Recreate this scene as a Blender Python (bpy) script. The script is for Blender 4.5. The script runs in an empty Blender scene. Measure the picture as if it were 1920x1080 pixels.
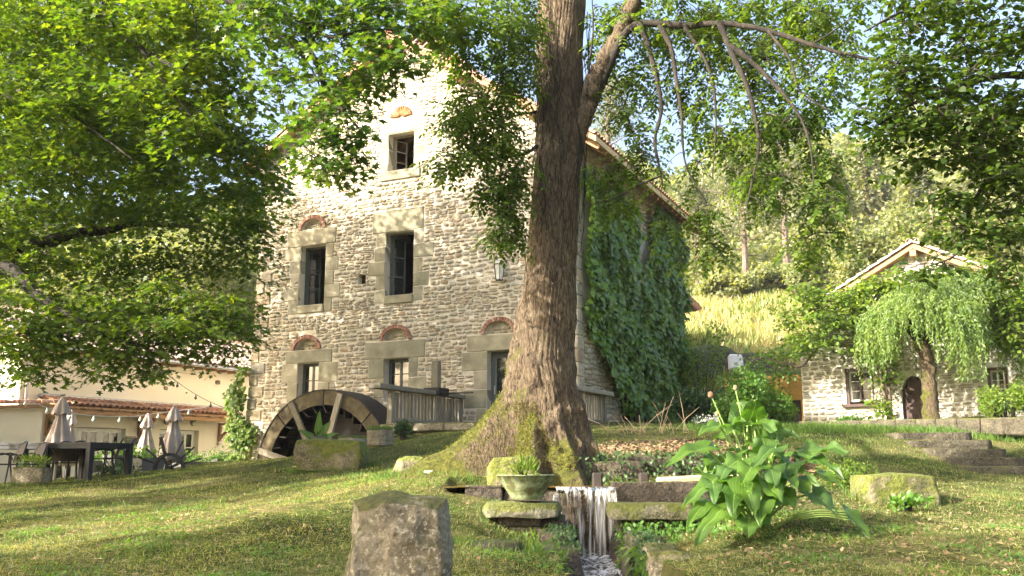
import bpy, bmesh, math, random
import numpy as np
from mathutils import Vector, Matrix, noise
from mathutils.geometry import tessellate_polygon

rnd = random.Random(7)
rg = np.random.default_rng(11)
SC = bpy.context.scene
COL = SC.collection

# ------------------------------------------------------------------ camera
F = 1750.0
PITCH = math.atan(327 / F)
cd = bpy.data.cameras.new("camera")
cam = bpy.data.objects.new("camera", cd)
COL.objects.link(cam)
cam.location = (0, 0, 1.6)
cam.rotation_euler = (math.pi / 2 + PITCH, 0, 0)
cd.sensor_width = 36
cd.lens = 36 * F / 1920
cd.clip_start = 0.05
cd.clip_end = 1500
SC.camera = cam

# ------------------------------------------------------------------ light
SUN = Vector((-0.80, -0.40, 0.47)).normalized()
w = bpy.data.worlds.new("World")
SC.world = w
w.use_nodes = True
wn = w.node_tree.nodes
wl = w.node_tree.links
bg = wn["Background"]
sky = wn.new("ShaderNodeTexSky")
sky.sky_type = "NISHITA"
sky.sun_disc = False
sky.sun_elevation = math.asin(SUN.z)
sky.sun_rotation = math.atan2(SUN.x, SUN.y)
sky.air_density = 1.0
sky.dust_density = 7.0
sky.ozone_density = 1.0
wl.new(sky.outputs[0], bg.inputs[0])
bg.inputs[1].default_value = 0.15
sd = bpy.data.lights.new("sun", "SUN")
sd.energy = 4.3
sd.angle = math.radians(0.6)
sd.color = (1.0, 0.93, 0.82)
so = bpy.data.objects.new("sun", sd)
COL.objects.link(so)
so.rotation_euler = SUN.to_track_quat("Z", "Y").to_euler()
SC.view_settings.view_transform = "Standard"
SC.view_settings.look = "None"
SC.view_settings.gamma = 1
SC.view_settings.exposure = 2.0
SC.view_settings.use_curve_mapping = False

HAZE = 0.00028

# ------------------------------------------------------------------ measuring helpers
CP, SP = math.cos(PITCH), math.sin(PITCH)
EYE = 1.6


def ray(px, py):
    u = px - 960
    v = 540 - py
    return (u, F * CP - v * SP, F * SP + v * CP)


def P(px, py, Y):
    d = ray(px, py)
    k = Y / d[1]
    return Vector((d[0] * k, Y, EYE + d[2] * k))


def plane(px, py, O, U):
    d = ray(px, py)
    det = -d[0] * U[1] + U[0] * d[1]
    k = (-O[0] * U[1] + U[0] * O[1]) / det
    t = (d[0] * O[1] - d[1] * O[0]) / det
    return (t, EYE + k * d[2])


# ------------------------------------------------------------------ object helpers
def link(o, parent=None):
    COL.objects.link(o)
    if parent is not None:
        o.parent = parent
    return o


def tag(o, label=None, cat=None, group=None, kind=None):
    if label:
        o["label"] = label
    if cat:
        o["category"] = cat
    if group:
        o["group"] = group
    if kind:
        o["kind"] = kind
    return o


def thing(name, label, cat, loc=(0, 0, 0), rz=0.0, group=None):
    o = bpy.data.objects.new(name, None)
    o.empty_display_size = 0.2
    COL.objects.link(o)
    o.location = loc
    o.rotation_euler = (0, 0, rz)
    tag(o, label, cat, group)
    return o


def copy_tree(o, parent=None):
    c = o.copy()
    COL.objects.link(c)
    c.parent = parent
    for ch in list(o.children):
        copy_tree(ch, c)
    return c


class MB:
    def __init__(s, off=(0, 0, 0)):
        s.v = []
        s.f = []
        s.off = Vector(off)

    def add(s, vs, fs):
        n = len(s.v)
        s.v.extend([(a[0] - s.off[0], a[1] - s.off[1], a[2] - s.off[2]) for a in vs])
        s.f.extend([tuple(i + n for i in f) for f in fs])
        return s

    def box(s, x0, x1, y0, y1, z0, z1):
        return s.add([(x0, y0, z0), (x1, y0, z0), (x1, y1, z0), (x0, y1, z0), (x0, y0, z1), (x1, y0, z1), (x1, y1, z1), (x0, y1, z1)],
                     [(0, 3, 2, 1), (4, 5, 6, 7), (0, 1, 5, 4), (1, 2, 6, 5), (2, 3, 7, 6), (3, 0, 4, 7)])

    def bar(s, a, b, wx, wz, up=(0, 0, 1)):
        a = Vector(a)
        b = Vector(b)
        d = (b - a).normalized()
        side = d.cross(Vector(up))
        if side.length < 1e-4:
            side = d.cross(Vector((1, 0, 0)))
        side.normalize()
        u = side.cross(d)
        vs = []
        for p in (a, b):
            for i, j in ((-1, -1), (1, -1), (1, 1), (-1, 1)):
                vs.append(p + side * (i * wx / 2) + u * (j * wz / 2))
        return s.add(vs, [(0, 3, 2, 1), (4, 5, 6, 7), (0, 1, 5, 4), (1, 2, 6, 5), (2, 3, 7, 6), (3, 0, 4, 7)])

    def tube(s, path, rad, n=8, cap=True):
        path = [Vector(p) for p in path]
        if not hasattr(rad, "__len__"):
            rad = [rad] * len(path)
        vs = []
        ref = None
        for i, p in enumerate(path):
            d = (path[min(i + 1, len(path) - 1)] - path[max(i - 1, 0)])
            if d.length < 1e-6:
                d = Vector((0, 0, 1))
            d.normalize()
            if ref is None:
                ref = d.cross(Vector((0.3, 0.9, 0.2)))
                if ref.length < 0.1:
                    ref = d.cross(Vector((1, 0, 0)))
            ref = (ref - d * ref.dot(d)).normalized()
            b = d.cross(ref)
            for k in range(n):
                a = 2 * math.pi * k / n
                vs.append(p + ref * (math.cos(a) * rad[i]) + b * (math.sin(a) * rad[i]))
        fs = []
        for i in range(len(path) - 1):
            for k in range(n):
                k2 = (k + 1) % n
                fs.append((i * n + k, i * n + k2, (i + 1) * n + k2, (i + 1) * n + k))
        if cap:
            fs.append(tuple(reversed(range(n))))
            fs.append(tuple((len(path) - 1) * n + k for k in range(n)))
        return s.add(vs, fs)

    def lathe(s, prof, n=16, c=(0, 0, 0), wob=0.0):
        vs = []
        for r, z in prof:
            for k in range(n):
                a = 2 * math.pi * k / n
                rr = r * (1 + wob * math.sin(a * 2 + 1.3))
                vs.append((c[0] + rr * math.cos(a), c[1] + rr * math.sin(a), c[2] + z))
        fs = []
        for i in range(len(prof) - 1):
            for k in range(n):
                k2 = (k + 1) % n
                fs.append((i * n + k, i * n + k2, (i + 1) * n + k2, (i + 1) * n + k))
        fs.append(tuple(reversed(range(n))))
        fs.append(tuple((len(prof) - 1) * n + k for k in range(n)))
        return s.add(vs, fs)

    def prism(s, poly, y0, y1):
        n = len(poly)
        vs = [(x, y0, z) for x, z in poly] + [(x, y1, z) for x, z in poly]
        fs = [tuple(range(n)), tuple(reversed(range(n, 2 * n)))]
        for i in range(n):
            j = (i + 1) % n
            fs.append((i, n + i, n + j, j))
        return s.add(vs, fs)

    def build(s, name, m, parent=None, smooth=False, kind=None, label=None):
        me = bpy.data.meshes.new(name)
        me.from_pydata([tuple(v) for v in s.v], [], s.f)
        me.materials.append(m)
        if smooth:
            me.polygons.foreach_set("use_smooth", [True] * len(me.polygons))
        me.update()
        o = bpy.data.objects.new(name, me)
        link(o, parent)
        if kind:
            o["kind"] = kind
        if label:
            o["label"] = label
        return o


def fix_normals(o):
    bm = bmesh.new()
    bm.from_mesh(o.data)
    bmesh.ops.recalc_face_normals(bm, faces=bm.faces)
    bm.to_mesh(o.data)
    bm.free()


def soft_box(name, c, size, m, parent=None, bev=0.02, jit=0.0, rot=(0, 0, 0), label=None, seed=None, seg=1):
    bm = bmesh.new()
    bmesh.ops.create_cube(bm, size=1)
    r = random.Random(seed if seed is not None else rnd.random())
    for v in bm.verts:
        v.co = Vector((v.co.x * size[0] + r.uniform(-jit, jit), v.co.y * size[1] + r.uniform(-jit, jit), v.co.z * size[2] + r.uniform(-jit, jit)))
    bmesh.ops.bevel(bm, geom=bm.edges[:], offset=min(bev, min(size) * 0.4), segments=seg, affect="EDGES")
    me = bpy.data.meshes.new(name)
    bm.to_mesh(me)
    bm.free()
    me.materials.append(m)
    o = bpy.data.objects.new(name, me)
    o.location = c
    o.rotation_euler = rot
    link(o, parent)
    if label:
        o["label"] = label
    return o


def rock_mesh(name, size, m, seed, square=0.6, amp=0.06, div=12, freq=2.2, flat_top=None):
    bm = bmesh.new()
    bmesh.ops.create_cube(bm, size=2)
    bmesh.ops.subdivide_edges(bm, edges=bm.edges[:], cuts=div, use_grid_fill=True)
    sd_ = Vector((seed * 3.1, seed * 7.7, seed * 1.3))
    for v in bm.verts:
        c = v.co.copy()
        n = c.normalized()
        c = c * square + n * (1 - square) * 1.25
        q = Vector((c.x * size[0] / 2, c.y * size[1] / 2, c.z * size[2] / 2))
        d = noise.fractal(q * freq + sd_, 0.9, 2.1, 4) * amp + noise.noise(q * freq * 0.45 + sd_) * amp * 2.0
        q = q + Vector((n.x, n.y, n.z * 0.6)) * d
        if flat_top and q.z > flat_top:
            q.z = flat_top + (q.z - flat_top) * 0.15
        v.co = q
    me = bpy.data.meshes.new(name)
    bm.to_mesh(me)
    bm.free()
    me.polygons.foreach_set("use_smooth", [True] * len(me.polygons))
    me.materials.append(m)
    return me


def rock(name, loc, size, m, label=None, cat="stone", seed=1, parent=None, rz=0.0, group=None, **k):
    o = bpy.data.objects.new(name, rock_mesh(name, size, m, seed, **k))
    o.location = loc
    o.rotation_euler = (0, 0, rz)
    link(o, parent)
    if parent is None:
        tag(o, label, cat, group)
    return o


def np_mesh(name, V, T, m, parent=None, smooth=False, off=(0, 0, 0), kind=None):
    """V (n,3), T (t,3) triangles"""
    me = bpy.data.meshes.new(name)
    V = np.asarray(V, dtype=np.float32) - np.array(off, dtype=np.float32)
    T = np.asarray(T, dtype=np.int32)
    me.vertices.add(len(V))
    me.vertices.foreach_set("co", V.ravel())
    me.loops.add(T.size)
    me.loops.foreach_set("vertex_index", T.ravel())
    me.polygons.add(len(T))
    me.polygons.foreach_set("loop_start", np.arange(0, T.size, 3, dtype=np.int32))
    if smooth:
        me.polygons.foreach_set("use_smooth", np.ones(len(T), dtype=bool))
    me.materials.append(m)
    me.update(calc_edges=True)
    o = bpy.data.objects.new(name, me)
    link(o, parent)
    if kind:
        o["kind"] = kind
    return o


# leaf templates: (verts (k,3) [side, along, normal], tris)
T_OVAL = (np.array([(0, 0, 0), (.24, .3, .05), (.26, .6, .04), (0, 1, -.08), (-.26, .6, .04), (-.24, .3, .05)]),
          np.array([(0, 1, 5), (1, 2, 4), (1, 4, 5), (2, 3, 4)]))
T_WIDE = (np.array([(0, 0, 0), (.4, .25, .07), (.36, .62, .05), (0, 1, -.1), (-.36, .62, .05), (-.4, .25, .07)]),
          np.array([(0, 1, 5), (1, 2, 4), (1, 4, 5), (2, 3, 4)]))
T_SLIM = (np.array([(0, 0, 0), (.09, .4, .02), (0, 1, -.06), (-.09, .4, .02)]),
          np.array([(0, 1, 3), (1, 2, 3)]))
T_LOBE = (np.array([(0, .35, -.03), (0, 0, 0), (.42, .08, .04), (.24, .3, .02), (.55, .62, .06), (.2, .58, 0), (0, 1.05, -.06),
                    (-.2, .58, 0), (-.55, .62, .06), (-.24, .3, .02), (-.42, .08, .04)]),
          np.array([(0, i, i + 1) for i in range(1, 10)] + [(0, 10, 1)]))


def unit(a):
    return a / np.maximum(np.linalg.norm(a, axis=1, keepdims=True), 1e-9)


def leaves_np(Pp, D, N, size, tmpl):
    tv, tt = tmpl
    D = unit(D)
    S = unit(np.cross(D, N))
    N = np.cross(S, D)
    size = np.asarray(size).reshape(-1, 1, 1)
    V = Pp[:, None, :] + size * (tv[None, :, 0:1] * S[:, None, :] + tv[None, :, 1:2] * D[:, None, :] + tv[None, :, 2:3] * N[:, None, :])
    n, k = len(Pp), len(tv)
    T = (tt[None, :, :] + (np.arange(n) * k)[:, None, None]).reshape(-1, 3)
    return V.reshape(-1, 3), T


class Cloud:
    def __init__(s):
        s.V = []
        s.T = []
        s.n = 0

    def add(s, V, T):
        s.V.append(V)
        s.T.append(T + s.n)
        s.n += len(V)

    def build(s, name, m, parent=None, off=(0, 0, 0), kind=None):
        return np_mesh(name, np.concatenate(s.V), np.concatenate(s.T), m, parent, off=off, kind=kind)


# ------------------------------------------------------------------ materials
def nodes(name):
    m = bpy.data.materials.new(name)
    m.use_nodes = True
    nt = m.node_tree
    return m, nt, nt.nodes, nt.links, nt.nodes["Principled BSDF"]


def ramp(nt, fac, stops):
    r = nt.nodes.new("ShaderNodeValToRGB")
    e = r.color_ramp.elements
    while len(e) < len(stops):
        e.new(0.5)
    for i, (p, c) in enumerate(stops):
        e[i].position = p
        e[i].color = (c[0], c[1], c[2], 1)
    nt.links.new(fac, r.inputs[0])
    return r.outputs[0]


def noise_node(nt, scale, detail=5, rough=0.6, vec=None, dist=0.0, stretch=None):
    if vec is None:
        g = nt.nodes.new("ShaderNodeNewGeometry")
        vec = g.outputs["Position"]
    if stretch:
        mp = nt.nodes.new("ShaderNodeMapping")
        mp.inputs["Scale"].default_value = stretch
        nt.links.new(vec, mp.inputs[0])
        vec = mp.outputs[0]
    n = nt.nodes.new("ShaderNodeTexNoise")
    n.inputs["Scale"].default_value = scale
    n.inputs["Detail"].default_value = detail
    n.inputs["Roughness"].default_value = rough
    n.inputs["Distortion"].default_value = dist
    nt.links.new(vec, n.inputs["Vector"])
    return n.outputs[0]


def math_node(nt, op, a, b=None, clamp=False):
    n = nt.nodes.new("ShaderNodeMath")
    n.operation = op
    n.use_clamp = clamp
    for i, q in enumerate((a, b)):
        if q is None:
            continue
        if isinstance(q, (int, float)):
            n.inputs[i].default_value = q
        else:
            nt.links.new(q, n.inputs[i])
    return n.outputs[0]


def mix_col(nt, fac, a, b, mode="MIX"):
    n = nt.nodes.new("ShaderNodeMix")
    n.data_type = "RGBA"
    n.blend_type = mode
    for i, q in ((0, fac), (6, a), (7, b)):
        if isinstance(q, (int, float)):
            n.inputs[i].default_value = q
        elif isinstance(q, tuple):
            n.inputs[i].default_value = (q[0], q[1], q[2], 1)
        else:
            nt.links.new(q, n.inputs[i])
    return n.outputs[2]


def bump(nt, b, h, strength, dist=0.02):
    n = nt.nodes.new("ShaderNodeBump")
    n.inputs["Strength"].default_value = strength
    n.inputs["Distance"].default_value = dist
    nt.links.new(h, n.inputs["Height"])
    nt.links.new(n.outputs[0], b.inputs["Normal"])


def per_piece(nt):
    """0..1 random per object and per loose piece"""
    oi = nt.nodes.new("ShaderNodeObjectInfo")
    g = nt.nodes.new("ShaderNodeNewGeometry")
    s = math_node(nt, "ADD", oi.outputs["Random"], g.outputs["Random Per Island"])
    return math_node(nt, "FRACT", s)


def mat(name, c1, c2, scale=6, rough=0.8, bmp=0.3, bscale=None, dist=0.02, stretch=None, piece=None, metal=0.0, spec=None, detail=5):
    """two-tone noise colour; piece = list of colours picked per piece"""
    m, nt, N, L, b = nodes(name)
    n = noise_node(nt, scale, detail, stretch=stretch)
    if piece:
        st = [(i / (len(piece) - 1), c) for i, c in enumerate(piece)]
        base = ramp(nt, per_piece(nt), st)
        v = ramp(nt, n, [(0.3, (0.62, 0.6, 0.56)), (0.7, (1.25, 1.22, 1.18))])
        col = mix_col(nt, 1.0, base, v, "MULTIPLY")
    else:
        col = ramp(nt, n, [(0.32, c1), (0.68, c2)])
    L.new(col, b.inputs["Base Color"])
    b.inputs["Roughness"].default_value = rough
    b.inputs["Metallic"].default_value = metal
    if spec is not None:
        b.inputs["Specular IOR Level"].default_value = spec
    if bmp:
        h = noise_node(nt, bscale or scale * 4, 6, 0.65, stretch=stretch)
        bump(nt, b, h, bmp, dist)
    return m


def leaf_mat(name, cols, trans=0.4, rough=0.45, tint=(1.25, 1.35, 0.5)):
    m, nt, N, L, b = nodes(name)
    col = ramp(nt, per_piece(nt), [(i / (len(cols) - 1), c) for i, c in enumerate(cols)])
    big = noise_node(nt, 0.7, 2)
    col = mix_col(nt, 1.0, col, ramp(nt, big, [(0.35, (0.75, 0.82, 0.8)), (0.65, (1.2, 1.15, 1.0))]), "MULTIPLY")
    L.new(col, b.inputs["Base Color"])
    b.inputs["Roughness"].default_value = rough
    b.inputs["Specular IOR Level"].default_value = 0.35
    t = N.new("ShaderNodeBsdfTranslucent")
    tc = mix_col(nt, 1.0, col, (tint[0] * 2.0, tint[1] * 1.85, tint[2] * 1.2), "MULTIPLY")
    L.new(tc, t.inputs[0])
    mx = N.new("ShaderNodeMixShader")
    mx.inputs[0].default_value = trans
    L.new(b.outputs[0], mx.inputs[1])
    L.new(t.outputs[0], mx.inputs[2])
    L.new(mx.outputs[0], N["Material Output"].inputs[0])
    return m


M = {}
M["stone"] = mat("rubble_stone", None, None, 9, 0.92, 0.7, 26, 0.03,
                 piece=[(.40, .34, .24), (.48, .42, .31), (.34, .31, .24), (.44, .39, .29), (.35, .26, .17), (.52, .46, .35), (.36, .34, .29), (.46, .38, .26), (.42, .39, .31)])
M["mortar"] = mat("lime_mortar", (.56, .50, .38), (.68, .62, .49), 5, 0.95, 0.8, 22, 0.03)
M["dressed"] = mat("dressed_stone", None, None, 2.2, 0.92, 0.7, 34, 0.015, piece=[(.30, .28, .19), (.37, .34, .24), (.33, .30, .20), (.27, .26, .18), (.40, .36, .27)])
M["brick"] = mat("red_brick", None, None, 12, 0.9, 0.4, 40, 0.01, piece=[(.33, .16, .11), (.40, .22, .15), (.27, .13, .09), (.44, .28, .20)])
M["white_stone"] = mat("limewashed_stone", None, None, 9, 0.9, 0.6, 26, 0.02,
                       piece=[(.42, .39, .32), (.50, .46, .38), (.36, .34, .28), (.46, .41, .33)])
M["white_mortar"] = mat("pale_mortar", (.66, .62, .53), (.78, .74, .65), 4, 0.95, 0.5, 20, 0.02)
M["old_wood"] = mat("weathered_wood", None, None, 7, 0.85, 0.6, 20, 0.01, stretch=(6, 6, .6), piece=[(.27, .24, .18), (.38, .34, .26), (.18, .16, .11), (.32, .29, .23)])
M["wheel_wood"] = mat("mossy_wheel_wood", (.055, .038, .02), (.15, .12, .055), 5, 0.85, 0.6, 20, 0.01)
M["dark_wood_and_shade"] = mat("wet_dark_wood_and_shade", (.015, .012, .009), (.04, .03, .022), 5, 0.8, 0.4)  # dark wood; also the painted shade inside the waterwheel
M["beam"] = mat("roof_timber", (.30, .17, .09), (.42, .25, .13), 5, 0.8, 0.4, 20, 0.01, stretch=(3, 3, 1))
M["frame"] = mat("grey_green_paint", (.085, .10, .09), (.12, .135, .12), 6, 0.55, 0.1)
M["brown"] = mat("brown_paint", (.06, .03, .025), (.10, .055, .045), 6, 0.6, 0.2)
M["iron"] = mat("dark_iron", (.02, .02, .022), (.05, .045, .04), 12, 0.55, 0.2, metal=0.3)
M["zinc"] = mat("zinc", (.40, .40, .42), (.55, .55, .57), 5, 0.4, 0.05, metal=0.5)
M["plaster"] = mat("cream_plaster", (.86, .78, .62), (.90, .83, .68), 1.2, 0.95, 0.15, 60, 0.005)
M["white"] = mat("white_paint", (.76, .74, .68), (.82, .80, .74), 3, 0.6, 0.05)
M["tile"] = mat("terracotta_tile", None, None, 10, 0.85, 0.4, 30, 0.01, piece=[(.44, .21, .13), (.54, .29, .18), (.38, .19, .13), (.58, .37, .25), (.48, .27, .19)])
M["tile_far"] = mat("weathered_tile", None, None, 8, 0.85, 0.4, 30, 0.01, piece=[(.42, .33, .27), (.52, .42, .35), (.36, .27, .22), (.58, .50, .43)])
M["fabric"] = mat("beige_canvas", (.40, .32, .28), (.52, .44, .39), 3, 0.9, 0.2, 40, 0.004)
M["table"] = mat("anthracite_metal", (.010, .013, .015), (.018, .022, .025), 6, 0.6, 0.05)
M["plastic"] = mat("dark_plastic", (.008, .008, .008), (.016, .015, .015), 8, 0.5, 0.05)
M["wicker"] = mat("brown_wicker", (.03, .02, .016), (.10, .07, .055), 60, 0.6, 0.6, 80, 0.004)
M["planter"] = mat("grey_planter", (.12, .12, .11), (.18, .18, .16), 6, 0.8, 0.2)
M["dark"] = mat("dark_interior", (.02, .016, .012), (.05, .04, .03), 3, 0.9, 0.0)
M["ochre"] = mat("ochre_plaster", (.50, .28, .07), (.62, .38, .12), 3, 0.9, 0.2)
M["twig"] = mat("twig_bark", (.018, .014, .01), (.05, .04, .028), 20, 0.9, 0.2)
M["pine_bark"] = mat("pine_bark", (.09, .065, .05), (.20, .15, .12), 4, 0.95, 0.4)
M["dry_twig"] = mat("dry_stalk", (.30, .20, .12), (.48, .36, .22), 10, 0.9, 0.1)
M["stalk"] = mat("green_stalk", (.16, .26, .05), (.24, .34, .08), 10, 0.5, 0.05)

M["leaf_maple"] = leaf_mat("maple_leaf", [(.04, .085, .013), (.065, .115, .017), (.11, .155, .022), (.05, .095, .015), (.14, .17, .026)], 0.42)
M["leaf_oak"] = leaf_mat("oak_leaf", [(.045, .095, .025), (.06, .12, .03), (.08, .13, .03), (.10, .13, .035)], 0.36)
M["leaf_ash"] = leaf_mat("ash_leaf", [(.045, .09, .016), (.075, .13, .02), (.12, .17, .026), (.055, .10, .018)], 0.42)
M["leaf_elm"] = leaf_mat("elm_leaf", [(.025, .055, .012), (.045, .08, .015), (.07, .105, .018), (.035, .065, .014)], 0.42)
M["leaf_ivy"] = leaf_mat("ivy_leaf", [(.075, .15, .02), (.11, .20, .026), (.15, .24, .035), (.06, .12, .02)], 0.3, 0.38)
M["leaf_willow"] = leaf_mat("willow_leaf", [(.15, .22, .06), (.20, .27, .08), (.11, .18, .06), (.22, .28, .11)], 0.4)
M["leaf_vine"] = leaf_mat("vine_leaf", [(.08, .15, .022), (.13, .20, .03), (.17, .22, .035), (.055, .11, .02)], 0.4)
M["leaf_shrub"] = leaf_mat("shrub_leaf", [(.07, .16, .03), (.10, .20, .04), (.14, .23, .05)], 0.35)
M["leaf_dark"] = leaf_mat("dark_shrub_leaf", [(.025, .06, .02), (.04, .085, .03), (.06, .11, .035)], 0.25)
M["leaf_far"] = leaf_mat("haze_pale_far_leaf", [(.13, .16, .06), (.19, .21, .09), (.23, .23, .11), (.11, .13, .07)], 0.35)  # distance haze is painted in as paler leaf colours
M["leaf_pine"] = leaf_mat("pine_needle", [(.14, .15, .08), (.18, .19, .11), (.10, .13, .08), (.22, .19, .12)], 0.25)  # needles lightened too, haze included in the colour
M["leaf_arum"] = None
M["moss"] = leaf_mat("moss", [(.06, .075, .01), (.12, .13, .016), (.19, .18, .022), (.04, .06, .012)], .2, .9)
M["litter"] = mat("dry_leaf_litter", None, None, 12, 0.9, 0.2, piece=[(.18, .10, .05), (.28, .18, .10), (.13, .08, .05), (.34, .26, .15), (.2, .15, .07)])


def grass_mat(name, cols, trans=0.3):
    return leaf_mat(name, cols, trans, 0.6, (1.2, 1.2, 0.5))


M["grass"] = grass_mat("grass_blade", [(.06, .11, .02), (.11, .17, .03), (.18, .22, .05), (.36, .33, .15), (.08, .14, .022), (.50, .43, .26)])
M["grass_green"] = grass_mat("green_grass", [(.06, .13, .02), (.09, .17, .03), (.13, .20, .035)])
M["grass_dry"] = grass_mat("dry_grass", [(.36, .31, .17), (.28, .28, .11), (.22, .27, .08), (.42, .36, .22), (.38, .28, .17)])


def m_mossrock(name, base1, base2, moss, up=0.5, scale=3.0, bump_s=0.8):
    m, nt, N, L, b = nodes(name)
    n1 = noise_node(nt, 5, 9, 0.78)
    base = ramp(nt, n1, [(0.36, base1), (0.62, base2)])
    st_ = noise_node(nt, 2.2, 5, 0.7, dist=.8)
    base = mix_col(nt, 1.0, base, ramp(nt, st_, [(0.38, (.58, .56, .48)), (0.6, (1.12, 1.1, 1.04))]), "MULTIPLY")
    spots = noise_node(nt, 38, 3, 0.75)
    base = mix_col(nt, math_node(nt, "MULTIPLY", math_node(nt, "SUBTRACT", spots, 0.52, True), 6.0, True), base, (base2[0] * 1.45, base2[1] * 1.5, base2[2] * 1.5))
    mc = ramp(nt, noise_node(nt, 16, 4), [(0.3, moss[0]), (0.7, moss[1])])
    g = N.new("ShaderNodeNewGeometry")
    sp = N.new("ShaderNodeSeparateXYZ")
    L.new(g.outputs["Normal"], sp.inputs[0])
    z = math_node(nt, "MULTIPLY", sp.outputs[2], 0.32)
    f = math_node(nt, "ADD", noise_node(nt, scale, 5, 0.65), z)
    f = math_node(nt, "MULTIPLY", math_node(nt, "SUBTRACT", f, 1.0 - up), 6.0, True)
    L.new(mix_col(nt, f, base, mc), b.inputs["Base Color"])
    b.inputs["Roughness"].default_value = 0.95
    h = math_node(nt, "ADD", noise_node(nt, 30, 6, 0.7), math_node(nt, "MULTIPLY", noise_node(nt, 6, 3), 2.0))
    bump(nt, b, h, 1.0, 0.045)
    return m


M["rock"] = m_mossrock("mossy_granite", (.19, .16, .11), (.42, .37, .27), ((.07, .075, .02), (.14, .14, .03)), 0.45)
M["rock_moss"] = m_mossrock("very_mossy_stone", (.12, .105, .065), (.30, .26, .17), ((.09, .11, .02), (.20, .22, .035)), 0.6, 3.5)
M["rock_dark"] = m_mossrock("wet_dark_stone", (.035, .03, .024), (.12, .095, .07), ((.05, .065, .015), (.09, .11, .02)), 0.35)
M["rock_slab"] = m_mossrock("lichen_slab", (.16, .15, .10), (.34, .32, .24), ((.10, .12, .025), (.19, .20, .05)), 0.62, 4)
M["rock_step"] = m_mossrock("mossy_step", (.05, .045, .032), (.15, .13, .09), ((.07, .08, .02), (.13, .13, .03)), 0.36)

# bark with moss at the foot and on the sunny side
def m_bark():
    m, nt, N, L, b = nodes("furrowed_bark")
    tc = N.new("ShaderNodeTexCoord")
    vec = tc.outputs["Object"]
    rid = noise_node(nt, 22, 6, 0.68, vec, 2.2, (1, 1, 0.17))
    rid2 = noise_node(nt, 60, 4, 0.7, vec, 0.6, (1, 1, 0.2))
    hsum = math_node(nt, "ADD", rid, math_node(nt, "MULTIPLY", rid2, 0.6))
    base = ramp(nt, hsum, [(0.64, (.022, .014, .008)), (0.75, (.125, .085, .048)), (0.87, (.24, .18, .11)), (1.0, (.37, .29, .19))])
    sp = N.new("ShaderNodeSeparateXYZ")
    L.new(vec, sp.inputs[0])
    g = N.new("ShaderNodeNewGeometry")
    sn = N.new("ShaderNodeSeparateXYZ")
    L.new(g.outputs["Normal"], sn.inputs[0])
    hz = math_node(nt, "MULTIPLY", sp.outputs[2], -0.16)
    side = math_node(nt, "MULTIPLY", sn.outputs[0], -0.20)
    upn = math_node(nt, "MULTIPLY", sn.outputs[2], 0.30)
    f = math_node(nt, "ADD", math_node(nt, "ADD", noise_node(nt, 3.2, 7, 0.78, vec, .6), hz), math_node(nt, "ADD", side, upn))
    f = math_node(nt, "MULTIPLY", math_node(nt, "SUBTRACT", f, 0.465), 6.0, True)
    mc = ramp(nt, noise_node(nt, 14, 5, 0.7), [(0.3, (.05, .06, .01)), (0.52, (.14, .145, .018)), (0.75, (.27, .25, .035))])
    L.new(mix_col(nt, f, base, mc), b.inputs["Base Color"])
    b.inputs["Roughness"].default_value = 0.95
    mossb = noise_node(nt, 40, 5, 0.8)
    mx = N.new("ShaderNodeMix")
    mx.data_type = "FLOAT"
    L.new(f, mx.inputs[0])
    L.new(hsum, mx.inputs[2])
    L.new(mossb, mx.inputs[3])
    bump(nt, b, mx.outputs[0], 1.0, 0.09)
    return m


M["bark"] = m_bark()
M["limb"] = mat("silhouette_limb_bark", (.010, .008, .006), (.045, .036, .026), 9, 0.95, 0.8, 30, 0.02, stretch=(1, 1, .5))  # backlit silhouette put into the colour: bark darkened to near black


def m_ground():
    m, nt, N, L, b = nodes("lawn_soil")
    n1 = noise_node(nt, 0.55, 5, 0.6)
    n2 = noise_node(nt, 5, 6, 0.7)
    n3 = noise_node(nt, 45, 4, 0.7)
    s = math_node(nt, "ADD", math_node(nt, "MULTIPLY", n1, 0.6), math_node(nt, "MULTIPLY", n2, 0.4))
    c = ramp(nt, s, [(0.38, (.04, .055, .016)), (0.48, (.085, .105, .03)), (0.56, (.17, .16, .065)), (0.66, (.30, .24, .14))])
    c = mix_col(nt, 1.0, c, ramp(nt, n3, [(0.3, (.55, .55, .5)), (0.7, (1.35, 1.3, 1.2))]), "MULTIPLY")
    L.new(c, b.inputs["Base Color"])
    b.inputs["Roughness"].default_value = 1.0
    b.inputs["Specular IOR Level"].default_value = 0.1
    bump(nt, b, math_node(nt, "ADD", n3, n2), 1.0, 0.05)
    return m


M["ground"] = m_ground()


def m_glass(name, col, rough=0.05):
    m, nt, N, L, b = nodes(name)
    b.inputs["Base Color"].default_value = (*col, 1)
    b.inputs["Roughness"].default_value = rough
    b.inputs["Specular IOR Level"].default_value = 0.9
    b.inputs["Transmission Weight"].default_value = 0.0
    bump(nt, b, noise_node(nt, 1.5, 1), 0.15, 0.02)
    return m


M["glass"] = m_glass("window_glass", (.02, .025, .022))
M["lamp_glass"] = mat("frosted_glass", (.62, .62, .52), (.70, .69, .60), 4, 0.35, 0.0)


def m_water(name):
    m, nt, N, L, b = nodes(name)
    f = noise_node(nt, 6, 6, 0.7, dist=1.5)
    foam = math_node(nt, "MULTIPLY", math_node(nt, "SUBTRACT", f, 0.44), 6.0, True)
    L.new(mix_col(nt, foam, (.045, .04, .035), (.86, .87, .9)), b.inputs["Base Color"])
    L.new(math_node(nt, "ADD", math_node(nt, "MULTIPLY", foam, 0.5), 0.06), b.inputs["Roughness"])
    b.inputs["Specular IOR Level"].default_value = 0.8
    bump(nt, b, noise_node(nt, 9, 4, 0.6, dist=1.0), 0.7, 0.06)
    return m


M["foam"] = m_water("foaming_water")


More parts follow.
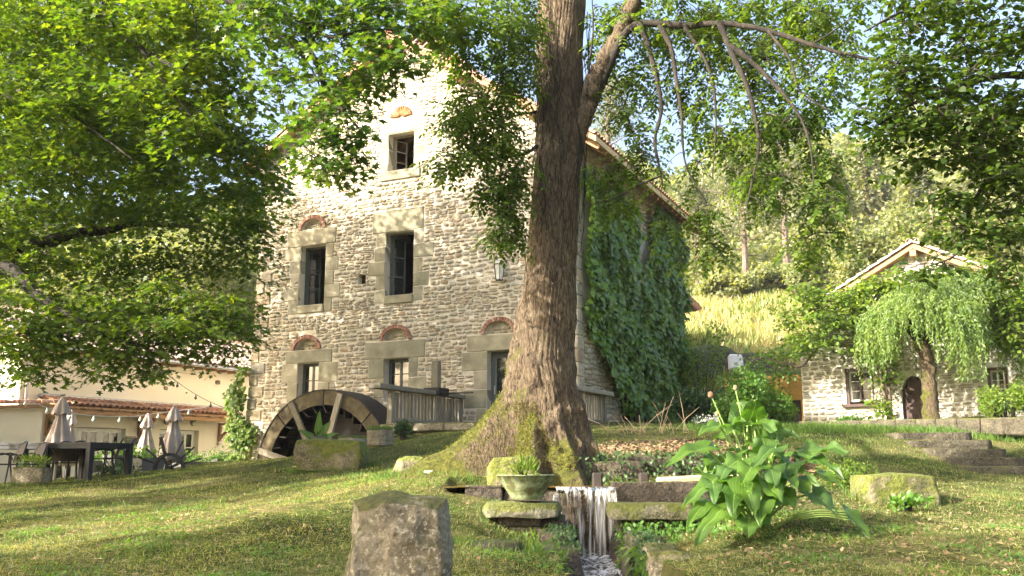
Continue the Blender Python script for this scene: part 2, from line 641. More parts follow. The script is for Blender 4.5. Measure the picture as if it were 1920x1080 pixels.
def m_still():
    m, nt, N, L, b = nodes("stream_water")
    L.new(ramp(nt, noise_node(nt, 3, 3), [(0.3, (.10, .05, .015)), (0.7, (.24, .13, .04))]), b.inputs["Base Color"])
    b.inputs["Roughness"].default_value = 0.08
    b.inputs["Specular IOR Level"].default_value = 0.8
    bump(nt, b, noise_node(nt, 14, 3, 0.6), 0.5, 0.03)
    return m


M["water"] = m_still()


def m_fall():
    m, nt, N, L, b = nodes("falling_water")
    st = noise_node(nt, 17, 3, 0.6, dist=0.25, stretch=(1.3, .4, 0.09))
    f = math_node(nt, "MULTIPLY", math_node(nt, "SUBTRACT", st, 0.43), 3.2, True)
    b.inputs["Base Color"].default_value = (.90, .86, .76, 1)
    b.inputs["Roughness"].default_value = 0.15
    b.inputs["Specular IOR Level"].default_value = 0.9
    gl = N.new("ShaderNodeBsdfGlass")
    gl.inputs["IOR"].default_value = 1.2
    gl.inputs["Roughness"].default_value = 0.1
    gl.inputs["Color"].default_value = (.8, .74, .62, 1)
    mx = N.new("ShaderNodeMixShader")
    L.new(f, mx.inputs[0])
    L.new(gl.outputs[0], mx.inputs[1])
    L.new(b.outputs[0], mx.inputs[2])
    L.new(mx.outputs[0], N["Material Output"].inputs[0])
    n = N.new("ShaderNodeBump")
    n.inputs["Strength"].default_value = 0.8
    n.inputs["Distance"].default_value = 0.04
    L.new(st, n.inputs["Height"])
    L.new(n.outputs[0], b.inputs["Normal"])
    L.new(n.outputs[0], gl.inputs["Normal"])
    return m


M["fall"] = m_fall()


def m_bowl():
    m, nt, N, L, b = nodes("glazed_green_bowl")
    n = noise_node(nt, 9, 6, 0.7)
    c = ramp(nt, n, [(0.35, (.13, .085, .05)), (0.46, (.12, .14, .05)), (0.56, (.26, .30, .16)), (0.7, (.40, .42, .28))])
    L.new(c, b.inputs["Base Color"])
    b.inputs["Roughness"].default_value = 0.7
    bump(nt, b, noise_node(nt, 40, 5), 0.5, 0.01)
    return m


M["bowl"] = m_bowl()


def m_arum():
    m, nt, N, L, b = nodes("arum_leaf")
    uv = N.new("ShaderNodeUVMap")
    uv.uv_map = "leaf"
    sp = N.new("ShaderNodeSeparateXYZ")
    L.new(uv.outputs[0], sp.inputs[0])
    ax = math_node(nt, "ABSOLUTE", math_node(nt, "SUBTRACT", sp.outputs[0], 0.5))
    vein = math_node(nt, "SINE", math_node(nt, "MULTIPLY", math_node(nt, "ADD", sp.outputs[1], math_node(nt, "MULTIPLY", ax, -1.1)), 62.0))
    vein = math_node(nt, "MULTIPLY", math_node(nt, "SUBTRACT", vein, 0.86), 5.0, True)
    mid = math_node(nt, "LESS_THAN", ax, 0.018)
    v = math_node(nt, "MAXIMUM", vein, mid)
    base = ramp(nt, per_piece(nt), [(0, (.045, .10, .016)), (0.5, (.075, .145, .018)), (1, (.05, .105, .028))])
    base = mix_col(nt, 1.0, base, ramp(nt, noise_node(nt, 12, 3), [(0.3, (.8, .85, .8)), (0.7, (1.2, 1.15, 1.1))]), "MULTIPLY")
    col = mix_col(nt, math_node(nt, "MULTIPLY", v, 0.6), base, (.24, .34, .10))
    sp_ = noise_node(nt, 17, 4, 0.7)
    col = mix_col(nt, math_node(nt, "MULTIPLY", math_node(nt, "SUBTRACT", sp_, 0.66, True), 9.0, True), col, (.16, .10, .035))
    L.new(col, b.inputs["Base Color"])
    b.inputs["Roughness"].default_value = 0.38
    t = N.new("ShaderNodeBsdfTranslucent")
    L.new(mix_col(nt, 1.0, col, (2.2, 2.6, 0.8), "MULTIPLY"), t.inputs[0])
    mx = N.new("ShaderNodeMixShader")
    mx.inputs[0].default_value = 0.35
    L.new(b.outputs[0], mx.inputs[1])
    L.new(t.outputs[0], mx.inputs[2])
    L.new(mx.outputs[0], N["Material Output"].inputs[0])
    bump(nt, b, vein, 0.3, 0.004)
    return m


M["leaf_arum"] = m_arum()

# ------------------------------------------------------------------ terrain
ctl = []


def C(px, py, Y):
    p = P(px, py, Y)
    ctl.append((p.x, p.y, p.z))


for q in [(0, 1080, 7), (500, 1085, 7), (1500, 1085, 7), (1920, 1085, 7), (1300, 1045, 8.3), (1000, 1030, 8.6),
          (0, 985, 12), (300, 960, 13), (600, 905, 15.5), (620, 883, 17), (0, 925, 17), (150, 901, 20.5), (300, 882, 24),
          (420, 868, 27.5), (500, 863, 28), (640, 850, 24), (700, 868, 18), (800, 828, 20), (780, 806, 24), (870, 803, 26),
          (750, 888, 13.3), (840, 895, 12.4), (900, 935, 10.9), (900, 985, 9.8), (1085, 792, 25.5), (1180, 793, 30), (1120, 812, 20),
          (1180, 850, 15), (1250, 845, 15), (1350, 870, 13.5), (1400, 985, 9.5), (1550, 975, 10), (1680, 938, 12), (1920, 1000, 10), (1920, 895, 15.4),
          (1850, 862, 16.8), (1750, 814, 19.5), (1600, 830, 18), (1500, 808, 21), (1250, 803, 23), (1512, 797, 27), (1640, 793, 25.6), (1900, 788, 22.5),
          (1300, 800, 33), (1400, 770, 34), (975, 1012, 10.1), (1250, 1012, 9.95), (1010, 1060, 9.0), (1230, 1060, 8.9), (1750, 823, 18.8), (1786, 839, 18.1), (1818, 855, 17.4), (1855, 872, 16.7), (1890, 890, 16.0)]:
    C(*q)
ctl += [(-3, 0, .15), (3, 0, .15), (0, -8, -.5), (-12, -5, -.4), (12, -5, -.3), (-12, 6, .2), (12, 6, .6), (-25, 0, -.6), (25, 0, .6),
        (-14, 22, .95), (-16, 30, .85), (-11, 32, .95), (-12, 38, 1.0), (-25, 30, .6), (-22, 14, .3), (16, 14, 1.9), (20, 26, 3.5),
        (-6, 35, 2.3), (3, 36, 3.1), (-30, 60, 4.0), (-10, 60, 7.0), (5, 40, 4.2), (16, 34, 5.0), (-50, 40, 3), (-60, 0, -2), (60, 0, 4), (50, 40, 12),
        (0, -60, -4), (70, 80, 30), (-70, 90, 12), (0, 110, 30), (50, 120, 40), (-60, 150, 40), (0, 220, 60), (100, 220, 70), (-120, 220, 60)]
for q in [(1290, 668, 44), (1380, 664, 44), (1480, 655, 44), (1300, 572, 58), (1400, 568, 58), (1480, 566, 58), (1640, 560, 58), (1250, 550, 80), (1400, 545, 80), (1600, 520, 80), (1850, 510, 80)]:
    C(*q)
ctl = np.array(ctl)
_c2 = 0.25


def _phi(r2):
    return -np.sqrt(r2 + _c2)


_d = ((ctl[:, None, :2] - ctl[None, :, :2]) ** 2).sum(-1)
_n = len(ctl)
_A = np.zeros((_n + 1, _n + 1))
_A[:_n, :_n] = _phi(_d) + np.eye(_n) * 0.12
_A[:_n, _n] = 1
_A[_n, :_n] = 1
_sol = np.linalg.solve(_A, np.append(ctl[:, 2], 0))


def base_h(x, y):
    x = np.asarray(x, float)
    y = np.asarray(y, float)
    out = np.full(x.shape, _sol[-1])
    for i in range(_n):
        out = out + _sol[i] * _phi((x - ctl[i, 0]) ** 2 + (y - ctl[i, 1]) ** 2)
    return out


def sstep(a, b, x):
    t = np.clip((x - a) / (b - a), 0, 1)
    return t * t * (3 - 2 * t)


CH_L, CH_R = 0.50, 1.20      # lower channel
LIP_Y = 11.0


def bumps(x, y):
    return (0.025 * np.sin(1.7 * x + 0.6 * np.sin(1.1 * y)) * np.cos(1.3 * y + 0.5) + 0.012 * np.sin(5.1 * x + 1.3) * np.sin(4.3 * y + 2 * np.sin(x))
            + 0.006 * np.sin(13 * x + 2 * np.sin(3 * y)) * np.sin(11 * y + x))


def H(x, y):
    x = np.asarray(x, float)
    y = np.asarray(y, float)
    h = base_h(x, y)
    h = h + bumps(x, y) * np.clip(y / 6, 0.3, 1.6)
    # lower channel below the waterfall
    cxm = 0.0 + 0.06 * (LIP_Y - y) * 0
    m = sstep(CH_L - .10, CH_L + .03, x - cxm) * (1 - sstep(CH_R - .03, CH_R + .10, x - cxm)) * (1 - sstep(LIP_Y, LIP_Y + .12, y)) * sstep(-20, -10, y)
    bed = 0.30 - 0.055 * np.maximum(LIP_Y - y, 0)
    h = h * (1 - m) + np.minimum(bed, h) * m
    # mill race behind the lip
    m2 = sstep(-.75, -.6, x) * (1 - sstep(2.9, 3.1, x)) * sstep(LIP_Y + .1, LIP_Y + .25, y) * (1 - sstep(12.05, 12.35, y))
    h = h * (1 - m2) + 1.08 * m2
    return h


def Hs(x, y):
    return float(H(np.array([x]), np.array([y]))[0])


def axis_pts(segs):
    out = []
    for a, b, s in segs:
        out += list(np.arange(a, b, s))
    out.append(segs[-1][1])
    return np.array(out)


xs = axis_pts([(-130, -60, 10), (-60, -24, 3), (-24, -8, .5), (-8, -.2, .16), (-.2, 1.9, .05), (1.9, 9, .14), (9, 24, .5), (24, 60, 3), (60, 140, 10)])
ys = axis_pts([(-38, -20, 6), (-20, 3, 1.0), (3, 8, .14), (8, 13, .08), (13, 22, .16), (22, 36, .35), (36, 70, .9), (70, 110, 3), (110, 170, 12)])
XX, YY = np.meshgrid(xs, ys)
ZZ = H(XX, YY)
V = np.stack([XX, YY, ZZ], -1).reshape(-1, 3)
nx, ny = len(xs), len(ys)
idx = np.arange(nx * ny).reshape(ny, nx)
a, b_, c_, d_ = idx[:-1, :-1].ravel(), idx[:-1, 1:].ravel(), idx[1:, 1:].ravel(), idx[1:, :-1].ravel()
T = np.concatenate([np.stack([a, b_, c_], 1), np.stack([a, c_, d_], 1)])
g = np_mesh("ground", V, T, M["ground"], smooth=True)
g["kind"] = "structure"

# water surfaces
mb = MB()
Vw, Tw = [], []
wx = np.linspace(CH_L - .1, CH_R + .12, 26)
wy = np.linspace(2, LIP_Y - .02, 150)
WX, WY = np.meshgrid(wx, wy)
WZ = 0.53 - 0.055 * (LIP_Y - WY) + 0.03 * np.sin(WX * 9 + 3 * np.sin(WY * 4)) * np.sin(WY * 7 + WX * 3) + 0.018 * np.sin(WX * 23 + WY * 5) * np.sin(WY * 19)
WZ += 0.07 * np.exp(-((WY - (LIP_Y - .25)) / .18) ** 2)
ii = np.arange(WX.size).reshape(WX.shape)
Tq = np.concatenate([np.stack([ii[:-1, :-1].ravel(), ii[:-1, 1:].ravel(), ii[1:, 1:].ravel()], 1), np.stack([ii[:-1, :-1].ravel(), ii[1:, 1:].ravel(), ii[1:, :-1].ravel()], 1)])
o = np_mesh("stream_water", np.stack([WX, WY, WZ], -1).reshape(-1, 3), Tq, M["foam"], smooth=True)
o["kind"] = "structure"
wx = np.linspace(-.8, 3.1, 40)
wy = np.linspace(LIP_Y - .02, 12.4, 24)
WX, WY = np.meshgrid(wx, wy)
WZ = 1.315 + 0.004 * np.sin(WX * 14 + WY * 6)
ii = np.arange(WX.size).reshape(WX.shape)
Tq = np.concatenate([np.stack([ii[:-1, :-1].ravel(), ii[:-1, 1:].ravel(), ii[1:, 1:].ravel()], 1), np.stack([ii[:-1, :-1].ravel(), ii[1:, 1:].ravel(), ii[1:, :-1].ravel()], 1)])
o = np_mesh("mill_race_water", np.stack([WX, WY, WZ], -1).reshape(-1, 3), Tq, M["water"], smooth=True)
o["kind"] = "structure"

# the falling sheet: rolls over the lip and drops in ridged strands
nu, nv = 90, 40
U_, V_ = np.meshgrid(np.linspace(0, 1, nu), np.linspace(0, 1, nv))
fx = 0.50 + U_ * 0.68
fx = fx + (0.5 - U_) * 0.02 * V_ + .008 * np.sin(V_ * 9 + U_ * 31)
r2 = np.sin(U_ * 61 + 2 * np.sin(U_ * 17)) * 0.5 + np.sin(U_ * 133 + 1.0) * 0.3
drop = np.clip((V_ - .12) / .88, 0, 1)
fy = LIP_Y - .02 - np.where(V_ < .12, V_ / .12 * 0.13, 0.13 + 0.12 * drop ** .6) - r2 * 0.028 * sstep(.1, .3, V_)
fz = 1.325 - np.where(V_ < .12, (V_ / .12) ** 2 * 0.05, 0.05 + 0.82 * drop)
ii = np.arange(fx.size).reshape(fx.shape)
Tq = np.concatenate([np.stack([ii[:-1, :-1].ravel(), ii[:-1, 1:].ravel(), ii[1:, 1:].ravel()], 1), np.stack([ii[:-1, :-1].ravel(), ii[1:, 1:].ravel(), ii[1:, :-1].ravel()], 1)])
fall = np_mesh("waterfall", np.stack([fx, fy, fz], -1).reshape(-1, 3), Tq, M["fall"], smooth=True)
fall["kind"] = "structure"
# spray and side trickles
cl = Cloud()
n = 3200
sx = rg.uniform(.46, 1.2, n)
sz = 0.50 + np.abs(rg.normal(0, .06, n))
sy = LIP_Y - .28 + rg.normal(0, .07, n)
Vv, Tt = leaves_np(np.stack([sx, sy, sz], 1), rg.normal(0, 1, (n, 3)), rg.normal(0, 1, (n, 3)), rg.uniform(.004, .014, n), T_OVAL)
cl.add(Vv, Tt)
n = 420
sx = rg.choice([.49, .52, 1.165], n) + rg.normal(0, .015, n)
sz = rg.uniform(.5, 1.28, n)
sy = np.full(n, LIP_Y - .16)
Vv, Tt = leaves_np(np.stack([sx, sy, sz], 1), np.tile([0, 0, -1.0], (n, 1)) + rg.normal(0, .05, (n, 3)), rg.normal(0, 1, (n, 3)), rg.uniform(.03, .09, n), T_SLIM)
cl.add(Vv, Tt)
cl.build("water_spray", mat("spray", (.75, .75, .75), (.85, .85, .85), 4, 0.1, 0), kind="stuff")

# ------------------------------------------------------------------ masonry
def stone_template(seed):
    r = random.Random(seed)
    pts = []
    for (x, z) in [(-.5, -.36), (-.3, -.5), (.25, -.5), (.5, -.32), (.5, .3), (.32, .5), (-.28, .5), (-.5, .28)]:
        pts.append((x + r.uniform(-.09, .05) * (1 if x > 0 else -1), z + r.uniform(-.14, .04) * (1 if z > 0 else -1)))
    vs = [(x, 0.15, z) for x, z in pts]
    vs += [(x * .97, -.55 - r.uniform(0, .2), z * .96) for x, z in pts]
    vs += [(x * .74, -1 - r.uniform(-.2, .25), z * .7) for x, z in pts]
    fs = []
    for k in range(2):
        for i in range(8):
            j = (i + 1) % 8
            fs.append((k * 8 + i, k * 8 + j, (k + 1) * 8 + j, (k + 1) * 8 + i))
    fs.append(tuple(16 + i for i in range(8)))
    return vs, fs


TEMPL = [stone_template(s) for s in range(14)]


def template_meshes(m, name):
    out = []
    for vs, fs in TEMPL:
        me = bpy.data.meshes.new(name)
        me.from_pydata(vs, [], fs)
        me.materials.append(m)
        me.polygons.foreach_set("use_smooth", [i >= 0 for i in range(len(fs))])
        me.update()
        out.append(me)
    return out


def courses(x0, x1, z0, z1, blocked, clip, wmin, wmax, hmin, hmax, seed, wave=0.05):
    """clip(z) -> (xa, xb) span of wall at height z; blocked rects (xa, xb, za, zb)"""
    r = random.Random(seed)
    cells = []
    z = z0
    row = 0
    while z < z1:
        h = r.uniform(hmin, hmax)
        zm = z + h / 2
        ca, cb = clip(z + h)
        a0, b0 = max(x0, ca), min(x1, cb)
        spans = [(a0, b0)] if b0 > a0 else []
        for (xa, xb, za, zb) in blocked:
            if zb <= z + .02 or za >= z + h - .02:
                continue
            ns = []
            for (a, b) in spans:
                if xb <= a or xa >= b:
                    ns.append((a, b))
                else:
                    if xa > a:
                        ns.append((a, xa))
                    if xb < b:
                        ns.append((xb, b))
            spans = ns
        for (a, b) in spans:
            x = a
            while x < b - .06:
                w_ = r.uniform(wmin, wmax) * (1.5 if r.random() < .12 else 1)
                if b - x - w_ < wmin * .6:
                    w_ = b - x
                near = any(xa - .5 < x < xb + .5 and za - .4 < zm < zb + .4 for (xa, xb, za, zb) in blocked) or x - a < .3 or b - x < .6
                dz = 0 if near else wave * math.sin(x * 1.7 + row * .35 + seed) + r.uniform(-.02, .02)
                hh = h
                if r.random() < .22:     # split in two flat stones
                    k = r.uniform(.4, .6)
                    cells.append((x + w_ / 2, z + dz + h * k / 2, w_ * .98, h * k * .98, r.uniform(-.06, .06)))
                    cells.append((x + w_ / 2, z + dz + h * (1 + k) / 2, w_ * .98, h * (1 - k) * .98, r.uniform(-.06, .06)))
                else:
                    cells.append((x + w_ / 2, zm + dz, w_ * .98, hh * .96, r.uniform(-.07, .07)))
                x += w_
        z += h
        row += 1
    return cells


def lay(parent, cells, yface, m, mats_mesh, nparts, depth, seed, key=None, axis="x", gap=.94):
    """axis x: stones in the parent's XZ plane facing -y; axis y: in the YZ plane facing +x"""
    r = random.Random(seed)
    cells = sorted(cells, key=key or (lambda c: -c[2] * c[3]))
    big, rest = cells[:nparts], cells[nparts:]
    rot0 = Matrix.Identity(4) if axis == "x" else Matrix.Rotation(math.pi / 2, 4, "Z")

    def mtx(c):
        loc = Vector((c[0], yface, c[1])) if axis == "x" else Vector((yface, c[0], c[1]))
        return Matrix.Translation(loc) @ rot0 @ Matrix.Rotation(c[4], 4, "Y") @ Matrix.Diagonal((c[2] * gap, depth * r.uniform(.6, 1.35), c[3] * gap, 1))
    for c in big:
        o = bpy.data.objects.new("stone", r.choice(mats_mesh))
        link(o, parent)
        o.matrix_local = mtx(c)
    if rest:
        mb = MB()
        for c in rest:
            vs, fs = r.choice(TEMPL)
            mm = mtx(c)
            mb.add([mm @ Vector(v) for v in vs], fs)
        mb.build("stonework", m, parent, smooth=True, kind="stuff")


def wall_panel(name, outer, holes, y0, y1, m, parent):
    """outer and holes as lists of (x, z); slab between y0 (front) and y1 (back) with reveals"""
    loops = [[Vector((x, z, 0)) for x, z in outer]] + [[Vector((x, z, 0)) for x, z in h] for h in holes]
    tris = tessellate_polygon(loops)
    flat = [p for l in loops for p in l]
    n = len(flat)
    vs = [(p.x, y0, p.y) for p in flat] + [(p.x, y1, p.y) for p in flat]
    fs = []
    for t in tris:
        fs.append(tuple(t))
        fs.append(tuple(n + i for i in reversed(t)))
    k = 0
    for l in loops:
        q = len(l)
        for i in range(q):
            j = (i + 1) % q
            fs.append((k + i, k + j, n + k + j, n + k + i))
        k += q
    mb = MB()
    mb.add(vs, fs)
    o = mb.build(name, m, parent)
    fix_normals(o)
    return o


def rect(x0, x1, z0, z1):
    return [(x0, z0), (x1, z0), (x1, z1), (x0, z1)]


ST = template_meshes(M["stone"], "stone")
WST = template_meshes(M["white_stone"], "pale_stone")

# ------------------------------------------------------------------ the mill
MO = (1.755, 25.0)
MU = (.902, -.433)
MRZ = math.atan2(-.433, .902)
mill = thing("stone_mill", "tall rubble stone mill with tiled gable roof standing behind the big tree", "mill", (MO[0], MO[1], 0), MRZ)


def mill_w(x, y, z):
    return Vector((MO[0] + x * .902 + y * .433, MO[1] - x * .433 + y * .902, z))


XL, XR = -11.05, 0.0
APX, APZ, SLOPE = -6.0, 14.65, .65
ZL = APZ - (APX - XL) * SLOPE
ZR = APZ - (XR - APX) * SLOPE
LEN = 10.6
# openings: x0, x1, z0, z1
op = {"ll": (-9.35, -8.55, 3.1, 4.63), "w2": (-6.15, -5.31, 3.35, 4.62), "door": (-2.73, -1.75, 2.58, 4.68),
      "u1": (-9.42, -8.44, 6.45, 8.37), "u2": (-6.21, -5.21, 6.52, 8.48), "top": (-6.2, -5.27, 10.42, 11.62), "hole": (-7.2, -6.9, 6.95, 7.28)}
lint = {"ll": (-9.85, -8.05, 4.63, 5.03), "w2": (-6.85, -4.75, 4.62, 5.15), "door": (-3.38, -1.2, 4.68, 5.15),
        "u1": (-9.98, -8.06, 8.37, 8.9), "u2": (-6.7, -4.86, 8.48, 9.18), "top": (-6.52, -4.98, 11.62, 12.1)}
arch = {"ll": (-9.05, 5.03, .56), "w2": (-5.78, 5.15, .56), "door": (-2.35, 5.15, .56), "u1": (-9.0, 8.9, .54), "top": (-5.76, 12.1, .50)}
outer = [(-11.35, 0.5), (XR, 0.5), (XR, ZR), (APX, APZ), (XL + .15, ZL + .05)]
holes = [rect(*op[k]) for k in op]


def arc_pts(cx, cz, r, n=10, flat=0.8):
    return [(cx + r * math.cos(math.pi * i / n), cz + .012 + r * flat * math.sin(math.pi * i / n)) for i in range(n + 1)]


for k, (cx, cz, r_) in arch.items():
    if k != "top":
        holes.append(arc_pts(cx, cz, r_ - .12))
wall_panel("wall", outer, holes, 0, .42, M["mortar"], mill)
# arch fillings, recessed
for k, (cx, cz, r_) in arch.items():
    if k != "top":
        MB().box(cx - r_, cx + r_, .16, .3, cz - .05, cz + r_).build("arch_infill", M["mortar"], mill)
inf = []
for k, (cx, cz, r_) in arch.items():
    if k != "top":
        inf += [c for c in courses(cx - r_ + .14, cx + r_ - .14, cz + .02, cz + .36, [], lambda z, cx=cx, cz=cz, r_=r_: (cx - math.sqrt(max(.0, (r_ - .14) ** 2 - ((z - cz) / .8) ** 2)), cx + math.sqrt(max(.0, (r_ - .14) ** 2 - ((z - cz) / .8) ** 2))), .14, .26, .08, .13, 3, 0)]
lay(mill, inf, .16, M["stone"], ST, 0, .04, 5)
# other walls
mb = MB()
mb.box(-.45, -.003, .42, LEN, 0.5, ZR - .02)
mb.box(XL, XL + .45, .42, LEN, 0.5, ZL)
mb.box(XL, 0, LEN, LEN + .4, .5, ZR)
mb.build("side_wall", M["mortar"], mill)
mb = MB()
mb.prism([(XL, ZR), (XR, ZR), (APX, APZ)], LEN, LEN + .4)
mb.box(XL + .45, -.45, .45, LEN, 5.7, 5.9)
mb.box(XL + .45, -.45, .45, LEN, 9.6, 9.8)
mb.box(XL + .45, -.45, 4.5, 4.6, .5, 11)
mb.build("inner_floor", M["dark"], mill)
mb = MB()
for z in (5.55, 9.4):
    for i in range(14):
        mb.box(-10.5 + i * .75, -10.38 + i * .75, .45, 4.5, z - .1, z + .15)
for i in range(5):
    mb.bar((-10.4, 1.0 + i * .7, 9.9), (-4, 1.0 + i * .7, 12.6), .1, .14)
mb.build("ceiling_joist", M["beam"], mill, kind="stuff")
mb = MB()
mb.box(-5.75, -5.25, 1.2, 1.8, 5.9, 7.2)
mb.box(-5.85, -5.2, 1.1, 1.9, 7.2, 7.28)
mb.box(-5.7, -5.3, 1.25, 1.75, 7.28, 7.5)
mb.build("hopper", M["beam"], mill)
mb = MB()
mb.box(-8.95, -8.5, .9, 1.2, 5.9, 7.5)
mb.build("cupboard", M["planter"], mill)

# dressed stone round the openings
def dressed(k, z0, step, wl, wr, left=True, right=True, sill=None):
    x0, x1, za, zb = op[k]
    l = lint[k]
    soft_box("lintel", ((l[0] + l[1]) / 2, .145, (l[2] + l[3]) / 2), (l[1] - l[0] - .02, .34, l[3] - l[2] - .015), M["dressed"], mill, .014, .008)
    n = max(2, round((l[2] - z0) / step))
    hh = (l[2] - z0) / n
    rects = [(l[0], l[1], l[2], l[3])]
    for s, on in ((-1, left), (1, right)):
        if not on:
            continue
        for i in range(n):
            ww = wl[i % len(wl)] if s < 0 else wr[i % len(wr)]
            xa, xb = (x0 - ww, x0) if s < 0 else (x1, x1 + ww)
            zc = z0 + hh * (i + .5)
            soft_box("jamb_stone", ((xa + xb) / 2, .155, zc), (ww - .008, .34 + rnd.uniform(-.02, .02), hh - .014), M["dressed"], mill, .012, .008)
            rects.append((xa, xb, zc - hh / 2, zc + hh / 2))
    if sill:
        soft_box("sill", ((x0 + x1) / 2, .12, sill[0] - sill[1] / 2), (x1 - x0 + sill[2], .36, sill[1]), M["dressed"], mill, .02, .005)
        rects.append((x0 - sill[2] / 2, x1 + sill[2] / 2, sill[0] - sill[1], sill[0]))
    return rects


blk = []
blk += dressed("ll", 2.2, .55, (.38, .62), (.42, .72))
blk += dressed("w2", 2.9, .5, (.55, .34), (.32, .62))
blk += dressed("door", 2.55, .53, (.34, .74, .42, .8), (.4, .6))
blk += dressed("u1", 6.2, .42, (.42, .62, .38), (.3, .6, .34, .5), sill=(6.45, .25, .0))
blk += dressed("u2", 6.3, .43, (.34, .34, .62, .4), (.34, .56, .32, .7), sill=(6.52, .26, .0))
blk += dressed("top", 10.2, .5, (.22, .34), (.24, .38), sill=(10.42, .3, .5))
for k in op:
    blk.append(op[k])
# segmental brick arches
bm0 = bmesh.new()
bmesh.ops.create_cube(bm0, size=1)
bmesh.ops.bevel(bm0, geom=bm0.edges[:], offset=.06, segments=1, affect="EDGES")
brick_me = bpy.data.meshes.new("brick")
bm0.to_mesh(brick_me)
bm0.free()
brick_me.materials.append(M["brick"])
brick_top = brick_me.copy()
brick_top.materials.clear()
brick_top.materials.append(mat("orange_brick", None, None, 12, 0.9, 0.4, 40, 0.01, piece=[(.34, .12, .04), (.42, .17, .06), (.28, .10, .04), (.40, .20, .09)]))
for k, (cx, cz, r_) in arch.items():
    nb = 17 if k != "top" else 13
    for i in range(nb):
        a = math.pi * (i + .5) / nb
        fl = .8
        rr = r_ - .055
        x = cx + rr * math.cos(a)
        z = cz + rr * fl * math.sin(a) + .02
        o = bpy.data.objects.new("brick", brick_me)
        link(o, mill)
        ln = .125
        if k == "top":
            o.data = brick_top
            rr = r_ * .5
            x = cx + (r_ - .1) * .6 * math.cos(a)
            z = cz + (r_ - .1) * .45 * math.sin(a) + .05
            ln = .32
        o.matrix_local = Matrix.Translation((x, .06, z)) @ Matrix.Rotation(-a + (math.pi / 2), 4, "Y") @ Matrix.Diagonal((math.pi * rr / nb * .82, .24, ln, 1))
    blk.append((cx - r_ * 1.0, cx + r_ * 1.0, cz, cz + r_ * .62))
    blk.append((cx - r_ * .6, cx + r_ * .6, cz, cz + r_ * .92))

# window joinery
def casement(name, parent, x0, x1, z0, z1, y, m, nx=2, nz=3, t=.05, glass=True, gm=None):
    fr = MB()
    fr.box(x0, x0 + t, y, y + .06, z0, z1)
    fr.box(x1 - t, x1, y, y + .06, z0, z1)
    fr.box(x0 + t, x1 - t, y, y + .06, z1 - t, z1)
    fr.box(x0 + t, x1 - t, y, y + .06, z0, z0 + t)
    w_ = fr.build(name, m, parent)
    g_ = MB()
    for i in range(nx):
        a = x0 + t + (x1 - x0 - 2 * t) * i / nx
        b = x0 + t + (x1 - x0 - 2 * t) * (i + 1) / nx
        s = MB()
        q = t * .8
        s.box(a + .003, a + q, y + .012, y + .052, z0 + t, z1 - t)
        s.box(b - q, b - .003, y + .012, y + .052, z0 + t, z1 - t)
        s.box(a + q, b - q, y + .012, y + .052, z1 - t - q, z1 - t)
        s.box(a + q, b - q, y + .012, y + .052, z0 + t, z0 + t + q)
        for j in range(1, nz):
            zz = z0 + t + (z1 - z0 - 2 * t) * j / nz
            s.box(a + q, b - q, y + .02, y + .045, zz - t * .3, zz + t * .3)
        s.build("sash", m, w_)
        pn = MB()
        pn.box(a + q, b - q, y + .03, y + .034, z0 + t + q, z1 - t - q)
        if glass:
            pn.build("pane", gm or M["glass"], w_)
    return w_


casement("window", mill, *op["ll"], .26, M["frame"])
casement("window", mill, *op["w2"], .26, M["frame"])
# ground-floor glazed door
x0, x1, z0, z1 = op["door"]
fr = MB()
fr.box(x0, x0 + .07, .27, .35, z0, z1)
fr.box(x1 - .07, x1, .27, .35, z0, z1)
fr.box(x0 + .07, x1 - .07, .27, .35, z1 - .07, z1)
fr.box(x0 + .07, x0 + .17, .29, .34, z0, z1 - .07)
fr.box(x1 - .17, x1 - .07, .29, .34, z0, z1 - .07)
fr.box((x0 + x1) / 2 - .04, (x0 + x1) / 2 + .04, .29, .34, z0 + .8, z1 - .17)
fr.box(x0 + .17, x1 - .17, .29, .34, z1 - .17, z1 - .07)
fr.box(x0 + .17, x1 - .17, .29, .34, z0 + .7, z0 + .8)
fr.box(x0 + .17, x1 - .17, .30, .33, z0, z0 + .7)
dr = fr.build("door", M["frame"], mill)
MB().box(x0 + .17, x1 - .17, .31, .316, z0 + .8, z1 - .17).build("pane", M["glass"], dr)
MB().box(x0 + .1, x0 + .13, .26, .29, z0 + .9, z0 + 1.15).build("handle", M["zinc"], dr)
# upper windows stand open: a frame and two leaves swung inwards
for k in ("u1", "u2", "top"):
    x0, x1, z0, z1 = op[k]
    mf = M["frame"] if k != "top" else M["old_wood"]
    fr = MB()
    t = .05
    fr.box(x0, x0 + t, .26, .34, z0, z1)
    fr.box(x1 - t, x1, .26, .34, z0, z1)
    fr.box(x0 + t, x1 - t, .26, .34, z1 - t, z1)
    fr.box(x0 + t, x1 - t, .26, .34, z0, z0 + .04)
    fo = fr.build("window_frame", mf, mill)
    for s in (0, 1):
        if k == "top" and s == 1:
            continue
        wd = (x1 - x0) / 2 - t
        leaf = bpy.data.objects.new("open_leaf", None)
        leaf = MB()
        leaf.box(0, .045, 0, .04, z0 + .05, z1 - .06)
        leaf.box(wd - .045, wd, 0, .04, z0 + .05, z1 - .06)
        for j in range(4):
            zz = z0 + .07 + (z1 - z0 - .16) * j / 3
            leaf.box(.045, wd - .045, .004, .036, zz - .02, zz + .02)
        lo = leaf.build("sash", mf, fo)
        lo.location = (x0 + t if s == 0 else x1 - t, .34, 0)
        lo.rotation_euler = (0, 0, math.radians(62 if s == 0 else 104))
        if k != "top":
            pn = MB()
            pn.box(.045, wd - .045, .018, .022, z0 + .07, z1 - .08)
            pn = pn.build("pane", M["glass"], fo)
            pn.location = lo.location
            pn.rotation_euler = lo.rotation_euler
MB().box(-7.18, -6.92, .2, .26, 6.97, 7.26).build("niche_back", M["dark"], mill)

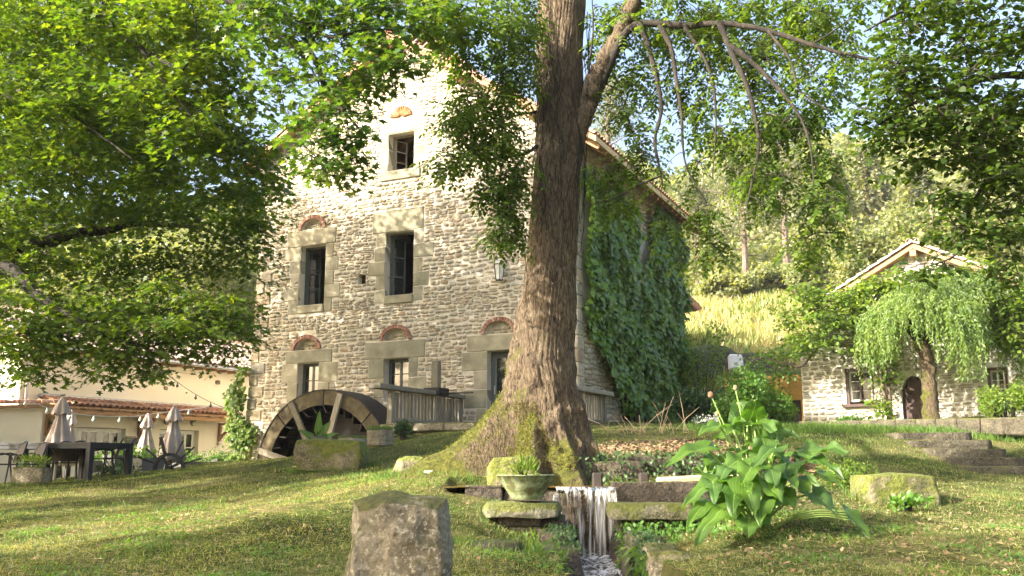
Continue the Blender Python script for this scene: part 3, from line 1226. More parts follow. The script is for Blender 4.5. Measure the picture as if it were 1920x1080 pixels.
# quoins at both front corners
for i in range(26):
    z = 1.2 + i * .37
    if z > ZL - .3:
        break
    ln = .62 if i % 2 else .36
    off = -(11.35 - 11.0) * max(0, (11 - z)) / 10 * 1.0
    soft_box("quoin", (XL + off + ln / 2 + .02, .16, z), (ln, .40, .35), M["stone"], mill, .03, .012)
    blk.append((XL - .5, XL + off + ln + .04, z - .18, z + .18))
for i in range(26):
    z = 2.2 + i * .37
    if z > ZR - .2:
        break
    ln = .6 if i % 2 else .34
    soft_box("quoin", (-ln / 2 + .03, .2, z), (ln, .48, .35), M["stone"], mill, .03, .012)
    blk.append((-ln, .3, z - .18, z + .18))


def clipf(z):
    a = XL - .25 * max(0, (11 - z)) / 10
    b = XR
    if z > ZR:
        b = min(b, APX + (APZ - z) / SLOPE)
    if z > ZL:
        a = max(a, APX - (APZ - z) / SLOPE)
    return a, b


cells = courses(XL - .3, XR, 1.2, APZ, blk, clipf, .12, .33, .08, .175, 21, .09)
cells = [(c[0], c[1] + rnd.uniform(-.012, .012), c[2], c[3] * rnd.uniform(.82, 1.08), c[4] * (2.4 if c[2] < .25 else 1.3)) for c in cells]
lay(mill, cells, .0, M["stone"], ST, 210, .027, 9, gap=.88)
# side wall, right
sidec = courses(.48, LEN, 2.2, ZR - .1, [], lambda z: (.42, LEN), .16, .38, .10, .18, 33, .04)
vis = [c for c in sidec if c[1] < 5.5 - .1 * c[0] or c[1] > 9]
lay(mill, vis, .0, M["stone"], ST, 80, .05, 12, key=lambda c: (c[0] > 6, c[1] > 5, -c[2] * c[3]), axis="y")

# roof
TH = .16
OVF, OVS = .42, .75


def roof_z(x):
    return APZ + .14 - abs(x - APX) * SLOPE


mb = MB()
for s in (-1, 1):
    xe = (XL - .55) if s < 0 else (XR + OVS)
    ze = roof_z(xe)
    za = roof_z(APX)
    mb.add([(APX, -OVF, za), (xe, -OVF, ze), (xe, LEN + .5, ze), (APX, LEN + .5, za), (APX, -OVF, za - TH), (xe, -OVF, ze - TH), (xe, LEN + .5, ze - TH), (APX, LEN + .5, za - TH)],
           [(0, 1, 2, 3), (4, 7, 6, 5), (0, 4, 5, 1), (1, 5, 6, 2), (2, 6, 7, 3), (0, 3, 7, 4)])
roof = mb.build("roof", M["beam"], mill)
mb = MB()
for i in range(21):      # rafters under the right eave
    y = .1 + i * .56
    mb.bar((XR - .1, y, roof_z(XR - .1) - TH - .07), (XR + OVS - .05, y, roof_z(XR + OVS - .05) - TH - .07), .09, .12)
mb.build("rafters", M["beam"], roof, kind="stuff")
mb = MB()
mb.bar((XR + OVS + .02, -OVF, roof_z(XR + OVS) - .10), (XR + OVS + .02, LEN + .5, roof_z(XR + OVS) - .10), .04, .16)
mb.build("fascia", mat("pale_board", (.50, .36, .17), (.62, .46, .25), 5, .8, .1), roof)
for (bx, bz) in ((XL - .1, ZL + .1), (-8.4, None), (-3.6, None), (APX, None), (-1.2, None)):
    zz = roof_z(bx) - TH - .14
    soft_box("purlin_end", (bx, -.18, zz), (.2, .5, .2), M["beam"], roof, .01)
soft_box("kneeler", (XL + .05, -.1, ZL - .42), (.55, .6, .18), M["old_wood"], roof, .01)


def half_tile(r1, r2, L, n=6, t=.012):
    """half round tile along +y, crown up"""
    vs = []
    for k, (rr, y) in enumerate(((r1, 0), (r2, L))):
        for i in range(n + 1):
            a = math.pi * i / n
            vs.append((rr * math.cos(a), y, rr * .8 * math.sin(a) + (.02 if k == 0 else 0)))
    for k, (rr, y) in enumerate(((r1 - t, 0), (r2 - t, L))):
        for i in range(n + 1):
            a = math.pi * i / n
            vs.append((rr * math.cos(a), y, rr * .8 * math.sin(a) + (.02 if k == 0 else 0)))
    m_ = n + 1
    fs = []
    for i in range(n):
        fs.append((i, i + 1, m_ + i + 1, m_ + i))
        fs.append((2 * m_ + i, 3 * m_ + i, 3 * m_ + i + 1, 2 * m_ + i + 1))
        fs.append((i, 2 * m_ + i, 2 * m_ + i + 1, i + 1))
    return vs, fs


def tile_mesh(m, r1=.11, r2=.085, L=.46):
    vs, fs = half_tile(r1, r2, L)
    me = bpy.data.meshes.new("roof_tile")
    me.from_pydata(vs, [], fs)
    me.materials.append(m)
    me.update()
    return me, vs, fs


TM, TV, TF = tile_mesh(M["tile"])
TM2, _, _ = tile_mesh(M["tile_far"])


def slope_frame(o, down, n):
    """matrix with local y pointing up the slope"""
    y = -Vector(down).normalized()
    z = Vector(n).normalized()
    x = y.cross(z)
    return Matrix(((x.x, y.x, z.x, o[0]), (x.y, y.y, z.y, o[1]), (x.z, y.z, z.z, o[2]), (0, 0, 0, 1)))


for s in (-1, 1):
    down = Vector((s, 0, -SLOPE)).normalized()
    nrm = Vector((s * SLOPE, 0, 1)).normalized()
    xe = (XL - .55) if s < 0 else (XR + OVS)
    L_ = abs(xe - APX) / math.cos(math.atan(SLOPE))
    k = int(L_ / .36)
    for i in range(k + 1):     # the verge row seen along the gable
        p = Vector((APX, -OVF + .06, roof_z(APX) + .01)) + down * min(L_, (i + 1) * .36 + .03)
        o = bpy.data.objects.new("roof_tile", TM)
        link(o, roof)
        o.matrix_local = slope_frame(p, down, nrm)
    mb = MB()
    for j in range(1, 52):
        y = -OVF + .06 + j * .235
        for i in range(k + 1):
            p = Vector((APX, y, roof_z(APX) + .01)) + down * min(L_, (i + 1) * .36 + .03)
            if i == k and s == 1:
                o = bpy.data.objects.new("roof_tile", TM)
                link(o, roof)
                o.matrix_local = slope_frame(p, down, nrm)
                continue
            if i % 3 and i < k - 1 and j > 3:
                continue
            mm = slope_frame(p, down, nrm)
            if j > 3 and i < k - 1:
                mm = mm @ Matrix.Diagonal((1, 2.6, 1, 1))
            mb.add([mm @ Vector(v) for v in TV], TF)
    mb.build("tile_field", M["tile"], roof, kind="stuff")
for i in range(9):     # ridge
    o = bpy.data.objects.new("ridge_tile", TM)
    link(o, roof)
    o.matrix_local = Matrix.Translation((APX, -OVF + i * .42 - .04, roof_z(APX) - .01)) @ Matrix.Diagonal((1.5, 1, 1.4, 1))

# wall lantern on its bracket
t, z = plane(946, 497, MO, MU)
lan = thing("wall_lantern", "tapered white glass lantern hanging from an iron bracket on the mill wall", "lantern", mill_w(t, 0, 0), MRZ)
t, z = 0, z
mb = MB()
mb.tube([(.18, .0, z + .2), (.18, -.05, z + .42)], .015, 6)
mb.tube([(.18, -.03, z + .36), (.0, -.25, z + .28), (-.02, -.3, z + .12)], .012, 6)
mb.tube([(.18, -.03, z + .1), (.1, -.12, z + .12), (.0, -.26, z + .27)], .01, 6)
mb.build("bracket", M["iron"], lan)
mb = MB()
mb.lathe([(.03, .14), (.05, .10), (.20, .0), (.205, -.03), (.16, -.03)][::-1], 6, (-.02, -.3, z))
mb.build("cap", M["zinc"], lan, smooth=False)
mb = MB()
mb.lathe([(.10, -.48), (.155, -.03)], 6, (-.02, -.3, z))
mb.build("glass", M["lamp_glass"], lan)
mb = MB()
for i in range(6):
    a = math.pi * i / 3
    mb.bar((-.02 + .105 * math.cos(a), -.3 + .105 * math.sin(a), z - .49), (-.02 + .165 * math.cos(a), -.3 + .165 * math.sin(a), z - .02), .014, .014)
mb.lathe([(.1, -.5), (.115, -.48)], 6, (-.02, -.3, z))
mb.build("cage", M["iron"], lan)

# terrace platform in front of the door with its picket parapets
FL = 2.56
pt = thing("terrace", "low stone terrace with mossy kerb before the mill door", "terrace", (MO[0], MO[1], 0), MRZ)
xa = plane(868, 800, MO, MU)[0]
mb = MB()
mb.box(xa - .02, .55, -3.75, -.03, .8, FL - .1)
mb.build("platform", M["rock"], pt)
for i in range(5):
    soft_box("kerb_stone", (xa + .35 + i * .85, -3.8, FL - .13), (.83, .3, .2), M["rock"], pt, .03, .01)
for i in range(4):
    soft_box("kerb_stone", (xa - .1, -3.4 + i * .9, FL - .13), (.3, .88, .2), M["rock"], pt, .03, .01)

picket_me = []
for i in range(4):
    r = random.Random(i)
    mb = MB()
    z1 = .78 + r.uniform(-.01, .01)
    mb.add([(-.02, -.055, 0), (.02, -.055, 0), (.02, .055, 0), (-.02, .055, 0), (-.02 + r.uniform(-.006, .006), -.05, z1), (.02, -.05, z1 - .01), (.02, .052, z1), (-.02, .05, z1 + .01)],
           [(0, 3, 2, 1), (4, 5, 6, 7), (0, 1, 5, 4), (1, 2, 6, 5), (2, 3, 7, 6), (3, 0, 4, 7)])
    me = bpy.data.meshes.new("picket")
    me.from_pydata([tuple(v) for v in mb.v], [], mb.f)
    me.materials.append(M["old_wood"])
    picket_me.append(me)


def parapet(name, label, x, ya, yb, n, over_a, over_b):
    t = thing(name, label, "parapet", (MO[0], MO[1], 0), MRZ)
    for i in range(n):
        o = bpy.data.objects.new("picket", rnd.choice(picket_me))
        link(o, t)
        o.location = (x + rnd.uniform(-.006, .006), ya + (yb - ya) * (i + .5) / n, FL - .01)
        o.rotation_euler = (rnd.uniform(-.012, .012), 0, rnd.uniform(-.05, .05))
    soft_box("post", (x, ya - .02, FL + .4), (.14, .13, .82), M["old_wood"], t, .01)
    soft_box("post", (x, yb + .02, FL + .4), (.10, .10, .82), M["old_wood"], t, .01)
    soft_box("cap_board", (x, (ya - over_a + yb + over_b) / 2, FL + .85), (.34, yb - ya + over_a + over_b, .11), M["old_wood"], t, .012, .006)
    soft_box("bottom_rail", (x + .06, (ya + yb) / 2, FL + .08), (.05, yb - ya, .09), M["old_wood"], t, .008)
    return t


p1 = parapet("wooden_parapet", "grey picket parapet with long plank cap beside the waterwheel", xa, -3.7, -.15, 21, .75, 0)
p2 = parapet("wooden_parapet", "grey picket parapet with plank cap just right of the big trunk", .55, -3.4, .5, 20, .1, .35)
sg = thing("sluice_post", "upright wooden sluice post bolted to the picket parapet by the door", "post", (MO[0], MO[1], 0), MRZ)
t_ = plane(816, 740, (mill_w(xa, 0, 0).x, mill_w(xa, 0, 0).y), (.433, .902))[0]
soft_box("post", (xa + .02, t_, FL + 1.25), (.2, .2, .95), M["old_wood"], sg, .01)
soft_box("block", (xa, t_ + .05, FL + .9), (.5, .55, .2), M["dark_wood_and_shade"], sg, .02)
soft_box("iron_rod", (xa + .5, t_ + .2, FL + .86), (1.1, .04, .04), M["iron"], sg, .005)
sl = thing("wooden_flume", "old horizontal planks of the flume between wheel and parapet", "flume", (MO[0], MO[1], 0), MRZ)
for i in range(6):
    soft_box("plank", (xa - .75, -1.5 + rnd.uniform(-.02, .02), FL - .25 + i * .185), (1.6, .05, .17), M["old_wood"], sl, .008, .004)

# ------------------------------------------------------------------ waterwheel
WY_ = -1.05
wo = mill_w(0, WY_ - .5, 0)
wa = plane(487, 862, (wo.x, wo.y), MU)
wb = plane(728, 790, (wo.x, wo.y), MU)
wt = plane(622, 729, (wo.x, wo.y), MU)
WR = (wb[0] - wa[0]) / 2 * 1.0
WCX = (wa[0] + wb[0]) / 2
WR = WR * 1.06
WCZ = wt[1] - WR
wc = mill_w(WCX, WY_, WCZ)
wheel = thing("water_wheel", "huge old wooden waterwheel half sunk in its pit against the mill", "waterwheel", wc, MRZ)
wheel.rotation_euler = (0, 0, MRZ)


def ring(mb, r0, r1, y0, y1, n=48):
    vs = []
    for k in range(n):
        a = 2 * math.pi * k / n
        for rr, y in ((r0, y0), (r1, y0), (r1, y1), (r0, y1)):
            vs.append((rr * math.cos(a), y, rr * math.sin(a)))
    fs = []
    for k in range(n):
        j = (k + 1) % n
        for q in range(4):
            q2 = (q + 1) % 4
            fs.append((k * 4 + q, j * 4 + q, j * 4 + q2, k * 4 + q2))
    mb.add(vs, fs)


nseg = 8
for s, y0 in ((0, -.5), (1, .45)):
    for k in range(nseg):        # each shroud is made of curved felloes
        mb = MB()
        a0 = 2 * math.pi * k / nseg + .008
        a1 = 2 * math.pi * (k + 1) / nseg - .008
        nn = 7
        vs = []
        for i in range(nn):
            a = a0 + (a1 - a0) * i / (nn - 1)
            for rr, y in ((WR * .81, y0), (WR * .985, y0), (WR * .985, y0 + .06), (WR * .81, y0 + .06)):
                vs.append((rr * math.cos(a), y, rr * math.sin(a)))
        fs = [(0, 1, 2, 3), tuple((nn - 1) * 4 + q for q in (3, 2, 1, 0))]
        for i in range(nn - 1):
            for q in range(4):
                q2 = (q + 1) % 4
                fs.append((i * 4 + q, (i + 1) * 4 + q, (i + 1) * 4 + q2, i * 4 + q2))
        mb.add(vs, fs)
        mb.build("felloe", M["wheel_wood"], wheel)
mb = MB()
ring(mb, WR * .985, WR, -.52, .53)
mb.build("outer_rim", M["dark_wood_and_shade"], wheel)
for k in range(8):
    a = math.pi * (k + .5) / 4 + .12
    for s, y in ((0, -.545), (1, .56)):
        mb = MB()
        mb.bar((.12 * math.cos(a), y, .12 * math.sin(a)), (WR * .97 * math.cos(a), y, WR * .97 * math.sin(a)), .08, .17, up=(-math.sin(a), 0, math.cos(a)))
        mb.build("spoke", M["old_wood"], wheel)
for k in range(32):
    a = 2 * math.pi * k / 32
    mb = MB()
    mb.bar((WR * .77 * math.cos(a), -.45, WR * .77 * math.sin(a)), (WR * .77 * math.cos(a), .45, WR * .77 * math.sin(a)), .03, .3, up=(math.cos(a + .5), 0, math.sin(a + .5)))
    mb.build("bucket_board", M["dark_wood_and_shade"], wheel)
mb = MB()
mb.tube([(0, -.75, 0), (0, 1.0, 0)], .13, 10)
mb.build("axle", M["iron"], wheel)
mb = MB()
ring(mb, .0, WR * .81, .25, .3, 32)
mb.build("shade_disc", M["dark_wood_and_shade"], wheel)  # near-black disc stands in for the shade behind the spokes

# objects round the wheel
def at_ground(px, py, Y):
    p = P(px, py, Y)
    return Vector((p.x, Y, Hs(p.x, Y)))


rk = rock("trough_stone", Vector((P(623, 850, 17.5).x, 17.5, P(623, 855, 17.5).z)), (1.26, .62, .56), M["rock_moss"], "long mossy stone trough lying on the lawn below the waterwheel", "trough", 3, square=.6, amp=.05, div=20, rz=-.08, freq=2)
pot = P(597, 830, 17.7)
pp = thing("potted_plant", "small grey pot with upright pale green arum leaves on the mossy trough stone", "potted plant", (pot.x, pot.y, P(597, 828, 17.7).z))
mb = MB()
mb.lathe([(.13, -.02), (.15, .10), (.14, .10), (.12, .06)], 14)
mb.build("pot", M["planter"], pp)


def leaf_blade(name, base, tip, width, m, parent, up=(0, 0, 1), droop=.25, wav=.03, seed=0, arrow=True, nl=12, nw=8, off=(0, 0, 0)):
    """arrow-shaped wavy leaf from base to tip, as one curved sheet"""
    r = random.Random(seed)
    base = Vector(base)
    tip = Vector(tip)
    d = tip - base
    L_ = d.length
    dn = d.normalized()
    side = dn.cross(Vector(up))
    if side.length < .1:
        side = dn.cross(Vector((0.2, 1, 0)))
    side.normalize()
    nrm = side.cross(dn)
    ph = r.uniform(0, 6)
    vs, uv = [], []
    for i in range(nl + 1):
        t = i / nl
        if arrow:
            tt = -0.28 + 1.28 * t
            wv = (.5 * (1 - max(tt, 0)) ** .75 * min(1, (t + .08) / .22) ** .6) if tt > 0 else .5 * min(1, (t + .08) / .22) ** .6
        else:
            tt = t
            wv = .5 * math.sin(math.pi * min(1, t * .92 + .04)) ** .8
        for j in range(nw + 1):
            s = (j / nw) * 2 - 1
            if arrow and tt < 0:      # two lobes behind the stalk
                gap = .12 + .5 * (-tt)
                s2 = math.copysign(gap + (1 - gap) * abs(s), s) if abs(s) > 1e-6 else 0
                p_al = tt * (0.35 + abs(s)) * .8
                sw = s2 * wv
                if s == 0:
                    p_al = 0
                    sw = 0
            else:
                p_al = tt
                sw = s * wv
            p = base + dn * (p_al * L_) + side * (sw * width)
            z = -droop * L_ * max(tt, 0) ** 2 + abs(s) * width * .16 - abs(s) ** 2 * width * .10
            z += wav * math.sin(t * 13 + ph + (2 if s > 0 else 0)) * abs(s) ** 2 * 1.2
            p += nrm * z + Vector((0, 0, -droop * .6 * L_ * max(tt, 0) ** 2))
            p += Vector((0, 0, noise.noise(p * 9 + Vector((seed, 0, 0))) * width * .14))
            vs.append(p)
            uv.append((j / nw, t))
    fs = []
    q = nw + 1
    for i in range(nl):
        for j in range(nw):
            fs.append((i * q + j, i * q + j + 1, (i + 1) * q + j + 1, (i + 1) * q + j))
    mb = MB(off)
    mb.add(vs, fs)
    o = mb.build(name, m, parent, smooth=True)
    ul = o.data.uv_layers.new(name="leaf")
    for lp in o.data.loops:
        ul.data[lp.index].uv = uv[lp.vertex_index]
    return o


for i, (dx, dz, ln, wd) in enumerate([(.0, .42, .5, .16), (.22, .22, .32, .16), (-.38, .05, .3, .13), (.38, -.02, .34, .12), (.1, .12, .25, .12)]):
    bs = Vector((dx * .4, -.02, .08 + max(0, dz) * .35))
    tp = Vector((dx, -.08, .12 + dz + .1))
    leaf_blade("leaf", bs, tp, wd, M["leaf_arum"], pp, up=(0, -1, .3), seed=i, wav=.01, nl=6, nw=4)
    MB().tube([(0, 0, .05), bs * .6 + Vector((0, 0, .03)), bs], .012, 5).build("stalk", M["stalk"], pp)

for nm, lab, px, py, Y, rr, hh in [("half_barrel", "low round basket planter with moss on top, behind the mossy trough", 661, 830, 19.5, .30, .28),
                                   ("half_barrel", "round basket planter with tall grass on top, beside the picket parapet", 713, 815, 20.5, .29, .30)]:
    p = P(px, py, Y)
    t = thing(nm, lab, "planter", (p.x, p.y, p.z - hh / 2 - .1))
    mb = MB()
    prof = [(rr * .9, 0)]
    for i in range(9):
        prof += [(rr * (1 + .02 * (i % 2)), .02 + i * (hh + .06) / 9)]
    prof += [(rr * .9, hh + .07)]
    mb.lathe(prof, 20)
    mb.build("basket", M["rock"], t)
    cl = Cloud()
    n = 420
    a = rg.uniform(0, 6.28, n)
    q = np.sqrt(rg.uniform(0, 1, n)) * rr
    Vv, Tt = leaves_np(np.stack([q * np.cos(a), q * np.sin(a), np.full(n, hh + .05)], 1), np.stack([rg.normal(0, .35, n), rg.normal(0, .35, n), np.ones(n)], 1), rg.normal(0, 1, (n, 3)),
                       rg.uniform(.04, .12 if px > 700 else .07, n), T_SLIM)
    cl.add(Vv, Tt)
    cl.build("moss_and_grass", M["grass_green"], t, kind="stuff")

# ------------------------------------------------------------------ the cream house on the left
HO = (-11.1, 38.0)
HU = (.433, .902)
HRZ = math.atan2(.902, .433)
hs = thing("cream_house", "cream rendered house with tiled roof and glazed doors behind the patio", "house", (HO[0], HO[1], 0), HRZ)


def hw(x, y, z):
    return Vector((HO[0] + x * .433 - y * .902, HO[1] + x * .902 + y * .433, z))


hop = [(-8.25, -5.55, .95, 2.76), (-4.0, -2.05, .95, 2.80)]
wall_panel("wall", [(-9.8, .3), (6, .3), (6, 5.33), (-9.8, 5.33)], [rect(*q) for q in hop], 0, .3, M["plaster"], hs)
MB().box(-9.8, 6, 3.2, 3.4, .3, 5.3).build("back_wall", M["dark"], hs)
MB().box(-9.8, -9.5, .31, 3.2, .3, 5.3).build("end_wall", M["plaster"], hs)
MB().box(-9.45, 6, .35, 3.2, .9, .95).build("inner_floor", M["dark"], hs)
for (x0, x1, z0, z1), n in zip(hop, (3, 2)):
    for i in range(n):
        a = x0 + (x1 - x0) * i / n
        b = x0 + (x1 - x0) * (i + 1) / n
        wdw = casement("glazed_door" if n == 2 else "window", hs, a + .01, b - .01, z0 + .02, z1 - .02, .2, M["white"], 2, 3, .075)
mb = MB()
rs = .42
mb.add([(-9.9, -.55, 5.3), (6.1, -.55, 5.3), (6.1, 4.2, 5.3 + 4.75 * rs), (-9.9, 4.2, 5.3 + 4.75 * rs), (-9.9, -.55, 5.2), (6.1, -.55, 5.2), (6.1, 4.2, 5.2 + 4.75 * rs), (-9.9, 4.2, 5.2 + 4.75 * rs)],
       [(0, 1, 2, 3), (4, 7, 6, 5), (0, 4, 5, 1), (1, 5, 6, 2), (2, 6, 7, 3), (3, 7, 4, 0)])
hr = mb.build("roof", M["beam"], hs)
dn_ = Vector((0, -1, -rs)).normalized()
nn_ = Vector((0, -rs, 1)).normalized()
mb = MB()
cnt = 0
for i in range(68):
    x = -9.8 + i * .234
    for j in range(11):
        p = Vector((x, -.6 + j * .36 / math.sqrt(1 + rs * rs) * 1.0, 5.31 + j * .36 * rs / math.sqrt(1 + rs * rs) - .02))
        mm = slope_frame(p, dn_, nn_)
        if j == 0 and i > 18:
            o = bpy.data.objects.new("roof_tile", TM2)
            link(o, hr)
            o.matrix_local = mm
        else:
            if j > 7 and j % 2:
                continue
            mb.add([mm @ Vector(v) for v in TV], TF)
mb.build("tile_field", M["tile_far"], hr, kind="stuff")
mb = MB()
mb.tube([(-9.85, -.68, 5.2), (6.1, -.68, 5.2)], .06, 8)
mb.build("gutter", M["zinc"], hr)
mb = MB()
for i in range(26):
    mb.box(-9.7 + i * .6, -9.6 + i * .6, -.5, 0, 5.08, 5.19)
mb.build("rafter_ends", M["beam"], hr, kind="stuff")
MB().tube([(-9.62, -.66, 5.15), (-9.62, -.08, 4.9), (-9.62, -.08, .6)], .055, 8).build("downpipe", M["zinc"], hs)
# porch roof
PX0, PX1 = -9.1, -.9
py_top, pz_out = 3.66, 3.36
pr = MB()
pr.add([(PX0, -.02, py_top - .06), (PX1, -.02, py_top - .06), (PX1, -.95, pz_out), (PX0, -.95, pz_out), (PX0, -.02, py_top - .12), (PX1, -.02, py_top - .12), (PX1, -.95, pz_out - .06), (PX0, -.95, pz_out - .06)],
       [(0, 3, 2, 1), (4, 5, 6, 7), (3, 7, 6, 2), (0, 4, 7, 3), (1, 2, 6, 5), (0, 1, 5, 4)])
pr = pr.build("porch_roof", M["beam"], hs)
dn2 = Vector((0, -.93, -(py_top - pz_out))).normalized()
nn2 = Vector((0, -(py_top - pz_out), .93)).normalized()
for i in range(36):
    for j in (0, 1):
        p = Vector((PX0 + .1 + i * .232, -.98 + j * .42, pz_out + .02 + j * .42 * .31))
        o = bpy.data.objects.new("porch_tile", TM)
        link(o, pr)
        o.matrix_local = slope_frame(p, dn2, nn2) @ Matrix.Diagonal((1, 1.1, 1, 1))
soft_box("flashing", ((PX0 + PX1) / 2, -.07, py_top + .04), (PX1 - PX0 + .1, .14, .12), M["zinc"], pr, .02)
soft_box("beam", ((PX0 + PX1) / 2, -.8, pz_out - .16), (PX1 - PX0, .14, .16), M["beam"], pr, .01)
for i in range(12):
    soft_box("rafter_end", (PX0 + .3 + i * .7, -.86, pz_out - .04), (.08, .24, .08), M["beam"], pr, .008)
for x in (PX0 + .35, -5.0, PX1 - .1):
    mb = MB()
    mb.box(x - .05, x + .05, -.12, -.02, pz_out - .95, pz_out - .24)
    mb.bar((x, -.08, pz_out - .85), (x, -.75, pz_out - .26), .09, .09)
    mb.box(x - .05, x + .05, -.8, -.02, pz_out - .32, pz_out - .24)
    mb.build("bracket", M["beam"], pr)
    soft_box("corbel", (x, -.08, pz_out - 1.02), (.16, .14, .14), M["white_mortar"], pr, .03)
for px, py in ((310, 728), (349, 737), (407, 717)):
    q = plane(px, py, HO, HU)
    rock("wall_stone", (q[0], -.02, q[1]), (.18, .1, .13), M["rock"], parent=hs, seed=px, div=3)
for px, py in ((312, 791), (361, 793)):
    q = plane(px, py, HO, HU)
    t = thing("bulkhead_lamp", "small oval bulkhead lamp under the porch " + ("left of the glazed door" if px < 340 else "above the glazed door"), "lamp", hw(q[0], 0, q[1]), HRZ)
    mb = MB()
    mb.lathe([(.05, 0), (.14, .02), (.14, .05)], 12)
    o_ = mb.build("base", M["brown"], t)
    o_.rotation_euler = (math.pi / 2, 0, 0)
    o_.scale = (1, .75, 1)
    mb = MB()
    mb.lathe([(.125, .05), (.1, .1), (.02, .12)], 12)
    o_ = mb.build("lens", M["lamp_glass"], t, smooth=True)
    o_.rotation_euler = (math.pi / 2, 0, 0)
    o_.scale = (1, .75, 1)
q = plane(250, 843, HO, HU)
nb = thing("menu_board", "framed pale notice board fixed to the cream wall between the doors", "board", hw(q[0] + .1, -.03, q[1]), HRZ)
mb = MB()
for (a, b, c2, d2) in ((-.5, .5, .4, .46), (-.5, .5, -.46, -.4), (-.5, -.44, -.4, .4), (.44, .5, -.4, .4)):
    mb.box(a, b, -.05, 0, c2, d2)
mb.build("frame", M["old_wood"], nb)
MB().box(-.44, .44, -.03, -.01, -.4, .4).build("panel", M["planter"], nb)

# low annex at the far left
an = thing("annex", "low cream annex with a terracotta tile verge at the left edge", "annex", (HO[0], HO[1], 0), HRZ)
MB().box(-16, -10.15, -1.6, 2, .3, 3.15).build("wall", M["plaster"], an)
mb = MB()
mb.add([(-16, -1.9, 2.9), (-9.95, -1.9, 3.32), (-9.95, 2, 3.32), (-16, 2, 2.9), (-16, -1.9, 2.8), (-9.95, -1.9, 3.22), (-9.95, 2, 3.22), (-16, 2, 2.8)],
       [(0, 1, 2, 3), (4, 7, 6, 5), (0, 4, 5, 1), (1, 5, 6, 2), (2, 6, 7, 3), (3, 7, 4, 0)])
mb.build("roof", M["beam"], an)
for i in range(13):
    o = bpy.data.objects.new("verge_tile", TM)
    link(o, an)
    dn3 = Vector((-1, 0, -.07)).normalized()
    o.matrix_local = slope_frame(Vector((-10.1 - i * .4, -1.85, 3.34 - i * .028)), dn3, Vector((-.07, 0, 1))) @ Matrix.Diagonal((1.25, 1, 1.3, 1))
wh = thing("white_house", "plain white house wall seen beyond the annex at the left edge", "house", P(-60, 700, 44), HRZ + .2)
MB().box(-6, 1.2, 0, 4, -5, .8).build("wall", M["white"], wh)


# things on the patio -------------------------------------------------
def parasol(px, ytop, Y, wpx, label, hgt=2.25):
    top = P(px, ytop, Y)
    gz = top.z - hgt
    t = thing("closed_parasol", label, "parasol", (top.x, top.y, gz), group="closed parasols on the patio")
    R_ = wpx / 1780 * Y / 2
    H_ = hgt
    mb = MB()
    n = 40
    prof = [(.86, R_ * .55), (.9, R_ * .98), (1.3, R_ * .82), (1.65, R_ * .5), (1.88, R_ * .32), (H_ - .27, R_ * .30)]
    vs = []
    for z, r_ in prof:
        for k in range(n):
            a = 2 * math.pi * k / n
            f = 1 + .16 * math.sin(a * 8 + z) + .06 * math.sin(a * 3 + px)
            vs.append((r_ * f * math.cos(a), r_ * f * math.sin(a), z - .12 + (.04 * math.sin(a * 8) if z < 1 else 0)))
    fs = []
    for i in range(len(prof) - 1):
        for k in range(n):
            fs.append((i * n + k, i * n + (k + 1) % n, (i + 1) * n + (k + 1) % n, (i + 1) * n + k))
    mb.add(vs, fs)
    mb.build("canopy", M["fabric"], t, smooth=True)
    mb = MB()
    vs = []
    prof = [(H_ - .42, R_ * .62), (H_ - .2, R_ * .36), (H_ - .02, .035), (H_, .02)]
    for z, r_ in prof:
        for k in range(24):
            a = 2 * math.pi * k / 24
            f = 1 + .13 * math.sin(a * 6)
            vs.append((r_ * f * math.cos(a), r_ * f * math.sin(a), z + (.03 * math.sin(a * 6) if r_ > .05 else 0)))
    fs = [tuple(3 * 24 + k for k in range(24))]
    for i in range(3):
        for k in range(24):
            fs.append((i * 24 + k, i * 24 + (k + 1) % 24, (i + 1) * 24 + (k + 1) % 24, (i + 1) * 24 + k))
    mb.add(vs, fs)
    mb.build("vent_flap", M["fabric"], t, smooth=True)
    MB().tube([(0, 0, .04), (0, 0, H_ - .03)], .024, 8).build("pole", M["planter"], t)
    mb = MB()
    mb.lathe([(.28, 0), (.28, .06), (.06, .1), (.05, .3)], 14)
    mb.build("base", M["planter"], t)
    return t


parasol(118, 744, 22.6, 54, "largest closed beige parasol, standing behind the long dark table")
parasol(134, 768, 26, 36, "closed parasol half hidden behind the largest one")
parasol(278, 775, 28, 38, "closed pale parasol between the notice board and the iron wheel")
parasol(328, 760, 25.5, 46, "closed beige parasol directly behind the spiked iron wheel")


A_ = P(170, 829, 20)
dirx = Vector((-.93, .36, 0)).normalized()
zt_ = A_.z


def table2(label, ox, L_, wid):
    """local x runs left along the row, local y away from the camera"""
    ang = math.atan2(dirx.y, dirx.x)
    base = Vector((A_.x, A_.y, 0)) + dirx * ox
    t = thing("dining_table", label, "table", base, ang, "dark tables set end to end")
    MB().box(0, L_, -wid, 0, zt_ - .045, zt_).build("tabletop", M["table"], t)
    mb = MB()
    mb.box(.02, L_ - .02, -.05, -.02, zt_ - .13, zt_ - .045)
    mb.box(.02, L_ - .02, -wid + .02, -wid + .05, zt_ - .13, zt_ - .045)
    mb.box(.02, .05, -wid + .05, -.05, zt_ - .13, zt_ - .045)
    mb.box(L_ - .05, L_ - .02, -wid + .05, -.05, zt_ - .13, zt_ - .045)
    mb.build("apron", M["table"], t)
    for x in (.005, L_ - .115):
        for y in (-wid + .005, -.115):
            p = base + Vector((math.cos(ang), math.sin(ang), 0)) * x + Vector((-math.sin(ang), math.cos(ang), 0)) * y
            MB().box(x, x + .11, y, y + .11, Hs(p.x, p.y) - .05, zt_ - .05).build("leg", M["table"], t)
    return t


table2("right-hand dark metal dining table with its corner nearest the lawn", 0, 1.3, 1.25)
table2("left-hand dark metal dining table running out of the picture", 1.33, 1.9, 1.25)


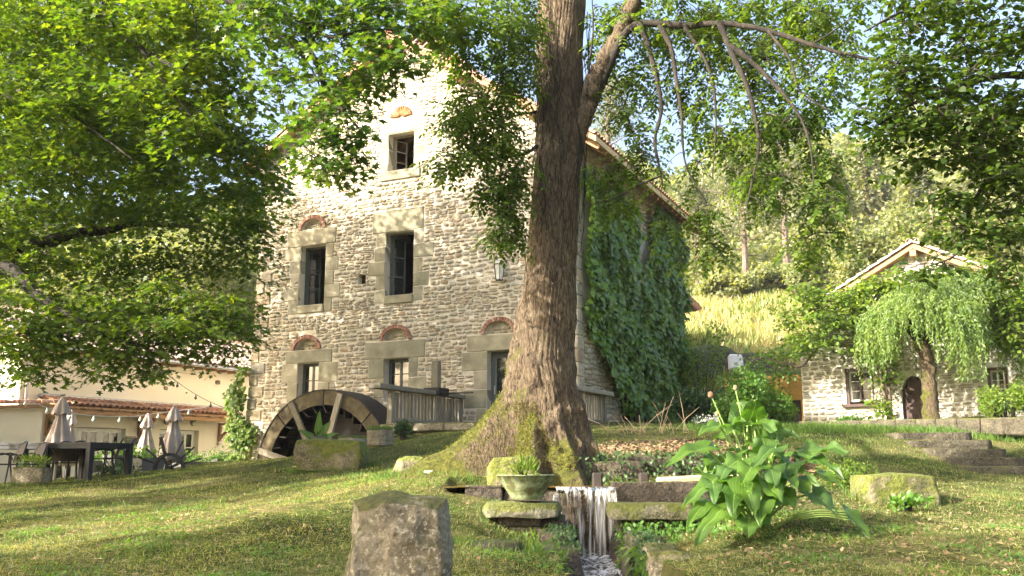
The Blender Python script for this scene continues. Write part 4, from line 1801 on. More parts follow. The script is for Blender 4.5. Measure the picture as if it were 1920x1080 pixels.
def make_chair(label):
    """round-backed garden armchair; origin at the floor, facing +y"""
    t = thing("garden_chair", label, "chair", (0, 0, 0), 0, "round-backed garden chairs at the tables")
    mb = MB()
    mb.box(-.23, .23, -.22, .24, .42, .45)
    mb.build("seat", M["plastic"], t)
    mb = MB()
    n = 12
    vs, fs = [], []
    for i in range(n + 1):
        a = math.pi * i / n
        x = .25 * math.cos(a)
        ztop = .46 + .42 * math.sin(a) ** .6
        for z in (.47, ztop):
            y = -.24 - (z - .45) * .22 - .06 * (1 - (x / .25) ** 2)
            vs.append((x, y, z))
            vs.append((x, y - .012, z))
    for i in range(n):
        k = i * 4
        j = k + 4
        fs += [(k, k + 2, j + 2, j), (k + 1, j + 1, j + 3, k + 3), (k + 2, k + 3, j + 3, j + 2), (k, j, j + 1, k + 1)]
    mb.add(vs, fs)
    mb.build("backrest", M["wicker"], t)
    path = []
    for i in range(17):
        a = math.pi * i / 16
        x = .27 * math.cos(a)
        z = .5 + .40 * math.sin(a) ** .7
        path.append((x, -.25 - (z - .45) * .22 - .06 * (1 - (x / .27) ** 2), z))
    MB().tube([(.27, .2, .62), (.28, -.05, .66), (.275, -.2, .62)] + path + [(-.275, -.2, .62), (-.28, -.05, .66), (-.27, .2, .62)], .018, 6).build("frame", M["plastic"], t)
    for sx in (-1, 1):
        MB().tube([(sx * .24, .2, .62), (sx * .24, .2, .42), (sx * .26, .24, 0)], .018, 6).build("leg", M["plastic"], t)
        MB().tube([(sx * .24, -.2, .6), (sx * .24, -.2, .42), (sx * .27, -.28, 0)], .018, 6).build("leg", M["plastic"], t)
    return t


chair_spots = [(6, 903, 19.6, 2.3, "dark garden chair cut by the left edge of the picture"), (44, 902, 20.0, 2.4, "dark wicker-backed chair in front of the left-hand table, by the fern trough"),
               (122, 897, 21.5, .4, "dark chair with a slotted back seen under the right-hand table"), (150, 893, 22.3, 3.6, "brown-backed chair just left of the table's corner leg"),
               (192, 896, 21.6, 2.0, "brown wicker-backed chair between the corner leg and the far leg"), (215, 893, 22.3, 1.9, "wicker chair nearest the table's far right leg"),
               (90, 890, 23.0, 3.3, "dark chair on the far side of the tables")]
ch0 = make_chair(chair_spots[0][4])
for i, (px, py, Y, rz, lab) in enumerate(chair_spots):
    c = ch0 if i == 0 else copy_tree(ch0)
    x = (px - 960) / 1780 * Y
    c.location = (x, Y, Hs(x, Y) - .01)
    c.rotation_euler = (0, 0, rz)
    c["label"] = lab
# pale curtain-like cloth hanging beside table leg (folded parasol skirt)
# trough with fern
tr = P(60, 892, 19.2)
rock("stone_planter", (tr.x, tr.y, tr.z + .02), (.62, .4, .3), M["rock"], "stone trough holding a bright fern in front of the chairs", "planter", 5, square=.85, amp=.01)


def tuft(name, label, cat, loc, n, r_, h, m, tmpl=T_OVAL, size=(.05, .1), up=.6, group=None, squash=1.0):
    n_ = n
    a = rg.normal(0, 1, (n_, 3))
    a = unit(a) * (rg.uniform(0, 1, (n_, 1)) ** .45)
    p = a * np.array([r_, r_ * squash, h / 2]) + np.array([0, 0, h / 2])
    p[:, 2] = np.abs(p[:, 2])
    D = a + np.array([0, 0, up]) + rg.normal(0, .35, (n_, 3))
    N = rg.normal(0, .6, (n_, 3)) + np.array([0, -.2, .8])
    Vv, Tt = leaves_np(p + np.array(loc), D, N, rg.uniform(size[0], size[1], n_), tmpl)
    o = np_mesh("foliage", Vv, Tt, m, off=loc)
    t = thing(name, label, cat, loc, group=group)
    o.parent = t
    mb = MB()
    for i in range(7):
        q = Vector((rnd.uniform(-.6, .6) * r_, rnd.uniform(-.5, .5) * r_ * squash, h * rnd.uniform(.5, .85)))
        mb.tube([(q.x * .1, q.y * .1, -.05), q * .6 + Vector((0, 0, 0)), q], [.012 * (1 + h), .008 * (1 + h), .003], 5)
    mb.build("stems", M["twig"], t)
    return t


tuft("fern", "bright yellow-green fern growing in the stone trough", "fern", (tr.x, tr.y, tr.z + .14), 260, .30, .24, M["leaf_vine"], T_SLIM, (.08, .16), .3)
q = plane(97, 797, HO, HU)
w_ = hw(q[0], -.35, q[1])
tuft("hanging_basket", "round hanging basket of greenery left of the largest parasol", "plant", (w_.x, w_.y, w_.z - .2), 300, .3, .42, M["leaf_dark"], T_OVAL, (.05, .09), .0)
# planter boxes along the patio edge
pbs = [(236, 862, 26, 1.1, "low bowl planter with yellowish flowers under the notice board"), (205, 872, 27, 1.6, "long planter of green plants behind the wicker chairs"),
       (276, 868, 24.5, .7, "dark box planter beside the iron wheel"), (375, 873, 30, 1.9, "long dark planter box at the foot of the cream wall"), (425, 868, 31, 1.3, "dark planter box nearest the mill corner")]
for px, py, Y, L_, lab in pbs:
    p = P(px, py, Y)
    t = thing("planter_box", lab, "planter", p, HRZ, "planters along the patio")
    mb = MB()
    mb.add([(-L_ / 2, -.2, -.2), (L_ / 2, -.2, -.2), (L_ / 2, .2, -.2), (-L_ / 2, .2, -.2), (-L_ / 2 - .05, -.24, .12), (L_ / 2 + .05, -.24, .12), (L_ / 2 + .05, .24, .12), (-L_ / 2 - .05, .24, .12)],
           [(0, 3, 2, 1), (4, 5, 6, 7), (0, 1, 5, 4), (1, 2, 6, 5), (2, 3, 7, 6), (3, 0, 4, 7)])
    mb.build("box", M["planter"], t)
    n = int(260 * L_)
    pos = np.stack([rg.uniform(-L_ / 2, L_ / 2, n), rg.normal(0, .12, n), .1 + np.abs(rg.normal(0, .14, n))], 1)
    Vv, Tt = leaves_np(pos, rg.normal(0, .6, (n, 3)) + [0, 0, .5], rg.normal(0, 1, (n, 3)), rg.uniform(.05, .1, n), T_OVAL)
    np_mesh("plants", Vv, Tt, M["leaf_shrub"], t, kind="stuff")
sh = P(222, 893, 22.5)
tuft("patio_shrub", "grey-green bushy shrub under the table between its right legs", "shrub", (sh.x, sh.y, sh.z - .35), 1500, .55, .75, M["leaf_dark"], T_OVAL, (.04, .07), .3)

# iron wheel with sharp rods
wp = P(316, 887, 21.5)
iw = thing("iron_wheel", "small antique iron wheel with long spiky rods standing on the lawn's edge", "wheel", (wp.x, wp.y, wp.z + .1), .1)
rw = 29 / 1780 * 21.5
mb = MB()
ring(mb, rw * .8, rw, -.05, .05, 28)
mb.build("rim", M["iron"], iw)
MB().tube([(0, -.12, 0), (0, .15, 0)], .07, 10).build("hub", M["iron"], iw)
for k in range(4):
    a = .5 + k * math.pi / 2
    MB().bar((0, 0, 0), (rw * .85 * math.cos(a), 0, rw * .85 * math.sin(a)), .03, .06, up=(-math.sin(a), 0, math.cos(a))).build("spoke", M["iron"], iw)
for deg, ln in ((18, 2.1), (42, 2.05), (66, 1.95), (108, 2.1), (140, 2.0), (160, 2.15)):
    a = math.radians(deg)
    mb = MB()
    mb.bar((rw * .95 * math.cos(a), 0, rw * .95 * math.sin(a)), (rw * ln * math.cos(a), 0, rw * ln * math.sin(a)), .03, .035 if deg != 108 else .07, up=(-math.sin(a), 0, math.cos(a)))
    mb.build("rod", M["iron"], iw)
rp = P(330, 897, 21)
rock("edging_stone", (rp.x, rp.y, rp.z + .03), (1.1, .5, .3), M["rock_moss"], "flat mossy edging stone under the spiky iron wheel", "stone", 9, square=.6, amp=.05)
rp = P(420, 876, 25)
rock("edging_stone", (rp.x, rp.y, rp.z - .02), (.9, .5, .26), M["rock_moss"], "mossy edging stone in the grass right of the iron wheel", "stone", 12, square=.6, amp=.05)

# string lights
def lights(label, pts, nb, white, Ya, Yb):
    t = thing("string_lights", label, "string lights", P(*pts[0], Ya))
    o0 = t.location.copy()
    path = []
    n = 24
    q = [P(p[0], p[1], Ya + (Yb - Ya) * i / (len(pts) - 1)) for i, p in enumerate(pts)]
    for i in range(n + 1):
        f = i / n * (len(q) - 1)
        k = min(int(f), len(q) - 2)
        u = f - k
        p0 = q[max(k - 1, 0)]
        p1, p2 = q[k], q[k + 1]
        p3 = q[min(k + 2, len(q) - 1)]
        path.append(.5 * ((2 * p1) + (p2 - p0) * u + (2 * p0 - 5 * p1 + 4 * p2 - p3) * u * u + (3 * p1 - p0 - 3 * p2 + p3) * u ** 3) - o0)
    m_ = M["white"] if white else M["iron"]
    MB().tube(path, .011, 5).build("cable", m_, t)
    for i in range(nb):
        p = path[int((i + .5) / nb * n)]
        mb = MB()
        mb.lathe([(.02, 0), (.022, -.06), (.045, -.09), (.05, -.13), (.02, -.17)], 8, p)
        mb.build("bulb", m_ if not white else M["lamp_glass"], t, smooth=True)


lights("string of pale bulbs sagging in front of the tiled porch roof", [(40, 745), (100, 768), (170, 779), (245, 781), (300, 774), (385, 764)], 8, True, 24, 29)
lights("black string of bulbs running down across the cream wall to the mill", [(285, 678), (340, 722), (395, 754), (455, 775)], 5, False, 31, 30)

# ------------------------------------------------------------------ cottage on the right
KO = (8.37, 27.0)
KU = (.839, -.545)
KRZ = math.atan2(-.545, .839)
ct = thing("stone_cottage", "small pale stone cottage with brown door and tiled gable, overgrown with vines", "cottage", (KO[0], KO[1], 0), KRZ)


def kw(x, y, z):
    return Vector((KO[0] + x * .839 + y * .545, KO[1] - x * .545 + y * .839, z))


cop = [(1.22, 1.98, 3.2, 4.2), (4.82, 5.28, 3.4, 4.02)]
cdoor = [(2.68, 2.55), (3.32, 2.55), (3.32, 3.55), (3.16, 3.85), (3.0, 3.93), (2.84, 3.85), (2.68, 3.55)]
outer = [(.0, 1.5), (7.5, 1.5), (7.5, 5.1), (5.6, 5.1), (5.6, 6.28), (3.32, 7.36), (1.15, 6.28), (1.15, 4.95), (.3, 4.95), (.0, 4.75)]
wall_panel("wall", outer, [rect(*q) for q in cop] + [cdoor], 0, .35, M["white_mortar"], ct)
mb = MB()
mb.box(.0, .35, .35, 4, 1.5, 4.75)
mb.box(.35, 7.5, 3.7, 4, 1.5, 5.0)
mb.box(1.2, 5.6, .36, 4, 5.2, 5.3)
mb.build("back_walls", M["white_mortar"], ct)
cb = [(q[0] - .07, q[1] + .07, q[2] - .08, q[3] + .07) for q in cop] + [(2.62, 3.38, 2.5, 3.95)]


def clipc(z):
    a, b = 0.0, 7.5
    if z > 5.0:
        a, b = 1.15, 5.6
    if z > 6.28:
        a, b = 3.32 - (7.36 - z) * 2.0, 3.32 + (7.36 - z) * 2.1
    return a, b


cc = courses(0, 7.5, 2.45, 7.3, cb, clipc, .16, .36, .09, .17, 5, .02)
lay(ct, cc, .0, M["white_stone"], WST, 280, .035, 4, gap=.80, key=lambda c: (c[1] > 5.2, -c[2] * c[3]))
casement("window", ct, 1.3, 1.92, 3.27, 4.13, .1, M["white"], 2, 3, .03)
mb = MB()
for (a, b, c2, d2) in ((1.22, 1.3, 3.2, 4.2), (1.92, 2.0, 3.2, 4.2), (1.3, 1.92, 4.12, 4.2), (1.58, 1.64, 3.27, 4.12)):
    mb.box(a, b, .03, .14, c2, d2)
mb.box(1.12, 2.08, -.14, .1, 3.12, 3.2)
mb.build("window_surround", M["brown"], ct)
casement("window", ct, 4.88, 5.22, 3.45, 3.96, .1, M["white"], 2, 2, .025)
mb = MB()
for (a, b, c2, d2) in ((4.8, 4.88, 3.38, 4.04), (5.22, 5.3, 3.38, 4.04), (4.88, 5.22, 3.96, 4.04), (4.88, 5.22, 3.38, 3.45)):
    mb.box(a, b, .0, .14, c2, d2)
mb.build("window_surround", M["brown"], ct)
for i in range(5):
    a = 2.69 + i * .126
    h_ = [3.62, 3.83, 3.92, 3.83, 3.62][i]
    MB().box(a, a + .12, .12, .17, 2.5, h_ - .02).build("door_plank", M["brown"], ct)
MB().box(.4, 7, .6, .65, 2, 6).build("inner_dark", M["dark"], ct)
mb = MB()
for s, xe, ze in ((-1, .95, 6.2), (1, 5.85, 6.12)):
    mb.add([(3.32, -.35, 7.5), (xe, -.35, ze), (xe, 4.2, ze), (3.32, 4.2, 7.5), (3.32, -.35, 7.36), (xe, -.35, ze - .14), (xe, 4.2, ze - .14), (3.32, 4.2, 7.36)],
           [(0, 1, 2, 3), (4, 7, 6, 5), (0, 4, 5, 1), (1, 5, 6, 2), (2, 6, 7, 3), (0, 3, 7, 4)])
cr = mb.build("roof", M["beam"], ct)
for s, xe, ze in ((-1, .95, 6.2), (1, 5.85, 6.12)):
    dn = Vector((xe - 3.32, 0, ze - 7.5))
    L_ = dn.length
    dn.normalize()
    nr = Vector((-dn.z, 0, dn.x)) if dn.x > 0 else Vector((dn.z, 0, -dn.x))
    for i in range(8):
        o = bpy.data.objects.new("verge_tile", TM2)
        link(o, cr)
        o.matrix_local = slope_frame(Vector((3.32, -.32, 7.52)) + dn * ((i + 1) * L_ / 8), dn, nr)
    mb = MB()
    for j in range(1, 19):
        for i in range(8):
            mm = slope_frame(Vector((3.32, -.32 + j * .235, 7.52)) + dn * ((i + 1) * L_ / 8), dn, nr)
            mb.add([mm @ Vector(v) for v in TV], TF)
    mb.build("tile_field", M["tile_far"], cr, kind="stuff")
soft_box("ridge_beam", (3.32, -.22, 7.22), (.16, .4, .18), M["beam"], cr, .01)
o = bpy.data.objects.new("ridge_tile", TM2)
link(o, cr)
o.matrix_local = Matrix.Translation((3.32, -.4, 7.5)) @ Matrix.Diagonal((1.6, 1, 1.5, 1))
mb = MB()
vs = []
for i in range(9):      # curved lean-to verge over the small window
    x = -.25 + i * .28
    z = 4.72 + .28 * math.sin(min(1, i / 4) * math.pi / 2) - max(0, i - 5) * .03
    vs.append((x, -.16, z))
mb.tube(vs, [.05, .07, .07, .07, .07, .07, .07, .06, .05], 6)
mb.build("eave", M["old_wood"], ct)
# ochre shed wall to the left of the cottage
oc = thing("ochre_wall", "ochre plastered wall with dark doorway left of the cottage", "wall", kw(-1.9, .5, 0), KRZ)
MB().box(-.6, 1.85, 0, .3, 2, 4.15).build("plaster", M["ochre"], oc)
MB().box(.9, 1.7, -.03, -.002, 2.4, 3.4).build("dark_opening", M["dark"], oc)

# low kerb wall in front of the cottage
n = 13
pa_, pb_ = P(1505, 797, 25.2), P(1990, 789, 17.8)
kb = thing("kerb_wall", "long low mossy kerb of stone blocks between the lawn and the cottage", "wall", (pa_.x, pa_.y, pa_.z))
for i in range(n):
    a = pa_.lerp(pb_, i / n) - pa_
    b = pa_.lerp(pb_, (i + 1) / n) - pa_
    c = (a + b) / 2
    soft_box("stone", (c.x, c.y, c.z - .09 + rnd.uniform(-.01, .01)), ((b - a).length - .02, .3, .36), M["rock_step"], kb, .03, .012, (0, -math.atan2((b - a).z, (b - a).xy.length), math.atan2((b - a).y, (b - a).x)))

# stone steps
steps = [(1680, 1822, 815, 18.6), (1715, 1858, 830, 17.9), (1748, 1888, 846, 17.2), (1785, 1925, 862, 16.5), (1815, 1985, 881, 15.8)]
stt = thing("stone_steps", "five mossy stone slab steps climbing the lawn at the right edge", "steps", P(1830, 880, 16.5))
for i, (xa_, xb_, yt, Y) in enumerate(steps):
    a, b = P(xa_, yt, Y), P(xb_, yt, Y)
    me = rock_mesh("step", ((b.x - a.x), .62, .2), M["rock_step"], 20 + i, square=.93, amp=.012, div=9)
    o = bpy.data.objects.new("step", me)
    link(o, stt)
    o.location = Vector(((a.x + b.x) / 2, Y + .3, a.z - .10)) - stt.location + Vector((0, 0, .045))
    o.rotation_euler = (0, 0, -.06)

# far annex roofs and rock face behind the mill
fa = thing("far_barn", "stone barn with terracotta eave glimpsed behind the ivy corner of the mill", "barn", P(1262, 640, 44), .6)
MB().box(-4, .75, 0, 4, -5, 2.3).build("wall", M["white_stone"], fa)
mb = MB()
mb.add([(-1.6, -.4, 3.9), (1.6, -.4, 1.75), (1.6, 4, 1.75), (-1.6, 4, 3.9), (-1.6, -.4, 3.75), (1.6, -.4, 1.6), (1.6, 4, 1.6), (-1.6, 4, 3.75)],
       [(0, 1, 2, 3), (4, 7, 6, 5), (0, 4, 5, 1), (1, 5, 6, 2), (2, 6, 7, 3), (0, 3, 7, 4)])
mb.build("roof", M["tile"], fa)
fs_ = thing("lean_to", "small low lean-to with a terracotta tile edge at the ivy wall's foot", "shed", P(1262, 720, 37), .5)
MB().box(-2, .6, 0, 2, -2, .1).build("wall", M["ochre"], fs_)
for i in range(9):
    o = bpy.data.objects.new("roof_tile", TM)
    link(o, fs_)
    o.matrix_local = Matrix.Translation((-1.1 + i * .22, -.3, .42 - i * .06)) @ Matrix.Rotation(-.2, 4, "X")
MB().box(-1.2, .9, -.28, -.2, .02, .12).build("fascia", M["beam"], fs_)
rf = P(1350, 715, 40)
rock("rock_face", (rf.x, rf.y + 1, rf.z - .2), (4.4, 2.4, 3.4), M["rock_dark"], "dark rock outcrop below the dry grass slope", "rock", 31, square=.6, amp=.35, div=16, freq=.8)
rf = P(1400, 690, 39)
wb_ = thing("white_wall", "small whitewashed wall fragment under the dry grass slope", "wall", (rf.x, rf.y, rf.z), -.1)
soft_box("block", (-.45, 0, .25), (.55, .6, .6), M["white"], wb_, .05, .04)

# ------------------------------------------------------------------ foreground stones
st = P(748, 1010, 5.2)
rock("upright_stone", (st.x, st.y, 1.395 - .37), (.485, .46, .76), M["rock"], "big upright block of rough granite standing alone in the foreground", "stone", 41, square=.62, amp=.04, div=44, freq=4.5)
p = P(1675, 912, 12)
rock("bench_stone", (p.x, p.y, Hs(p.x, p.y) + .1), (.88, .55, .46), M["rock_moss"], "squared stone block lying on the lawn right of the big-leaved plant", "stone", 44, rz=.12, square=.86, amp=.03, div=18, freq=3)
# slabs by the waterfall
p = P(980, 952, 10.35)
rock("stone_slab", (p.x, p.y, p.z - .02), (.78, .55, .15), M["rock_slab"], "flat lichened slab carrying the glazed bowl left of the waterfall", "slab", 51, square=.75, amp=.02, div=16, freq=5)
q = P(975, 973, 10.4)
rock("support_stone", (q.x, q.y, q.z - .0), (.46, .4, .14), M["rock_dark"], "dark block directly under the slab with the bowl", "stone", 52, square=.85, amp=.012)
q = P(990, 1001, 10.45)
rock("support_stone", (q.x + .02, q.y, q.z - .03), (.46, .42, .24), M["rock"], "lower reddish block under the slab, at the channel's left bank", "stone", 53, square=.85, amp=.02)
p = P(1217, 955, 10.2)
rock("stone_slab", (p.x, p.y, p.z - .01), (.84, .6, .16), M["rock_slab"], "thick moss-topped slab right of the waterfall", "slab", 54, square=.78, amp=.02, div=16, freq=5)
q = P(1225, 995, 10.25)
rock("support_stone", (q.x, q.y, q.z - .0), (.60, .45, .36), M["rock_dark"], "mossy block under the moss-topped slab", "stone", 55, square=.8, amp=.03)
# lip stones
q = P(1240, 922, 11.15)
rock("lintel_stone", (q.x + .06, q.y, q.z - .02), (1.3, .36, .26), M["rock_dark"], "long dark weathered block right of the waterfall lip", "stone", 56, square=.88, amp=.02, div=14, freq=4)
q = P(907, 925, 11.15)
rock("lip_stone", (q.x, q.y, q.z - .03), (.45, .34, .26), M["rock_dark"], "wet rusty block with trickling water left of the bowl", "stone", 57, square=.8, amp=.03)
rock("lip_stone", (.22, 11.2, 1.16), (.64, .36, .28), M["rock_dark"], "wet block hidden behind the bowl at the lip", "stone", 58, square=.85, amp=.02)
rock("lip_stone", (.85, 11.16, .86), (.86, .34, .84), M["rock_dark"], "dark wet wall stone behind the falling water", "stone", 59, square=.9, amp=.03)
q = P(960, 870, 12.1)
rock("boulder", (q.x - .02, q.y, q.z - .1), (.52, .4, .42), M["rock_moss"], "rounded mossy boulder leaning on the tree's roots above the bowl", "boulder", 60, square=.5, amp=.05)
q = P(772, 872, 13.3)
rock("root_stump", (q.x, q.y, q.z - .05), (.42, .35, .34), M["rock_moss"], "small pointed mossy stump at the end of the left root", "stump", 61, square=.35, amp=.09)
q = P(806, 886, 12.6)
rock("pebble", (q.x, q.y, q.z - .02), (.17, .14, .09), M["white_stone"], "pale flat stone beside the mossy stump", "stone", 62, square=.5, amp=.02, div=5)
q = P(920, 1040, 8.6)
rock("sunk_stone", (q.x, q.y, Hs(q.x, q.y)), (.5, .4, .16), M["rock_dark"], "brown stone half sunk in the grass right of the upright block", "stone", 63, square=.6, amp=.04)
for k, (xx, yy, zz, sx, sy, sz, lab) in enumerate([
        (.42, 10.6, .62, .3, .75, .8, "left wall stone of the channel nearest the fall"), (.42, 9.75, .55, .3, .9, .75, "left wall stone of the channel, middle"),
        (.42, 8.8, .5, .32, .95, .72, "left wall stone of the channel at the picture's bottom"), (1.30, 10.55, .62, .3, .8, .85, "right wall stone of the channel nearest the fall"),
        (1.30, 9.65, .56, .3, .95, .72, "right wall stone of the channel, middle"), (1.36, 8.75, .52, .34, .9, .66, "pale right wall stone of the channel at the picture's bottom")]):
    rock("channel_stone", (xx, yy, zz), (sx, sy, sz), M["rock_dark"] if k < 5 else M["rock"], "mossy " + lab, "stone", 70 + k, square=.8, amp=.05, div=12)
q = P(1150, 1044, 10.75)
rock("channel_stone", (q.x + .06, q.y, .47), (.22, .2, .12), M["rock"], "small wet stone in the foam at the foot of the fall", "stone", 79, square=.4, amp=.03, div=6)
for px, wv in ((1120, .16), (1207, .15)):
    q = P(px, 903, 11.9)
    o = soft_box("stake", (q.x, q.y, q.z - .02), (wv * .8, .12, .26), M["dark_wood_and_shade"], None, .02)
    tag(o, "short squared stake standing in the mill race " + ("behind the waterfall lip" if px < 1150 else "right of the waterfall"), "stake")
q = P(1290, 897, 11.7)
o = soft_box("plank", (q.x + .12, q.y, q.z), (1.0, .3, .08), mat("sawn_wood", (.40, .28, .15), (.55, .42, .26), 5, .8, .3), None, .02, .01, (0, -.05, .15))
tag(o, "pale sawn plank lying behind the long dark block", "plank")
# bank stones behind the race
for k, (px, py, Y, sx, sz) in enumerate([(1150, 885, 12.7, .9, .35), (1215, 880, 12.8, .8, .42), (1290, 882, 12.9, .9, .36), (1360, 885, 13, .8, .34)]):
    q = P(px, py, Y)
    rock("bank_stone", (q.x, q.y, q.z - .04), (sx, .4, sz), M["rock_dark"], "dark retaining stone of the far bank, " + ["first", "second", "third", "fourth"][k] + " from the big trunk", "stone", 90 + k, square=.75, amp=.05)

# bowl
q = P(987, 936, 10.35)
bw = thing("glazed_bowl", "shallow green glazed earthenware bowl standing on the left slab", "bowl", (q.x, q.y, q.z))
mb = MB()
mb.lathe([(.175, 0), (.175, .035), (.19, .05), (.255, .15), (.315, .245), (.33, .25), (.325, .262), (.30, .258), (.24, .16), (.1, .11)], 36)
mb.build("bowl", M["bowl"], bw, smooth=True)
tuft("succulent", "sparse pale succulent growing in the glazed bowl", "plant", (q.x - .02, q.y, q.z + .2), 260, .16, .22, M["leaf_vine"], T_SLIM, (.05, .11), 1.0)

# ------------------------------------------------------------------ the big ash tree
TB = P(1045, 905, 13.0)
tz0 = TB.z
ash = thing("ash_tree", "huge mossy ash with flaring roots beside the waterfall, its trunk crossing the picture", "tree", (TB.x, 13.0, tz0))
# silhouette rows: height -> (left px, right px)
rows = [(-60, 1010, 1106), (0, 1007, 1106), (100, 1004, 1098), (200, 1006, 1102), (300, 1003, 1094), (400, 994, 1091), (450, 990, 1091), (520, 982, 1090), (600, 966, 1088),
        (660, 951, 1086), (700, 942, 1086), (740, 928, 1088), (780, 905, 1096), (810, 893, 1106), (850, 880, 1112), (890, 872, 1108), (915, 868, 1106)]
prof = []
for py, a, b in rows:
    pa_, pb_ = P(a, py, 13), P(b, py, 13)
    prof.append((pa_.z, (pa_.x + pb_.x) / 2, (pb_.x - pa_.x) / 2))
prof.sort()
pz = np.array([q[0] for q in prof])
pcx = np.array([q[1] for q in prof])
pr_ = np.array([q[2] for q in prof])
zs = np.concatenate([np.linspace(tz0 - .7, tz0, 6)[:-1], np.linspace(tz0, tz0 + 2.2, 90), np.linspace(tz0 + 2.25, pz[-1], 110)])
nA = 180
ang = np.linspace(0, 2 * math.pi, nA, endpoint=False)
roots = [(math.radians(190), 1.8, 1.5, .30), (math.radians(205), .55, .6, .22), (math.radians(238), .55, .9, .25), (math.radians(282), .35, .8, .3), (math.radians(-22), .22, .9, .28), (math.radians(35), .5, .8, .3), (math.radians(120), .8, .9, .3)]
Vt = []
for z in zs:
    c = np.interp(z, pz, pcx)
    r0 = np.interp(z, pz, pr_)
    h = max(z - tz0, 0)
    r16 = np.interp(tz0 + 1.6, pz, pr_)
    r0e = r0 if h > 1.6 else np.interp(h, [0, .4, .9, 1.6], [.64, .60, .555, r16])
    c0 = c if h > 1.6 else np.interp(h, [0, 1.6], [TB.x + .02, np.interp(tz0 + 1.6, pz, pcx)])
    r = np.full(nA, r0e)
    for (ra, ext, hh, wd) in roots:
        d = np.abs((ang - ra + math.pi) % (2 * math.pi) - math.pi)
        k = (max(0, 1 - h / hh)) ** (1.6 if ext > 1 else 1.8)
        r = r + ext * k * np.exp(-(d / (wd * (1.0 if ext < 1 else .62 + .5 * min(h, 1)))) ** 2)
    if h < 1.5:
        r = r + .05 * (1 - h / 1.5) * np.sin(ang * 11 + 2.5 * np.sin(ang * 3) + z) + .04 * (1 - h / 1.5) * np.sin(ang * 17 + z * 2)
    if h < 2.6:      # broad flare to the left
        d = np.abs((ang - math.pi + math.pi) % (2 * math.pi) - math.pi)
        r = r + .03 * np.exp(-(d / .9) ** 2) * max(0, 1 - h / 2.6) ** 1.2
    lob = .035 * np.sin(ang * 3 + z * .4) + .02 * np.sin(ang * 5 - z * .7 + 1)
    rid = .006 * np.sin(ang * 38 + 3 * np.sin(z * 2.1) + 2 * np.sin(ang * 5)) + .004 * np.sin(ang * 61 + 4 * np.sin(z * 3.3 + ang * 3))
    r = r * (1 + lob) * np.interp(h, [0, 1.0, 1.8], [.98, .95, .90]) + rid
    for i, a in enumerate(ang):
        Vt.append((c0 - .03 + r[i] * math.cos(a), 13.0 + r[i] * math.sin(a) * .95, z))
Vt = np.array(Vt)
# lumps of moss and knots
for i in range(len(Vt)):
    v = Vt[i]
    h = v[2] - tz0
    if h < 3.4:
        q = Vector(v)
        n_ = noise.noise(q * 2.6) * .11 + noise.noise(q * 6) * .06 + noise.noise(q * 15) * .03
        k = max(.25, 1 - h / 3.4)
        dx, dy = v[0] - TB.x, v[1] - 13
        l = math.hypot(dx, dy) + 1e-6
        Vt[i, 0] += dx / l * n_ * k
        Vt[i, 1] += dy / l * n_ * k
nz = len(zs)
ii = np.arange(nz * nA).reshape(nz, nA)
jj = np.roll(ii, -1, axis=1)
Tt = np.concatenate([np.stack([ii[:-1].ravel(), jj[:-1].ravel(), jj[1:].ravel()], 1), np.stack([ii[:-1].ravel(), jj[1:].ravel(), ii[1:].ravel()], 1)])
hh_ = Vt[:, 2] - tz0
pick = np.nonzero((hh_ < 2.4) & (hh_ > -.05))[0]
pick = rg.choice(pick, 60000)
pv = Vt[pick] + rg.normal(0, .012, (len(pick), 3))
hp = Vt[pick, 2] - tz0
lf = (TB.x - pv[:, 0])
nz_ = np.array([noise.noise(Vector(q) * 1.9) for q in pv])
kp = nz_ + np.clip(lf, -.5, 1.2) * .42 + (1.0 - hp) * .24 > .36
pv = pv[kp]
out_ = pv - np.array([TB.x, 13, 0]) * [1, 1, 0] - np.stack([np.zeros(len(pv))] * 2 + [pv[:, 2]], 1)
V_, T_ = leaves_np(pv, unit(out_) + [0, 0, .6] + rg.normal(0, .5, (len(pv), 3)), rg.normal(0, 1, (len(pv), 3)), rg.uniform(.012, .03, len(pv)), T_OVAL)
np_mesh("moss", V_, T_, M["moss"], ash, off=(TB.x, 13.0, tz0), kind="stuff")
np_mesh("trunk", Vt, Tt, M["bark"], ash, smooth=True, off=(TB.x, 13.0, tz0))
OFF = Vector((TB.x, 13.0, tz0))


def smooth_path(pts, n=6):
    out = []
    for k in range(len(pts) - 1):
        p0 = pts[max(k - 1, 0)]
        p1, p2 = pts[k], pts[k + 1]
        p3 = pts[min(k + 2, len(pts) - 1)]
        for i in range(n):
            u = i / n
            out.append(.5 * ((2 * p1) + (p2 - p0) * u + (2 * p0 - 5 * p1 + 4 * p2 - p3) * u * u + (3 * p1 - p0 - 3 * p2 + p3) * u ** 3))
    out.append(pts[-1])
    return out


